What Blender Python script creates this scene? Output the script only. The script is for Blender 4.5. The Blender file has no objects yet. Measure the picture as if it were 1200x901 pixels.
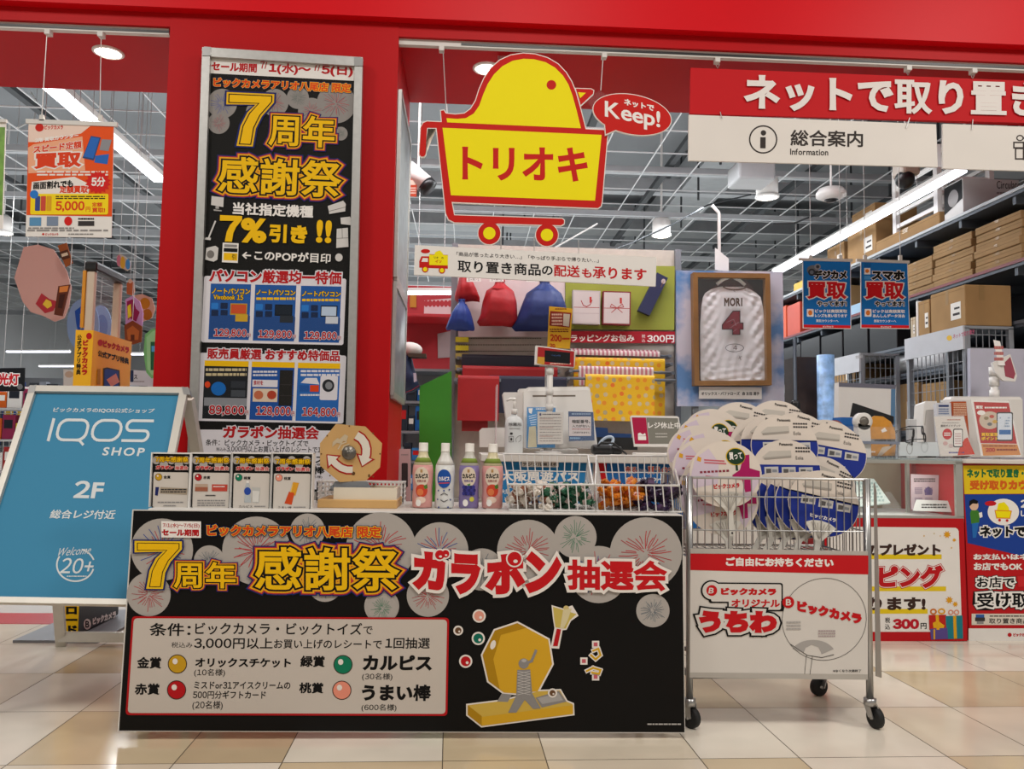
import bpy, bmesh, math, random
from math import radians as RAD, sin, cos, pi
from mathutils import Vector, Matrix
from mathutils.geometry import delaunay_2d_cdt
random.seed(7)
SC = bpy.context.scene
COL = SC.collection
# ------------------------------------------------------------------ camera
F = 960.0
CAMZ = 0.912
_p, _y, _r = RAD(4.2), RAD(3.08), RAD(0.925)
_fw = Vector((sin(_y)*cos(_p), cos(_y)*cos(_p), sin(_p)))
_rt = Vector((cos(_y), -sin(_y), 0))
_up = _rt.cross(_fw)
CR = _rt*cos(_r) + _up*sin(_r)
CU = -_rt*sin(_r) + _up*cos(_r)
CAM = Vector((0, 0, CAMZ))
cd = bpy.data.cameras.new('camera')
cd.sensor_width = 36.0
cd.lens = 36.0*F/1200.0
cd.clip_start = 0.05
cd.clip_end = 200
co = bpy.data.objects.new('camera', cd)
COL.objects.link(co)
co.matrix_world = Matrix((
    (CR.x, CU.x, -_fw.x, 0), (CR.y, CU.y, -_fw.y, 0), (CR.z, CU.z, -_fw.z, CAMZ), (0, 0, 0, 1)))
SC.camera = co
# ------------------------------------------------------------------ light of the place
SC.view_settings.view_transform = 'Standard'
SC.view_settings.look = 'None'
SC.view_settings.gamma = 1.0
SC.view_settings.use_curve_mapping = False
SC.view_settings.exposure = 0.0
W = bpy.data.worlds.new('hall_ambience')
SC.world = W
W.use_nodes = True
bg = W.node_tree.nodes['Background']
bg.inputs[0].default_value = (1.0, 0.93, 0.86, 1)
bg.inputs[1].default_value = 0.34


def area_light(name, loc, rot, sx, sy, power, col=(1, 0.95, 0.9)):
    l = bpy.data.lights.new(name, 'AREA')
    l.shape = 'RECTANGLE'
    l.size = sx
    l.size_y = sy
    l.energy = power
    l.color = col
    o = bpy.data.objects.new(name, l)
    o.location = loc
    o.rotation_euler = rot
    COL.objects.link(o)
    return o


# added upward fill without a fixture, brightens the shop ceiling
for ux, uy, pw in ((-4.5, 8, 62), (1.0, 7.5, 52), (-1.5, 14, 85)):
    area_light('ceiling_fill_light', (ux, uy, 2.95), (pi, 0, 0), 5.0, 5.0, pw, (0.95, 0.98, 1))
# lamps of the mall hall above and behind the visitor, in the hall ceiling
for hx, hp in ((-3.4, 62), (0.3, 66), (4.0, 95)):
    area_light('hall_ceiling_lamp', (hx, 0.5, 4.4), (RAD(20), 0, 0), 0.9, 0.9, hp)
# unseen fill light added behind the soffit to brighten jersey and wrapping rack
area_light('shop_strip_and_fill', (0.6, 4.72, 3.25), (RAD(22), 0, 0), 3.0, 0.12, 46, (0.97, 0.97, 1))
# strip lamps under the shop ceiling
for sx_, sy_, sl_, pw in ((-4.2, 9, 6, 150), (-0.9, 8.0, 4, 70), (1.6, 6.6, 3, 50), (2.2, 9.5, 5, 80), (-4.2, 16, 6, 160), (1.5, 15, 6, 150)):
    area_light('shop_strip_and_fill', (sx_, sy_, 3.2), (0, 0, 0), 0.12, sl_, pw, (0.93, 0.97, 1))


def srgb(h):
    h = h.lstrip('#')
    r = []
    for i in (0, 2, 4):
        c = int(h[i:i+2], 16)/255.0
        r.append(c/12.92 if c <= 0.04045 else ((c+0.055)/1.055)**2.4)
    return tuple(r)


_M = {}


def mat(name, h=None, rough=0.5, metal=0.0, emit=0.0, spec=0.5, alpha=1.0, trans=0.0, var=0.04, nscale=9.0, coat=0.0, bump=0.0):
    """a procedural material: a noise field varies the colour a little"""
    if name in _M:
        return _M[name]
    m = bpy.data.materials.new(name)
    m.use_nodes = True
    nt = m.node_tree
    b = nt.nodes['Principled BSDF']
    c = srgb(h or '#808080')
    b.inputs['Base Color'].default_value = (*c, 1)
    b.inputs['Roughness'].default_value = rough
    b.inputs['Metallic'].default_value = metal
    b.inputs['Specular IOR Level'].default_value = spec
    b.inputs['Alpha'].default_value = alpha
    b.inputs['Transmission Weight'].default_value = trans
    b.inputs['Coat Weight'].default_value = coat
    if emit > 0:
        b.inputs['Emission Color'].default_value = (*c, 1)
        b.inputs['Emission Strength'].default_value = emit
    elif var > 0 or bump > 0:
        tc = nt.nodes.new('ShaderNodeTexCoord')
        nz = nt.nodes.new('ShaderNodeTexNoise')
        nz.inputs['Scale'].default_value = nscale
        nt.links.new(tc.outputs['Object'], nz.inputs['Vector'])
        if var > 0:
            cr = nt.nodes.new('ShaderNodeValToRGB')
            cr.color_ramp.elements[0].position = 0.3
            cr.color_ramp.elements[1].position = 0.7
            cr.color_ramp.elements[0].color = (*[max(0, x*(1-var)) for x in c], 1)
            cr.color_ramp.elements[1].color = (*[min(1, x*(1+var)) for x in c], 1)
            nt.links.new(nz.outputs['Fac'], cr.inputs['Fac'])
            nt.links.new(cr.outputs['Color'], b.inputs['Base Color'])
        if bump > 0:
            bp = nt.nodes.new('ShaderNodeBump')
            bp.inputs['Strength'].default_value = bump
            bp.inputs['Distance'].default_value = 0.01
            nt.links.new(nz.outputs['Fac'], bp.inputs['Height'])
            nt.links.new(bp.outputs['Normal'], b.inputs['Normal'])
    _M[name] = m
    return m


def ink(h):
    """printing ink of one colour"""
    return mat('ink_'+h.lstrip('#').lower(), h, rough=0.6, var=0.0, spec=0.18)


def at(px, py, Y):
    """point of the plane y = Y that the photograph shows at pixel (px, py)"""
    d = _fw*F + CR*(px-600.0) + CU*(450.5-py)
    return CAM + d*(Y/d.y)


def atx(px, py, X):
    d = _fw*F + CR*(px-600.0) + CU*(450.5-py)
    return CAM + d*(X/d.x)


def atz(px, py, Z):
    d = _fw*F + CR*(px-600.0) + CU*(450.5-py)
    return CAM + d*((Z-CAMZ)/d.z)


# ------------------------------------------------------------------ mesh builder
class MB:
    def __init__(s):
        s.v = []
        s.f = []
        s.m = []
        s.mats = []
        s.smooth = []

    def mi(s, m):
        if m not in s.mats:
            s.mats.append(m)
        return s.mats.index(m)

    def add(s, vs, fs, m, smooth=False):
        b = len(s.v)
        s.v.extend([tuple(x) for x in vs])
        i = s.mi(m)
        for f in fs:
            s.f.append([b+k for k in f])
            s.m.append(i)
            s.smooth.append(smooth)
        return s

    def box(s, c, d, m, rot=None, bev=0.0, seg=2):
        c = Vector(c)
        if bev > 0:
            bm = bmesh.new()
            bmesh.ops.create_cube(bm, size=1.0)
            for v in bm.verts:
                v.co = Vector((v.co.x*d[0], v.co.y*d[1], v.co.z*d[2]))
            bmesh.ops.bevel(bm, geom=bm.edges[:], offset=min(bev, min(d)*0.45), segments=seg, affect='EDGES', profile=0.5)
            vs = [v.co.copy() for v in bm.verts]
            bm.verts.index_update()
            fs = [[v.index for v in f.verts] for f in bm.faces]
            bm.free()
        else:
            hx, hy, hz = d[0]/2, d[1]/2, d[2]/2
            vs = [Vector((x, y, z)) for x in (-hx, hx) for y in (-hy, hy) for z in (-hz, hz)]
            fs = [(0, 1, 3, 2), (4, 6, 7, 5), (0, 4, 5, 1), (2, 3, 7, 6), (0, 2, 6, 4), (1, 5, 7, 3)]
        if rot is not None:
            vs = [rot @ v for v in vs]
        return s.add([v+c for v in vs], fs, m)

    def span(s, a, b, m, bev=0.0):
        """box between two opposite corners"""
        a = Vector(a)
        b = Vector(b)
        return s.box((a+b)/2, [max(1e-4, abs(x)) for x in (b-a)], m, bev=bev)

    def tube(s, pts, r, m, n=8, close=False, cap=True):
        pts = [Vector(p) for p in pts]
        N = len(pts)
        rs = r if isinstance(r, (list, tuple)) else [r]*N
        vs = []
        prev = None
        for i, p in enumerate(pts):
            if close:
                t = (pts[(i+1) % N]-pts[i-1])
            else:
                t = pts[min(i+1, N-1)]-pts[max(i-1, 0)]
            if t.length < 1e-9:
                t = Vector((0, 0, 1))
            t.normalize()
            if prev is None:
                a = t.cross(Vector((0, 0, 1)))
                if a.length < 1e-3:
                    a = t.cross(Vector((1, 0, 0)))
            else:
                a = prev - t*prev.dot(t)
                if a.length < 1e-5:
                    a = t.cross(Vector((0.3, 0.5, 0.8)))
            a.normalize()
            prev = a
            b = t.cross(a)
            for k in range(n):
                an = 2*pi*k/n
                vs.append(p + (a*cos(an)+b*sin(an))*rs[i])
        fs = []
        for i in range(N if close else N-1):
            j = (i+1) % N
            for k in range(n):
                k2 = (k+1) % n
                fs.append((i*n+k, i*n+k2, j*n+k2, j*n+k))
        if cap and not close:
            fs.append(tuple(range(n-1, -1, -1)))
            fs.append(tuple((N-1)*n+k for k in range(n)))
        return s.add(vs, fs, m, smooth=n >= 8)

    def bar(s, a, b, w, h, m):
        """square bar from a to b"""
        a = Vector(a)
        b = Vector(b)
        t = (b-a).normalized()
        x = t.cross(Vector((0, 0, 1)))
        if x.length < 1e-3:
            x = Vector((1, 0, 0))
        x.normalize()
        y = x.cross(t)
        vs = [p + x*sx*w/2 + y*sy*h/2 for p in (a, b) for sx, sy in ((-1, -1), (1, -1), (1, 1), (-1, 1))]
        return s.add(vs, [(0, 1, 2, 3), (7, 6, 5, 4), (0, 4, 5, 1), (1, 5, 6, 2), (2, 6, 7, 3), (3, 7, 4, 0)], m)

    def lathe(s, prof, m, n=24, c=(0, 0, 0), axis='z', smooth=True):
        """prof: (radius, height) pairs"""
        c = Vector(c)
        vs = []
        for r, h in prof:
            for k in range(n):
                a = 2*pi*k/n
                x, y = r*cos(a), r*sin(a)
                v = {'z': (x, y, h), 'y': (x, h, y), 'x': (h, x, y)}[axis]
                vs.append(c+Vector(v))
        fs = []
        for i in range(len(prof)-1):
            for k in range(n):
                k2 = (k+1) % n
                fs.append((i*n+k, i*n+k2, (i+1)*n+k2, (i+1)*n+k))
        fs.append(tuple(range(n-1, -1, -1)))
        fs.append(tuple((len(prof)-1)*n+k for k in range(n)))
        return s.add(vs, fs, m, smooth)

    def prism(s, poly, t, m, side=None):
        """poly: 3-D points in a plane; t: thickness vector going backwards"""
        poly = [Vector(p) for p in poly]
        t = Vector(t)
        n = len(poly)
        s.add(poly, [tuple(range(n))], m)
        s.add([p+t for p in poly], [tuple(range(n-1, -1, -1))], side or m)
        s.add(poly+[p+t for p in poly], [(k, n+k, n+(k+1) % n, (k+1) % n) for k in range(n)], side or m)
        return s

    def ball(s, c, r, m, n=12, k=8, sc=(1, 1, 1)):
        c = Vector(c)
        vs = [c+Vector((0, 0, r*sc[2]))]
        for i in range(1, k):
            th = pi*i/k
            for j in range(n):
                a = 2*pi*j/n
                vs.append(c+Vector((r*sc[0]*sin(th)*cos(a), r*sc[1]*sin(th)*sin(a), r*sc[2]*cos(th))))
        vs.append(c-Vector((0, 0, r*sc[2])))
        fs = [(0, 1+j, 1+(j+1) % n) for j in range(n)]
        for i in range(k-2):
            for j in range(n):
                fs.append((1+i*n+j, 1+(i+1)*n+j, 1+(i+1)*n+(j+1) % n, 1+i*n+(j+1) % n))
        e = len(vs)-1
        fs += [(e, 1+(k-2)*n+(j+1) % n, 1+(k-2)*n+j) for j in range(n)]
        return s.add(vs, fs, m, True)

    def build(s, name, parent=None, label=None, cat=None, group=None, kind=None, fix=True, keep=False):
        if parent is not None:
            org = ORG.get(parent.as_pointer(), Vector((0, 0, 0)))
        elif keep or not s.v:
            org = Vector((0, 0, 0))
        else:
            xs = [v[0] for v in s.v]
            ys = [v[1] for v in s.v]
            zs = [v[2] for v in s.v]
            org = Vector(((min(xs)+max(xs))/2, (min(ys)+max(ys))/2, min(zs)))
        me = bpy.data.meshes.new(name)
        me.from_pydata([(v[0]-org.x, v[1]-org.y, v[2]-org.z) for v in s.v], [], s.f)
        for m in s.mats:
            me.materials.append(m)
        me.polygons.foreach_set('material_index', s.m)
        me.polygons.foreach_set('use_smooth', s.smooth)
        me.update()
        o = bpy.data.objects.new(name, me)
        COL.objects.link(o)
        if parent is not None:
            o.parent = parent
        else:
            o.location = org
        ORG[o.as_pointer()] = org
        tag(o, label, cat, group, kind)
        return o


ORG = {}


def tag(o, label=None, cat=None, group=None, kind=None):
    if label:
        o['label'] = label
    if cat:
        o['category'] = cat
    if group:
        o['group'] = group
    if kind:
        o['kind'] = kind
    return o


def thing(name, loc, label, cat, group=None):
    o = bpy.data.objects.new(name, None)
    o.empty_display_size = 0.05
    o.location = loc
    COL.objects.link(o)
    ORG[o.as_pointer()] = Vector(loc)
    return tag(o, label, cat, group)


def dup(root, loc=None, rot=None, label=None, scale=None):
    def cp(o, par):
        c = o.copy()
        COL.objects.link(c)
        if par is not None:
            c.parent = par
        for k in list(o.children):
            cp(k, c)
        return c
    r = cp(root, None)
    if loc is not None:
        r.location = loc
    if rot is not None:
        r.rotation_euler = rot
    if scale is not None:
        r.scale = scale
    if label:
        r['label'] = label
    return r


# ------------------------------------------------------------------ lettering
TMP = bpy.data.scenes.new('glyph_bench')
_G = {}
_LAT = set('-~+!?%/.,:;()[]')


def glyph(c):
    if c in _G:
        return _G[c]
    src = c
    if c in '0123456789':
        src = chr(0xFF10+ord(c)-48)
    cu = bpy.data.curves.new('g', 'FONT')
    cu.body = src
    cu.resolution_u = 3
    o = bpy.data.objects.new('g', cu)
    TMP.collection.objects.link(o)
    vl = TMP.view_layers[0]
    vl.update()
    me = bpy.data.meshes.new_from_object(o.evaluated_get(vl.depsgraph))
    vs = [(v.co.x, v.co.y) for v in me.vertices]
    fs = []
    for p in me.polygons:
        ix = list(p.vertices)
        a = 0
        for i in range(len(ix)):
            x0, y0 = vs[ix[i-1]]
            x1, y1 = vs[ix[i]]
            a += x0*y1-x1*y0
        if abs(a) < 1e-9:
            continue
        fs.append(ix if a > 0 else ix[::-1])
    if src != c:
        mn = min(v[0] for v in vs)-.05
        vs = [(v[0]-mn, v[1]) for v in vs]
    bpy.data.objects.remove(o)
    bpy.data.curves.remove(cu)
    bpy.data.meshes.remove(me)
    cnt = {}
    for f in fs:
        for i in range(len(f)):
            e = (f[i-1], f[i])
            cnt[e] = cnt.get(e, 0)+1
    bd = [e for e in cnt if (e[1], e[0]) not in cnt]
    nin, nout = {}, {}

    def nrm(a, b):
        dx, dy = vs[b][0]-vs[a][0], vs[b][1]-vs[a][1]
        L = math.hypot(dx, dy) or 1e-9
        return (dy/L, -dx/L)
    for a, b in bd:
        n = nrm(a, b)
        nout[a] = n
        nin[b] = n
    mit = {}
    for a, b in bd:
        for k in (a, b):
            if k in mit:
                continue
            n1 = nin.get(k) or nout.get(k)
            n2 = nout.get(k) or nin.get(k)
            sx, sy = n1[0]+n2[0], n1[1]+n2[1]
            dd = max(0.25, 1+n1[0]*n2[0]+n1[1]*n2[1])
            mx, my = sx/dd, sy/dd
            L = math.hypot(mx, my)
            if L > 1.55:
                mx, my = mx*1.55/L, my*1.55/L
            mit[k] = (mx, my)
    if vs:
        x0 = min(v[0] for v in vs)
        x1 = max(v[0] for v in vs)
    else:
        x0, x1 = 0, 0.25
    if ord(c) > 0x2E80 or c in '←…・':
        adv = 1.0
    elif c == ' ':
        adv = 0.3
    else:
        adv = x1 + max(0.05, min(x0, 0.09))
    _G[c] = (vs, fs, bd, mit, adv)
    return _G[c]


_GW = {}


def fat(c, w):
    """the glyph widened by w em, as one clean sheet without overlaps"""
    key = (c, round(w, 3))
    if key in _GW:
        return _GW[key]
    vs, fs, bd, mit, _ = glyph(c)
    if w <= 0 or not vs:
        _GW[key] = (vs, [tuple(f) for f in fs])
        return _GW[key]
    P = [Vector(v) for v in vs]
    idx = {}
    for k, (mx, my) in mit.items():
        idx[k] = len(P)
        P.append(Vector((vs[k][0]+mx*w, vs[k][1]+my*w)))
    FF = [list(f) for f in fs]
    for a, b in bd:
        for q in ((a, idx[a], idx[b]), (a, idx[b], b)):
            ar = (P[q[1]]-P[q[0]]).cross(P[q[2]]-P[q[0]])
            if abs(ar) > 1e-7:
                FF.append(list(q) if ar > 0 else [q[0], q[2], q[1]])
    def area(V, fl):
        return sum(abs(sum(V[f[i-1]][0]*V[f[i]][1]-V[f[i]][0]*V[f[i-1]][1] for i in range(len(f))))*.5 for f in fl)
    lim = area([(v.x, v.y) for v in P], FF)*1.004
    rj_ = random.Random(1)
    for att in range(5):
        r = delaunay_2d_cdt(P, [], FF, 0, (1e-5, 1e-4, 1e-6, 1e-5, 1e-4)[att])
        V = [(v.x, v.y) for v in r[0]]
        fl = [tuple(f) for f, o in zip(r[2], r[5]) if o]
        if area(V, fl) <= lim:
            break
        P = [p_+Vector((rj_.uniform(-1, 1), rj_.uniform(-1, 1)))*.0008 for p_ in P]
    else:
        V, fl = [(v.x, v.y) for v in P], [tuple(f) for f in FF]
    _GW[key] = (V, fl)
    return _GW[key]


def layout(s, gap=0.0):
    out = []
    x = 0
    for c in s:
        g = glyph(c)
        out.append((x, g))
        x += g[4]+gap
    return out


# ------------------------------------------------------------------ flat printed boards
class Board:
    """a flat board standing in the place; its print is laid out with positions measured on the photograph's board"""
    EPS = 0.0004

    def __init__(s, px, py, Y, yaw=0.0, tilt=0.0, sl=0.0, sk=0.0):
        s.P0 = at(px, py, Y)
        n = Vector((0, -1, 0))
        n = Matrix.Rotation(RAD(tilt), 3, 'X') @ n
        n = Matrix.Rotation(RAD(yaw), 3, 'Z') @ n
        s.n = n
        s.mb = MB()
        s.k = 0
        s.nj = 0
        s.o = (0, 0, 1.0)
        s.sl = sl
        s.sk = sk

    def crop(s, ox, oy, sc):
        s.o = (ox, oy, sc)
        return s

    def P(s, x, y, k=None):
        k = s.k if k is None else k
        px = s.o[0]+x/s.o[2]
        py = s.o[1]+y/s.o[2]
        d = _fw*F + CR*(px-600.0) + CU*(450.5-py)
        q = s.P0 + s.n*(k*s.EPS)
        return CAM + d*((q-CAM).dot(s.n)/d.dot(s.n))

    def up(s, n=1):
        s.k += n
        return s

    def slab(s, pts, t, m, side=None):
        s.mb.prism([s.P(x, y, 0) for x, y in pts], -s.n*t, m, side)
        s.k = max(s.k, 1)
        return s

    def poly(s, pts, m):
        s.nj += 1
        kk = s.k+(s.nj % 9)*.035
        s.mb.add([s.P(x, y, kk) for x, y in pts], [tuple(range(len(pts)))], m)
        return s

    def rect(s, x0, y0, x1, y1, m, sl=None, sk=None):
        sl = s.sl if sl is None else sl
        sk = s.sk if sk is None else sk
        return s.poly([(x0, y0), (x1, y0+sl*(x1-x0)), (x1+sk*(y1-y0), y1+sl*(x1-x0)), (x0+sk*(y1-y0), y1)], m)

    def frame(s, x0, y0, x1, y1, w, m):
        """unfilled rectangle of line width w"""
        s.rect(x0, y0, x1, y0+w, m)
        s.rect(x0, y1-w, x1, y1, m)
        s.rect(x0, y0, x0+w, y1, m)
        return s.rect(x1-w, y0+s.sl*(x1-x0), x1, y1+s.sl*(x1-x0), m, sl=0)

    def rrect(s, x0, y0, x1, y1, r, m, n=5):
        pts = []
        for cx, cy, a0 in ((x1-r, y0+r, -90), (x1-r, y1-r, 0), (x0+r, y1-r, 90), (x0+r, y0+r, 180)):
            for i in range(n+1):
                a = RAD(a0+90*i/n)
                x, y = cx+r*cos(a), cy+r*sin(a)
                pts.append((x+s.sk*(y-y0), y+s.sl*(x-x0)))
        return s.poly(pts, m)

    def ell(s, cx, cy, rx, ry, m, n=28, rot=0.0):
        c, q = cos(RAD(rot)), sin(RAD(rot))
        return s.poly([(cx+rx*cos(a)*c-ry*sin(a)*q, cy+rx*cos(a)*q+ry*sin(a)*c) for a in [2*pi*i/n for i in range(n)]], m)

    def ring(s, cx, cy, rx, ry, w, m, n=36, a0=0, a1=360):
        full = abs(a1-a0) >= 360
        N = n if full else n+1
        vs = []
        for i in range(N):
            a = RAD(a0+(a1-a0)*i/n)
            vs.append(s.P(cx+rx*cos(a), cy+ry*sin(a)))
            vs.append(s.P(cx+(rx-w)*cos(a), cy+(ry-w)*sin(a)))
        fs = [(2*i, 2*((i+1) % N), 2*((i+1) % N)+1, 2*i+1) for i in range(n)]
        s.mb.add(vs, fs, m)
        return s

    def line(s, pts, w, m, close=False):
        pts = list(pts)
        if close:
            pts.append(pts[0])
        for (x0, y0), (x1, y1) in zip(pts, pts[1:]):
            L = math.hypot(x1-x0, y1-y0) or 1
            ux, uy = (x1-x0)/L*w/2, (y1-y0)/L*w/2
            s.poly([(x0-ux*0.8-uy, y0-uy*0.8+ux), (x1+ux*0.8-uy, y1+uy*0.8+ux), (x1+ux*0.8+uy, y1+uy*0.8-ux), (x0-ux*0.8+uy, y0-uy*0.8-ux)], m)
        return s

    def text(s, t, x0, y0, x1, y1, m, b=0.03, out=(), sl=None, sk=None, gap=0.0, lift=0.0, vert=False):
        """lettering filling the box; out = [(width in em, ink), ...] outlines from inner to outer"""
        sl = s.sl if sl is None else sl
        sk = s.sk if sk is None else sk
        L = layout(t, gap)
        if vert:
            L = [(0.5-(g[4]/2), g, -1.02*i, c) for i, ((x, g), c) in enumerate(zip(L, t))]
        else:
            L = [(x, g, 0.0, c) for (x, g), c in zip(L, t)]
        xs = [x+v[0] for x, g, yy, c in L for v in g[0]]
        ys = [yy+v[1] for x, g, yy, c in L for v in g[0]]
        if not xs:
            return s
        bx0, bx1, by0, by1 = min(xs)-b, max(xs)+b, min(ys)-b, max(ys)+b
        fx = (x1-x0)/max(1e-6, bx1-bx0)
        fy = (y1-y0)/max(1e-6, by1-by0)

        def tp(ex, ey):
            x = x0+(ex-bx0)*fx
            y = y0+(by1-ey)*fy
            return (x+sk*(y-y0), y+sl*(x-x0))
        k0 = s.k
        layers = [(w, mm) for w, mm in reversed(list(out))]+[(b, m)]
        for i, (w, mm) in enumerate(layers):
            s.k = k0+i
            for q, (x, g, yy, c) in enumerate(L):
                vs, fs = fat(c, w*(.7 if i == len(layers)-1 and ord(c) > 0x4E00 else 1))
                kq = s.k+(q % 3)*.12
                s.mb.add([s.P(*tp(x+v[0], yy+v[1]), kq) for v in vs], fs, mm)
        s.k = k0
        return s

    def burst(s, cx, cy, r, base, inks, rnd, n=26, fill=0.82):
        """a ball of paper light with a star burst of thin rays"""
        s.ell(cx, cy, r, r, base, 40)
        s.k += 1
        for i in range(n):
            a = 2*pi*i/n+rnd.uniform(-.06, .06)
            L = r*fill*rnd.uniform(.55, 1.0)
            i0 = r*rnd.uniform(.05, .3)
            bend = rnd.uniform(-.12, .12)
            w = r*0.011
            q = []
            for t in (0, .5, 1):
                rr = i0+(L-i0)*t
                q.append((cx+rr*cos(a+bend*t*t), cy+rr*sin(a+bend*t*t)))
            s.line(q, w*2, inks[i % len(inks)])
        s.k -= 1
        return s

    def micro(s, x0, y0, x1, y1, rows, m, rnd, fill=0.55):
        """rows of print too small to read"""
        h = (y1-y0)/rows
        for r in range(rows):
            x = x0
            yy = y0+h*r
            while x < x1:
                w = (x1-x0)*rnd.uniform(.05, .16)
                s.rect(x, yy+h*(1-fill)/2, min(x1, x+w), yy+h*(1+fill)/2, m)
                x += w+(x1-x0)*0.02
        return s

    def build(s, *a, **k):
        return s.mb.build(*a, **k)


RND = random.Random(3)
WHITE, BLACK, RED, YEL = ink('#ece8e2'), ink('#0c0b0b'), ink('#c4121a'), ink('#f2b90a')
NAVY, GREY, DGREY, BLUE = ink('#1c2560'), ink('#8d8a88'), ink('#3a3636'), ink('#1668b8')
PAPER = mat('white_board', '#e6e2dc', 0.5, var=0.015)
ALU = mat('brushed_aluminium', '#b9b8b4', 0.38, 0.75, var=0.05, nscale=40)
CHROME = mat('chrome_wire', '#a9a8a6', 0.28, 0.85, var=0.03)
WPLA = mat('white_plastic', '#e4e2de', 0.42, var=0.02)
WIREW = mat('white_coated_wire', '#dad8d4', 0.4, var=0.02)
BPLA = mat('black_plastic', '#121214', 0.4, var=0.05)
CARD = mat('corrugated_cardboard', '#98764a', 0.85, var=0.1, nscale=6)
STEEL = mat('grey_painted_steel', '#7d8186', 0.45, 0.2, var=0.05)
DSTEEL = mat('dark_blue_grey_steel', '#454c55', 0.5, 0.2, var=0.06)
ACRY = mat('clear_acrylic', '#f4f7f8', 0.05, trans=0.0, alpha=0.045, var=0.0)
GLASS = mat('clear_glass', '#eaf6f2', 0.03, alpha=0.06, var=0.0)
WIRE = mat('thin_wire', '#b9b7b4', 0.4, 0.5, var=0.0)
GOLD = ink('#dba80c')
# ------------------------------------------------------------------ the setting
REDP = mat('red_painted_panel', '#b30910', 0.48, var=0.03, nscale=2, spec=.15)
REDB = mat('red_fascia_panel', '#d00816', 0.42, spec=.15, var=0.03, nscale=2)
rf = random.Random(11)


def tile_mat(n, h):
    return mat(n, h, rough=0.16, var=0.07, nscale=4, spec=0.5)


TL = [tile_mat('cream_tile', '#ddd0ba'), tile_mat('beige_tile', '#cfbd9d'), tile_mat('pale_tile', '#e4dbcb'), tile_mat('tan_tile', '#c5b090')]
GROUT = mat('dark_grout', '#5d5140', 0.8, var=0.05)
STILE = mat('white_shop_tile', '#d8d6d0', 0.2, var=0.03, nscale=3)
mb = MB()
mb.span((-9, -2, -0.1), (5.4, 22, -0.0015), GROUT)
yaw = RAD(-1.2)
xs = []
x = -0.81-0.755*9
k = 0
while x < 5.0:
    xs.append(x)
    x += 0.3 if k % 2 == 0 else 0.455
    k += 1
ys = [2.44-0.46*8+0.46*i for i in range(13)]
g = 0.0015
for j, (y0, y1) in enumerate(zip(ys, ys[1:])):
    for i, (x0, x1) in enumerate(zip(xs, xs[1:])):
        w = x1-x0
        r = rf.random()
        m = TL[2] if ys[j] > 3.3 and r < .8 else TL[1] if r < .24 else TL[0] if r < .6 else TL[2] if r < .92 else TL[3]
        q = [(x0+g, y0+g), (x1-g, y0+g), (x1-g, y1-g), (x0+g, y1-g)]
        q = [((a-0)*1+(b-2.6)*math.tan(yaw), b-a*math.tan(yaw)*0.6) for a, b in q]
        q = [(a, min(b, 4.2)) for a, b in q]
        mb.add([(a, b, 0) for a, b in q], [(0, 1, 2, 3)], m)
# shop floor: larger white tiles behind the shop front
for i in range(18):
    for j in range(22):
        x0, y0 = -9+i*0.8, 4.45+j*0.8
        mb.add([(x0, y0, 0), (x0+.797, y0, 0), (x0+.797, y0+.797, 0), (x0, y0+.797, 0)], [(0, 1, 2, 3)], STILE)
mb.build('floor', kind='structure', keep=True)
mb = MB()
mb.span((-9, 4.2, -.01), (-1.6, 4.45, 0.002), mat('red_floor_strip', '#b3101c', 0.35))
mb.build('trim_1', kind='structure', keep=True)

pil0 = at(200, 20, 3.75).x
pil1 = at(463, 200, 3.75).x
mb = MB()
mb.span((pil0, 3.75, 0.0), (pil1, 4.5, 2.95), REDP)
mb.span((pil0-.004, 3.742, 0), (pil1+.004, 4.5, 0.1), mat('white_skirting', '#d5d2cc', 0.5))
mb.build('wall_pillar', kind='structure', keep=True)
mb = MB()
mb.span((-9, 3.70, 2.885), (5.4, 3.76, 4.4), REDB)
mb.build('trim_2', kind='structure', keep=True)
mb = MB()
mb.span((-9, 3.752, 2.82), (pil0, 4.5, 3.2), REDP)
mb.span((pil1, 3.752, 2.82), (5.4, 4.5, 3.2), REDP)
mb.build('trim_3', kind='structure', keep=True)
WALLG = mat('grey_shop_wall', '#b9babb', 0.8, var=0.04, nscale=1)
CEIL = mat('dark_grey_shop_ceiling', '#868a8d', 0.85, var=0.1, nscale=0.8)
mb = MB()
mb.span((-9.1, 3.76, 4.3), (5.4, 22, 4.4), CEIL)
mb.build('ceiling', kind='structure', keep=True)
MB().span((-9.1, 3.7, 0), (-9, 22, 4.3), WALLG).build('wall_left', kind='structure', keep=True)
MB().span((5.4, 3.7, 0), (5.5, 22, 4.3), WALLG).build('wall_right', kind='structure', keep=True)
MB().span((-9.1, 22, 0), (5.5, 22.1, 4.3), WALLG).build('wall_back', kind='structure', keep=True)
# open wire lattice below the shop ceiling
LAT = mat('white_lattice_rod', '#c9cccd', 0.5, var=0)
mb = MB()
for i in range(34):
    x = -9+i*0.44
    if x < 5.4:
        mb.bar((x, 4.6, 3.42), (x, 21.5, 3.42), .009, .009, LAT)
for j in range(30):
    y = 4.8+j*0.5
    mb.bar((-9, y, 3.432), (5.4, y, 3.432), .009, .009, LAT)
mb.build('trim_4', kind='structure', keep=True)
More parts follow.
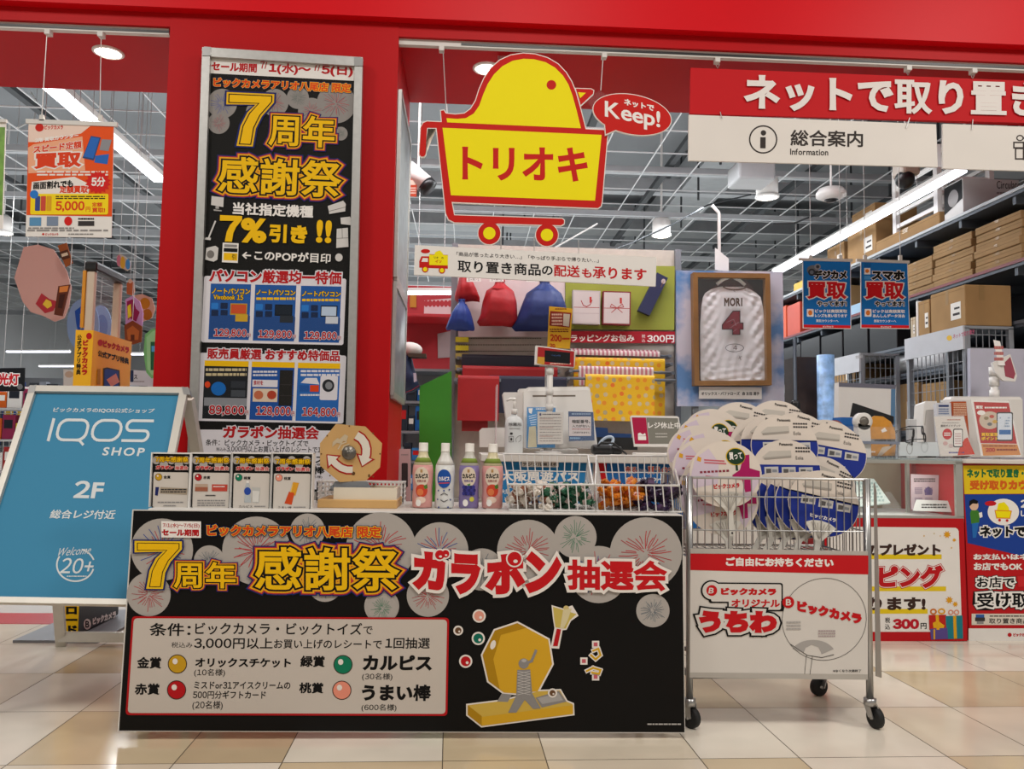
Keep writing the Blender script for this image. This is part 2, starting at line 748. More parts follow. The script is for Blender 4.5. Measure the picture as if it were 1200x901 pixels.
# steel channels, ducts and cable trays above and below the lattice
CH = mat('ceiling_channel', '#a3a7aa', 0.6, var=0.05)
DK = mat('dark_cable_tray', '#3c4043', 0.7, var=0.05)
mb = MB()
for x in (-8.2, -6.1, -4.9, -3.6, -1.2, 1.0, 1.9, 3.3, 4.5):
    mb.bar((x, 4.6, 3.62), (x, 21.5, 3.62), .06, .05, DK)
for y, z, h in ((6.2, 3.78, .12), (7.6, 3.55, .07), (9.0, 3.85, .16), (10.8, 3.6, .08), (12.6, 3.7, .1), (14.5, 3.6, .1), (17, 3.6, .1), (8.2, 3.30, .05), (10.0, 3.28, .05), (12.0, 3.26, .06), (15.5, 3.2, .08)):
    mb.bar((-9, y, z), (5.4, y, z), h*.8, h, CH)
mb.build('trim_5', kind='structure', keep=True)
mb = MB()
DUCT = mat('galvanised_duct', '#9a9ea0', 0.5, 0.3, var=0.06)
for (x0, y0, x1, y1, z, w) in ((-7, 8, -7, 20, 3.95, .5), (2.6, 6, 2.6, 20, 3.95, .5), (-2.5, 11, 5, 11, 4.0, .4)):
    mb.bar((x0, y0, z), (x1, y1, z), w, .3, DUCT)
for j in range(14):
    yy = 7+j*1.05
    for x in (-5.5, -2.2, .4, 2.2, 4.2):
        mb.tube([(x+.1*(j % 3), yy, 3.42), (x+.1*(j % 3), yy, 4.3)], .012, DK, n=5)
mb.build('trim_6', kind='structure', keep=True)

# lamps ------------------------------------------------------------
LED = mat('lit_lamp_tube', '#f1f4ff', emit=4.0)
LEDW = mat('lit_downlight', '#fff2e0', emit=14.0)


def strip_lamp(a, b, w, label, wires=2):
    t = thing('strip_lamp', (a+b)/2, label, 'lamp', 'strip lamps in the shop')
    MB().bar(a, b, w, w*.5, LED).build('lamp_tube', t)
    up = Vector((0, 0, w*.45))
    MB().bar(a+up, b+up, w*1.25, w*.5, WPLA).build('lamp_housing', t)
    for k in range(wires):
        p = a.lerp(b, (k+.5)/wires)+up
        MB().tube([p, (p.x, p.y, 4.3)], .003, WIRE, n=5).build('suspension_wire', t)
    return t


def lampX(x0, y0, x1, y1, X, w, label):
    return strip_lamp(atx(x0, y0, X), atx(x1, y1, X), w, label)


a = at(1128, 199, 5.05)
b = at(905, 318, 8.3)
b.x = a.x
b.z = a.z
strip_lamp(a, b, .06, 'long white strip lamp running above the stock shelves on the right', 3)
a = at(54, 97, 5.2)
b = at(192, 221, 7.12)
b.z = a.z
b.x = a.x
strip_lamp(a, b, .085, 'long white strip lamp behind the orange buy-back poster on the left', 3)
for x0, x1, y, Y, lab in ((8, 82, 412, 15, 'far strip lamp on the left, upper of the two behind the blue stand sign'), (46, 88, 429, 17, 'far strip lamp on the left, lower of the two behind the blue stand sign'), (150, 168, 415, 15, 'short far strip lamp beside the left edge of the red pillar'), (474, 535, 343, 6.5, 'strip lamp above the red shelves right of the pillar')):
    strip_lamp(at(x0, y, Y), at(x1, y, Y), .055 if Y > 10 else .05, lab)


def downlight(px, py, z, r, label, stem=False):
    p = atz(px, py, z)
    t = thing('ceiling_downlight', p, label, 'ceiling light', 'round downlights')
    MB().lathe([(r*1.18, .012), (r*1.2, -.004), (r*1.0, -.01), (r*.98, .012)], WPLA, 28, p).build('trim_ring', t)
    MB().lathe([(r*.97, -.004), (r*.6, -.010), (.002, -.012)], LEDW, 28, p).build('lens', t)
    if stem:
        MB().lathe([(r*1.1, .012), (r*1.1, .16), (r*.5, .2)], WPLA, 20, p).build('housing', t)
        MB().tube([p+Vector((0, 0, .2)), (p.x, p.y, 4.3)], .012, WPLA, n=6).build('stem', t)
    return p


pd = [downlight(127, 61, 2.819, .062, 'round downlight in the red soffit left of the pillar'),
      downlight(571, 80, 2.819, .062, 'round downlight in the red soffit behind the yellow bird sign')]
for p in pd:
    l = bpy.data.lights.new('downlight_lamp', 'SPOT')
    l.energy = 32
    l.spot_size = RAD(110)
    l.spot_blend = .6
    l.shadow_soft_size = .06
    l.color = (1, .93, .84)
    o = bpy.data.objects.new('downlight_lamp', l)
    o.location = p-Vector((0, 0, .03))
    COL.objects.link(o)
for px, py, lab in ((899, 231, 'round hanging downlight below the white information board'), (775, 276, 'small round downlight above the jersey frame'), (3, 273, 'round downlight at the left edge of the photo')):
    downlight(px, py, 3.1, .085, lab, True)

# rails with sliding hooks under the soffit
RAILW = mat('white_rail', '#cfccc6', 0.45)


def rail(x0, x1, hooks, label):
    a = at(x0, 30, 3.79)
    b = at(x1, 30, 3.79)
    z = 2.82
    t = thing('picture_rail', ((a.x+b.x)/2, 3.79, z), label, 'rail', 'rails under the red soffit')
    MB().span((a.x, 3.772, z-.028), (b.x, 3.80, z), RAILW).build('rail_bar', t)
    MB().span((a.x+.3, 3.7695, z-.021), (b.x, 3.773, z-.010), BPLA).build('rail_slot', t)
    for hx in hooks:
        p = at(hx, 40, 3.785)
        MB().span((p.x-.012, 3.768, z-.05), (p.x+.012, 3.802, z-.028), RAILW).build('hook_slider', t)


rail(-120, 200, (57, 119), 'white picture rail under the soffit left of the pillar')
rail(467, 1330, (518, 708, 840, 1063, 1139), 'white picture rail under the soffit right of the pillar')


def wire(mb, px0, py0, px1, py1, Y, r=.0022):
    mb.tube([at(px0, py0, Y), at(px1, py1, Y)], r, WIRE, n=5)


# ------------------------------------------------------------------ framed sale poster on the pillar
t = thing('framed_poster', at(320, 585, 3.72), 'tall silver framed black sale poster with yellow lettering on the red pillar', 'poster')
fr = Board(320, 320, 3.69, sl=.045, sk=-.042)
O = [(237, 55), (425, 67), (413, 588), (217.5, 585)]
I = [(246, 66), (415.5, 77), (403.5, 577), (228, 574)]
for a, b, c_, d in ((0, 1, 1, 0), (1, 2, 2, 1), (2, 3, 3, 2), (3, 0, 0, 3)):
    fr.slab([O[a], O[b], I[b], I[a]], .035, ALU)
fr.k = 2
for i in range(4):
    pass
fr.build('frame', t)
cc = Board(320, 320, 3.686)
for (x, y) in ((237, 55), (425, 67), (413, 588), (217.5, 585)):
    dx = 10 if x < 330 else -10
    dy = 10 if y < 300 else -10
    mbx = MB()
    mbx.prism([cc.P(x+dx*.25, y-dy*.05, 0), cc.P(x+dx, y, 0), cc.P(x+dx, y+dy, 0), cc.P(x, y+dy, 0), cc.P(x-dx*.05, y+dy*.25, 0)], (0, .02, 0), CHROME)
    mbx.build('corner_cap', t)
p = Board(320, 320, 3.712, sl=.045, sk=-.042)
PB = ink('#131210')
p.slab([(240, 60), (420, 70), (409, 583), (222, 580)], .02, PB)
p.crop(220, 40, 3.218)
p.k = 2
p.poly([(80, 74), (632, 98), (627, 176), (78, 147)], PAPER)
r1 = ink('#b3161c')
p.k = 3
p.text('セール期間', 90, 103, 262, 138, r1, .05)
p.text('7/', 274, 102, 300, 130, r1, .03)
p.text('1(水)〜', 307, 107, 465, 150, r1, .05)
p.text('7/', 474, 110, 500, 138, r1, .03)
p.text('5(日)', 505, 115, 624, 158, r1, .05)
BALL = ink('#8f8a86')
for x, y, r, c3 in ((130, 262, 56, 'b'), (117, 335, 41, 'r'), (328, 258, 52, 'r'), (415, 240, 42, 'g'), (466, 290, 50, 'r'), (560, 262, 74, 'r'), (577, 375, 26, 'g'), (250, 290, 30, 'b')):
    ci = {'b': [ink('#3a4a9a'), ink('#5560a0')], 'r': [ink('#b2484e'), ink('#a05a60'), ink('#7a4a52')], 'g': [ink('#5a6a62'), ink('#6a746e')]}[c3]
    p.burst(x, y, r, BALL, ci, RND)
    p.k = 4
p.k = 6
OR = ink('#d9431a')
OUTT = [(.06, ink('#f0c21a')), (.12, NAVY)]
p.text('ビックカメラアリオ八尾店 限定', 98, 163, 616, 198, OR, .04, [(.085, ink('#eeb416')), (.14, NAVY)], sl=.045)
p.k = 8
YF = ink('#f0bd08')


def gaudy(s, t_, x0, y0, x1, y1, e=1.0, **k):
    s.text(t_, x0, y0, x1, y1, YF, .035*e, [(.075*e, BLACK), (.12*e, ink('#e8a516')), (.15*e, ink('#b8323a')), (.185*e, NAVY)], **k)


p.text('7', 158, 228, 315, 410, YF, .02, [(.035, BLACK), (.06, ink('#e8b516')), (.085, NAVY)])
gaudy(p, '周年', 308, 300, 558, 420, .8)
gaudy(p, '感謝祭', 118, 458, 583, 598, .85)
p.k = 14
p.text('当社指定機種', 170, 632, 475, 680, WHITE, .05)
p.text('7%', 122, 682, 300, 782, YF, .05)
p.text('引き', 308, 714, 452, 786, YF, .06)
p.text('!!', 487, 700, 545, 786, YF, .04, sk=-.05)
p.text('←このPOPが目印', 206, 812, 540, 850, WHITE, .03)
p.rect(132, 786, 192, 860, WHITE)
p.k += 1
p.rect(136, 806, 188, 820, BLACK)
p.rect(136, 824, 188, 852, YF)
p.text('7%引', 142, 828, 182, 848, BLACK, .03)
p.rect(138, 792, 186, 802, GREY)
p.k -= 1
IW, IG, ID = ink('#cfccc8'), ink('#a8a5a2'), ink('#77736f')
p.poly([(90, 610), (136, 616), (134, 652), (88, 644)], IW)
p.rect(105, 648, 118, 658, IG)
p.poly([(98, 660), (128, 664), (128, 668), (98, 666)], IG)
p.poly([(528, 648), (586, 628), (596, 640), (594, 668), (534, 678)], IW)
p.poly([(576, 692), (612, 688), (617, 700), (614, 720), (578, 716)], IW)
p.poly([(562, 734), (604, 730), (606, 802), (560, 806)], IW)
p.k += 1
p.line([(561, 770), (605, 768)], 2, ID)
p.line([(582, 733), (583, 770)], 2, ID)
p.line([(532, 668), (594, 652)], 2, ID)
p.k -= 1
p.line([(104, 706), (78, 770)], 6, IW)
p.poly([(68, 766), (88, 768), (86, 777), (64, 774)], IW)
p.poly([(70, 806), (104, 798), (116, 806), (112, 850), (98, 858), (66, 850)], IW)
p.k += 1
p.ell(86, 830, 14, 15, ID)
p.k -= 1
p.ell(570, 842, 14, 15, IW)
# lower half
p.crop(220, 300, 3.109)
p.sl = .02
p.sk = -.045
p.k = 4
PW = ink('#dedbe0')


def chips(x0, y0, x1, y1):
    p.rrect(x0, y0, x1, y1, 8, PW)


chips(60, 72, 578, 314)
p.k = 5
p.text('パソコン厳選均一特価', 80, 46, 562, 96, r1, .05, [(.12, PW)])
P1 = ink('#2458a0')
price = dict(b=.035, out=[(.08, PW)])
for i, (x0, x1) in enumerate(((84, 231), (246, 396), (413, 560))):
    p.k = 5
    p.rect(x0, 100+i*4, x1, 303+i*5, P1)
    p.k = 6
    p.rect(x0-2, 215+i*4, x1-4, 296+i*5, ink('#244a86'))
    p.text('ノートパソコン', x0+4, 116+i*5, x1-3, 136+i*5, YF, .04, [(.1, BLACK)])
    if i == 0:
        p.text('Vivobook 15', x0+10, 139, x1-28, 158, YF, .03, [(.1, BLACK)])
    else:
        p.micro(x0+4, 142+i*5, x1-6, 158+i*5, 1, YF, RND)
    for a in (0, 34):
        for b_ in (0, 26):
            p.rrect(x0+2+a, 170+b_+i*4, x0+28+a, 192+b_+i*4, 3, ink('#1a2a4a') if (a+b_) else ink('#2a78c8'))
    p.rect(x0+72, 172+i*4, x1-14, 214+i*4, ink('#10141c') if i else ink('#b8912a'))
    p.k = 7
    p.rect(x0+75, 176+i*4, x1-18, 209+i*4, [ink('#c9502a'), ink('#1c2530'), ink('#b9cade')][i])
    p.k = 8
    p.rect(x0+90, 212+i*4, x1-12, 238+i*4, [ink('#caa02a'), ink('#2a3038'), ink('#c9ced6')][i])
    p.text('129,800', x0+12, 264+i*5, x1-16, 296+i*5, r1, **price)
    p.text('円', x1-13, 282+i*5, x1-2, 294+i*5, r1, .02, [(.1, PW)])
p.k = 4
chips(45, 352, 578, 600)
p.k = 5
p.text('販売員厳選 おすすめ特価品', 72, 334, 556, 375, r1, .05, [(.12, PW)])
for i, (x0, x1) in enumerate(((62, 222), (234, 390), (402, 556))):
    p.k = 5
    p.rect(x0, 380+i*4, x1, 592+i*4, [ink('#1d2024'), ink('#1c4f9c'), ink('#2867b4')][i])
    p.k = 6
    p.rect(x0, 380+i*4, x1, 400+i*4, YF)
    if i == 0:
        p.ell(112, 483, 27, 25, ink('#1668b8'))
        p.ell(72, 468, 10, 12, OR)
        p.micro(66, 405, 214, 440, 2, ink('#c8b890'), RND)
        p.rect(158, 455, 210, 480, ink('#30343a'))
        p.rect(158, 488, 210, 512, ink('#454a50'))
        p.rect(60, 515, 216, 545, ink('#8a8d92'))
    elif i == 1:
        p.rect(336, 415, 384, 545, ink('#23211f'))
        p.micro(238, 415, 326, 440, 2, PW, RND)
        p.rect(236, 450, 328, 476, PW)
        p.rect(238, 482, 328, 530, ink('#dcc8b0'))
        p.k = 7
        p.text('食材を', 240, 452, 275, 470, r1, .03)
        p.ell(258, 506, 17, 16, ink('#c06a4a'))
        p.ell(306, 506, 17, 16, ink('#b0402a'))
        p.line([(337, 468), (384, 469)], 2, DGREY)
        p.line([(337, 508), (384, 509)], 2, DGREY)
    else:
        p.micro(412, 412, 552, 440, 2, PW, RND)
        p.rrect(484, 436, 548, 524, 6, PW)
        p.poly([(412, 462), (430, 444), (470, 444), (480, 468)], PW)
        p.rect(408, 470, 442, 494, P1)
        p.rect(446, 470, 478, 494, OR)
        p.micro(410, 500, 480, 512, 1, PW, RND)
        p.k = 7
        p.ell(512, 472, 22, 23, ink('#2a2c30'))
        p.ell(514, 472, 13, 14, ink('#85888c'))
    p.k = 8
    p.text(['89,800', '128,000', '164,800'][i], x0+16, 543+i*4, x1-14, 580+i*3, r1, **price)
    p.text('円', x1-12, 562+i*4, x1-1, 577+i*4, r1, .02, [(.1, PW)])
p.k = 4
p.poly([(40, 632), (570, 636), (560, 850), (30, 850)], PW)
p.k = 5
p.text('ガラポン抽選会', 130, 617, 480, 664, r1, .05, [(.12, PW)], sl=.015)
p.text('条件：ビックカメラ・ビックトイズで', 66, 667, 440, 690, BLACK, .02, sl=.012)
p.text('税込み', 104, 697, 140, 710, BLACK, .01, sl=.012)
p.text('3,000円以上お買い上げのレシートで1回抽選', 142, 690, 545, 714, BLACK, .015, sl=.012)
p.text('カルピス', 350, 726, 500, 752, BLACK, .04, sl=.012)
p.text('うまい棒', 340, 764, 500, 794, BLACK, .04, sl=.012)
p.text('(30名様)', 425, 754, 490, 765, BLACK, .01)
p.text('(600名様)', 420, 798, 490, 810, BLACK, .01)
p.build('poster_print', t)
mbx = MB()
mbx.add([at(246, 66, 3.704), at(415.5, 77, 3.704), at(403.5, 577, 3.704), at(228, 574, 3.704)], [(0, 1, 2, 3)], mat('poster_cover_sheet', '#101010', .12, alpha=.03, var=0, spec=.3))
mbx.build('cover_sheet', t)

# glazed sign frames on the pillar's right side
xs_ = pil1


def sidey(px):
    return atx(px, 400, xs_+.01).y


for (py0, py1, xa, xb, lab, col) in ((108, 325, 466.5, 474.5, 'narrow silver framed glass panel on the side of the red pillar, upper one', '#8a9296'), (332, 463, 462, 473, 'narrow silver framed glass panel on the side of the red pillar, lower one', '#7f878c')):
    y0, y1 = 3.8, 4.46
    z0 = at(465, py1, 3.8).z
    z1 = at(466, py0, 3.8).z
    t = thing('glazed_sign', (xs_+.02, 4.1, z0), lab, 'sign frame', 'glass panels on the pillar side')
    m = MB()
    for a, b in (((y0, z0), (y1, z0)), ((y1, z0), (y1, z1)), ((y1, z1), (y0, z1)), ((y0, z1), (y0, z0))):
        m.bar((xs_+.01, a[0], a[1]), (xs_+.01, b[0], b[1]), .016, .03, ALU)
    m.build('frame', t)
    MB().span((xs_+.001, y0+.01, z0+.01), (xs_+.012, y1-.01, z1-.01), mat('framed_grey_print_'+('upper' if py0 < 200 else 'lower'), col, .3, var=.25, nscale=14)).build('panel_print', t)

# ------------------------------------------------------------------ hanging yellow bird sign
YB = ink('#f0e006')
RB = ink('#c31a12')
WB = ink('#e9e2da')


def grow(pts, w):
    n = len(pts)
    A = sum(pts[i-1][0]*pts[i][1]-pts[i][0]*pts[i-1][1] for i in range(n))
    sg = 1 if A > 0 else -1
    out = []
    for i in range(n):
        (x0, y0), (x1, y1), (x2, y2) = pts[i-1], pts[i], pts[(i+1) % n]
        a = (x1-x0, y1-y0)
        b = (x2-x1, y2-y1)
        la, lb = math.hypot(*a) or 1, math.hypot(*b) or 1
        n1 = (a[1]/la*sg, -a[0]/la*sg)
        n2 = (b[1]/lb*sg, -b[0]/lb*sg)
        dd = max(.35, 1+n1[0]*n2[0]+n1[1]*n2[1])
        out.append((x1+(n1[0]+n2[0])/dd*w, y1+(n1[1]+n2[1])/dd*w))
    return out


t = thing('bird_cart_sign', at(610, 270, 3.78), 'big hanging cutout sign of a yellow chick sitting in a red and yellow cart', 'hanging sign')
s = Board(610, 170, 3.78, sl=.02)
s.crop(460, 40, 3.4647)
body = [(196, 311), (208, 309), (216, 322), (255, 326), (292, 322), (318, 303), (338, 270), (352, 225), (372, 180), (400, 138), (436, 106), (480, 86), (530, 78), (580, 82), (630, 97), (672, 122), (704, 156), (726, 192), (744, 236), (762, 300), (784, 386), (874, 390), (850, 680), (846, 698), (834, 706), (240, 681), (250, 735), (688, 749), (697, 756), (696, 769), (684, 776), (252, 764), (228, 752), (217, 728), (179, 381), (142, 380), (140, 382), (134, 488), (127, 497), (116, 497), (109, 488), (115, 378), (124, 361), (140, 354), (200, 357)]
s.slab(grow(body, 3.5), .014, WB)
for cx, cy in ((393, 808), (627, 815)):
    s.slab([(cx+48*cos(a), cy+48*sin(a)) for a in [2*pi*i/28 for i in range(28)]], .014, WB)
beak = [(744, 221), (806, 223), (816, 229), (814, 242), (764, 288)]
s.slab(grow(beak, 3), .014, WB)
s.k = 2
s.poly(body, RB)
s.poly(beak, RB)
for cx, cy in ((393, 808), (627, 815)):
    s.ell(cx, cy, 45, 45, RB)
s.k = 3
s.poly([(219, 341), (262, 344), (298, 341), (330, 322), (352, 290), (368, 245), (386, 203), (412, 163), (446, 130), (488, 108), (532, 100), (576, 102), (622, 114), (660, 136), (692, 168), (714, 204), (731, 250), (748, 312), (765, 382), (222, 358)], YB)
s.poly([(203, 380), (849, 409), (822, 676), (237, 654)], YB)
s.poly([(753, 236), (785, 238), (762, 260)], YB)
for cx, cy in ((393, 808), (627, 815)):
    s.ell(cx, cy, 25, 25, YB)
s.k = 4
s.ell(645, 206, 19.5, 19.5, RB)
s.text('トリオキ', 283, 454, 792, 592, RB, .035, sl=.014)
# openings of the cart read as background: dark hollow between basket and lower bar is kept open by two plates
s.build('sign_plate', t)
s = Board(740, 135, 3.765)
s.crop(460, 40, 3.4647)


def bub(w):
    pts = []
    for i in range(48):
        a = 2*pi*i/48
        c_, q_ = cos(RAD(11)), sin(RAD(11))
        x, y = (160+w)*cos(a), (79+w)*sin(a)
        pts.append((973+x*c_-y*q_, 326+x*q_+y*c_))
    return pts


s.slab(bub(3), .012, WB)
s.slab(grow([(862, 358), (866, 407), (915, 385)], 3), .012, WB)
s.k = 2
s.poly(bub(0), RB)
s.poly([(862, 358), (866, 406), (915, 385)], RB)
s.k = 3
s.text('ネットで', 940, 261, 1062, 287, WHITE, .045, sl=.22)
s.text('Keep!', 862, 269, 1087, 354, WHITE, .02, sl=.20, gap=-.035)
s.build('speech_bubble', t)
m = MB()
m.add([at(688, 118, 3.79), at(702, 106, 3.79), at(722, 118, 3.79), at(712, 158, 3.79)], [(0, 1, 2, 3)], ACRY)
m.build('clear_arm', t)
m = MB()
wire(m, 518, 37, 523, 131, 3.785)
wire(m, 708, 47, 704, 106, 3.785)
m.build('hanging_wire', t)
# a small clear clip plate behind the chick's head
m = MB()
p0 = Board(597, 68, 3.9)
p0.slab([(583, 60), (612, 56), (616, 62), (614, 78), (584, 90)], .004, mat('milky_plastic', '#cf9ea0', .3, alpha=.6, var=0))
p0.build('spare_sign_clip', None, 'milky plastic clip plate behind the head of the yellow chick sign', 'clip')

# ------------------------------------------------------------------ white delivery banner
t = thing('hanging_banner', at(626, 333, 3.78), 'long white hanging banner with black and red lettering and a small truck picture', 'hanging sign')
s = Board(626, 310, 3.78, sl=.047)
s.crop(440, 230, 3.158)
s.slab([(146, 180), (1040, 226), (1037, 333), (142, 290)], .012, PAPER)
s.k = 2
s.text('「商品が思ったより大きい…」「やっぱり手ぶらで帰りたい…」', 300, 205, 826, 221, BLACK, .01)
s.text('取り置き商品', 304, 235, 612, 280, BLACK, .025)
s.text('の', 616, 257, 656, 290, BLACK, .02)
s.text('配送', 660, 252, 757, 296, ink('#c01a20'), .03)
s.text('も', 764, 266, 800, 300, ink('#c01a20'), .03)
s.text('承ります', 803, 259, 1003, 303, ink('#c01a20'), .03)
s.poly([(162, 240), (170, 222), (200, 222), (200, 214), (268, 217), (268, 268), (162, 264)], RB)
s.ell(185, 203, 17, 8, RB)
s.k = 3
s.rect(199, 216, 268, 254, YB, sl=.03)
s.poly([(217, 217), (222, 206), (238, 200), (248, 210), (252, 218)], YB)
s.poly([(170, 242), (175, 228), (194, 229), (194, 243)], WB)
s.text('トリオキの', 208, 222, 252, 230, BLACK, .02)
s.text('ハイソウ', 208, 234, 258, 246, RB, .04)
for cx, cy in ((184, 270), (246, 274)):
    s.k = 3
    s.ell(cx, cy, 12, 12, RB)
    s.k = 4
    s.ell(cx, cy, 8, 8, YB)
s.build('banner_print', t)
m = MB()
wire(m, 587, 274, 587, 292, 3.785)
wire(m, 626, 277, 626, 294, 3.785)
wire(m, 678, 281, 678, 298, 3.785)
m.build('hanging_wire', t)

# ------------------------------------------------------------------ red header sign and white boards
t = thing('header_sign', at(1020, 140, 3.79), 'long red hanging sign with large white lettering at the top right', 'hanging sign')
s = Board(1000, 110, 3.79, sl=.026)
s.crop(800, 0, 3)
s.slab([(28, 238), (1390, 291), (1390, 437), (25, 400)], .016, ink('#c0141b'))
s.k = 2
s.build('sign_plate', t)
s2 = Board(1000, 110, 3.782, sl=.027)
s2.crop(800, 0, 3)
s2.text('ネットで取り置き', 217, 262, 1262, 385, ink('#e6e0da'), .04)
s2.build('raised_lettering', t)
m = MB()
for x, y0, y1 in ((840, 52, 80), (1063, 62, 88), (1139, 66, 92)):
    q = [at(x, y0-12, 3.785), at(x+.5, y0+8, 3.785), at(x+3, y1-4, 3.785), at(x+1, y1, 3.785), at(x-1, y1-4, 3.785)]
    m.tube(q, .002, WIRE, n=5)
m.build('hanging_wire', t)
t = thing('information_board', at(955, 190, 3.79), 'white hanging board with the round i symbol under the red header sign', 'hanging sign')
s = Board(955, 165, 3.79, sl=.02, sk=-.01)
s.crop(800, 0, 3)
IBM = mat('ivory_board', '#e0dad2', .55, var=.03, nscale=3)
s.slab([(22, 403), (891, 437), (897, 587), (20, 564)], .012, IBM)
s.k = 2
DI = ink('#38322f')
s.ring(283, 490, 50, 50, 5, DI)
s.ell(284, 467, 9.5, 9.5, DI)
s.rect(273, 482, 292, 521, DI)
s.text('総合案内', 379, 455, 635, 513, DI, .03)
s.text('Information', 378, 522, 512, 544, DI, .02)
s.build('board_print', t)
m = MB()
wire(m, 844, 131, 846, 139, 3.785)
wire(m, 1066, 138, 1062, 150, 3.785)
m.build('hanging_wire', t)
t = thing('gift_board', at(1180, 195, 3.79), 'white hanging board with a gift box symbol at the right edge', 'hanging sign')
s = Board(1180, 170, 3.79)
s.crop(800, 0, 3)
s.slab([(915, 435), (1400, 452), (1400, 606), (915, 592)], .012, IBM)
s.k = 2
s.frame(1162, 498, 1236, 522, 5, DI)
s.frame(1168, 519, 1230, 561, 5, DI)
s.line([(1199, 500), (1199, 560)], 6, DI)
s.ring(1186, 485, 13, 11, 4, DI)
s.ring(1212, 485, 13, 11, 4, DI)
s.build('board_print', t)
m = MB()
wire(m, 1140, 140, 1139, 152, 3.785)
m.build('hanging_wire', t)

# ------------------------------------------------------------------ orange buy-back poster at the left
t = thing('hanging_poster', at(82, 278, 3.79), 'orange and white hanging buy-back poster with a yellow price band at the left', 'hanging sign')
s = Board(82, 210, 3.79, sl=.0, sk=-.025)
s.crop(0, 0, 3.004)
ORG_ = ink('#e2531c')
s.slab([(101, 434), (401, 440), (392, 836), (90, 832)], .004, PAPER)
s.k = 2
s.poly([(100, 440), (400, 444), (394, 762), (93, 757)], ORG_)
s.k = 3
s.poly([(100, 440), (320, 442), (285, 470), (122, 500), (100, 500)], ink('#e9cfc0'))
s.poly([(118, 508), (290, 480), (300, 600), (100, 610), (98, 520)], ink('#e9a884'))
s.k = 4
s.ell(139, 449, 15, 14, ink('#c4261c'))
s.text('ビックカメラ', 157, 440, 222, 456, ink('#c4261c'), .04)
s.text('2階 買取カウンター', 124, 487, 276, 502, WHITE, .05, sl=-.12)
s.text('スピード定額', 118, 513, 288, 540, ink('#d8401c'), .05, [(.1, WB)], sl=-.11)
s.text('買取', 120, 540, 288, 596, ink('#d8401c'), .07, [(.13, WB)], sl=-.05)
s.micro(130, 600, 380, 620, 2, WB, RND)
s.poly([(320, 478), (355, 484), (330, 565), (290, 556)], ink('#2c4a78'))
s.poly([(358, 490), (393, 492), (382, 532), (350, 528)], ink('#8c8c90'))
s.poly([(335, 548), (384, 542), (378, 578), (332, 572)], ink('#2b66b8'))
s.k = 5
s.poly([(321, 482), (350, 487), (328, 558), (294, 551)], ink('#2b66b8'))
s.k = 4
s.poly([(112, 640), (262, 622), (318, 650), (310, 684), (108, 684)], WB)
s.k = 5
s.text('画面割れでも', 117, 640, 258, 668, BLACK, .05, sl=-.06)
s.text('定額買取', 210, 652, 310, 680, ink('#d8401c'), .06)
s.poly([(345+(46 if i % 2 else 36)*cos(2*pi*i/32), 642+(42 if i % 2 else 32)*sin(2*pi*i/32)) for i in range(32)], ink('#d0201c'))
s.k = 6
s.text('5分', 322, 622, 371, 657, WHITE, .05)
s.k = 5
s.rrect(108, 682, 382, 755, 6, ink('#f2d41a'))
s.k = 6
for i, c_ in enumerate(('#3a4a8a', '#c84a3a', '#d8a020')):
    s.rrect(124+i*20, 690, 142+i*20, 742, 3, ink(c_))
s.ell(120, 684, 15, 15, ink('#2b78c8'))
s.text('5,000', 196, 708, 298, 745, ink('#d8401c'), .04)
s.text('円', 302, 728, 318, 745, ink('#d8401c'), .02)
s.text('定額', 324, 712, 360, 728, ink('#d8401c'), .04)
s.text('買取!', 324, 731, 370, 748, ink('#d8401c'), .04)
s.micro(196, 688, 370, 702, 2, BLACK, RND)
s.k = 4
s.rect(104, 765, 145, 795, ink('#5a90b8'))
s.rect(165, 762, 205, 795, ink('#7a8aa0'))
s.ell(240, 778, 14, 16, ink('#d0201c'))
s.micro(100, 798, 260, 808, 1, GREY, RND)
s.micro(275, 765, 332, 775, 1, BLACK, RND)
s.rect(275, 778, 332, 795, DGREY)
s.micro(96, 806, 385, 816, 1, GREY, RND)
s.ell(152, 824, 4, 4, ink('#c4261c'))
s.text('ビックカメラ', 160, 820, 205, 829, ink('#c4261c'), .03)
s.micro(240, 820, 330, 828, 1, GREY, RND)
s.build('poster_sheet', t)
m = Board(82, 140, 3.785)
m.crop(0, 0, 3.004)
m.slab([(90, 418), (412, 430), (411, 445), (90, 433)], .012, RAILW)
for x in (146, 352):
    m.slab([(x-7, 404), (x+7, 404), (x+9, 424), (x-9, 424)], .01, RAILW)
m.build('top_bar', t)
m = MB()
wire(m, 57, 10, 49, 136, 3.785)
wire(m, 119, 14, 117, 134, 3.785)
m.build('hanging_wire', t)
t = thing('green_poster', at(2, 268, 3.79), 'green hanging poster cut off by the left edge of the photo', 'hanging sign')
s = Board(0, 210, 3.79)
s.slab([(-40, 141), (7, 142), (3, 268), (-44, 266)], .004, PAPER)
s.k = 2
s.poly([(-40, 148), (6, 149), (2.5, 252), (-43, 250)], mat('green_leaf_print', '#6f9a3c', .5, var=.35, nscale=20))
s.build('poster_sheet', t)
m = MB()
m.bar(at(-42, 141, 3.787), at(8, 142, 3.787), .014, .014, RAILW)
m.build('top_bar', t)

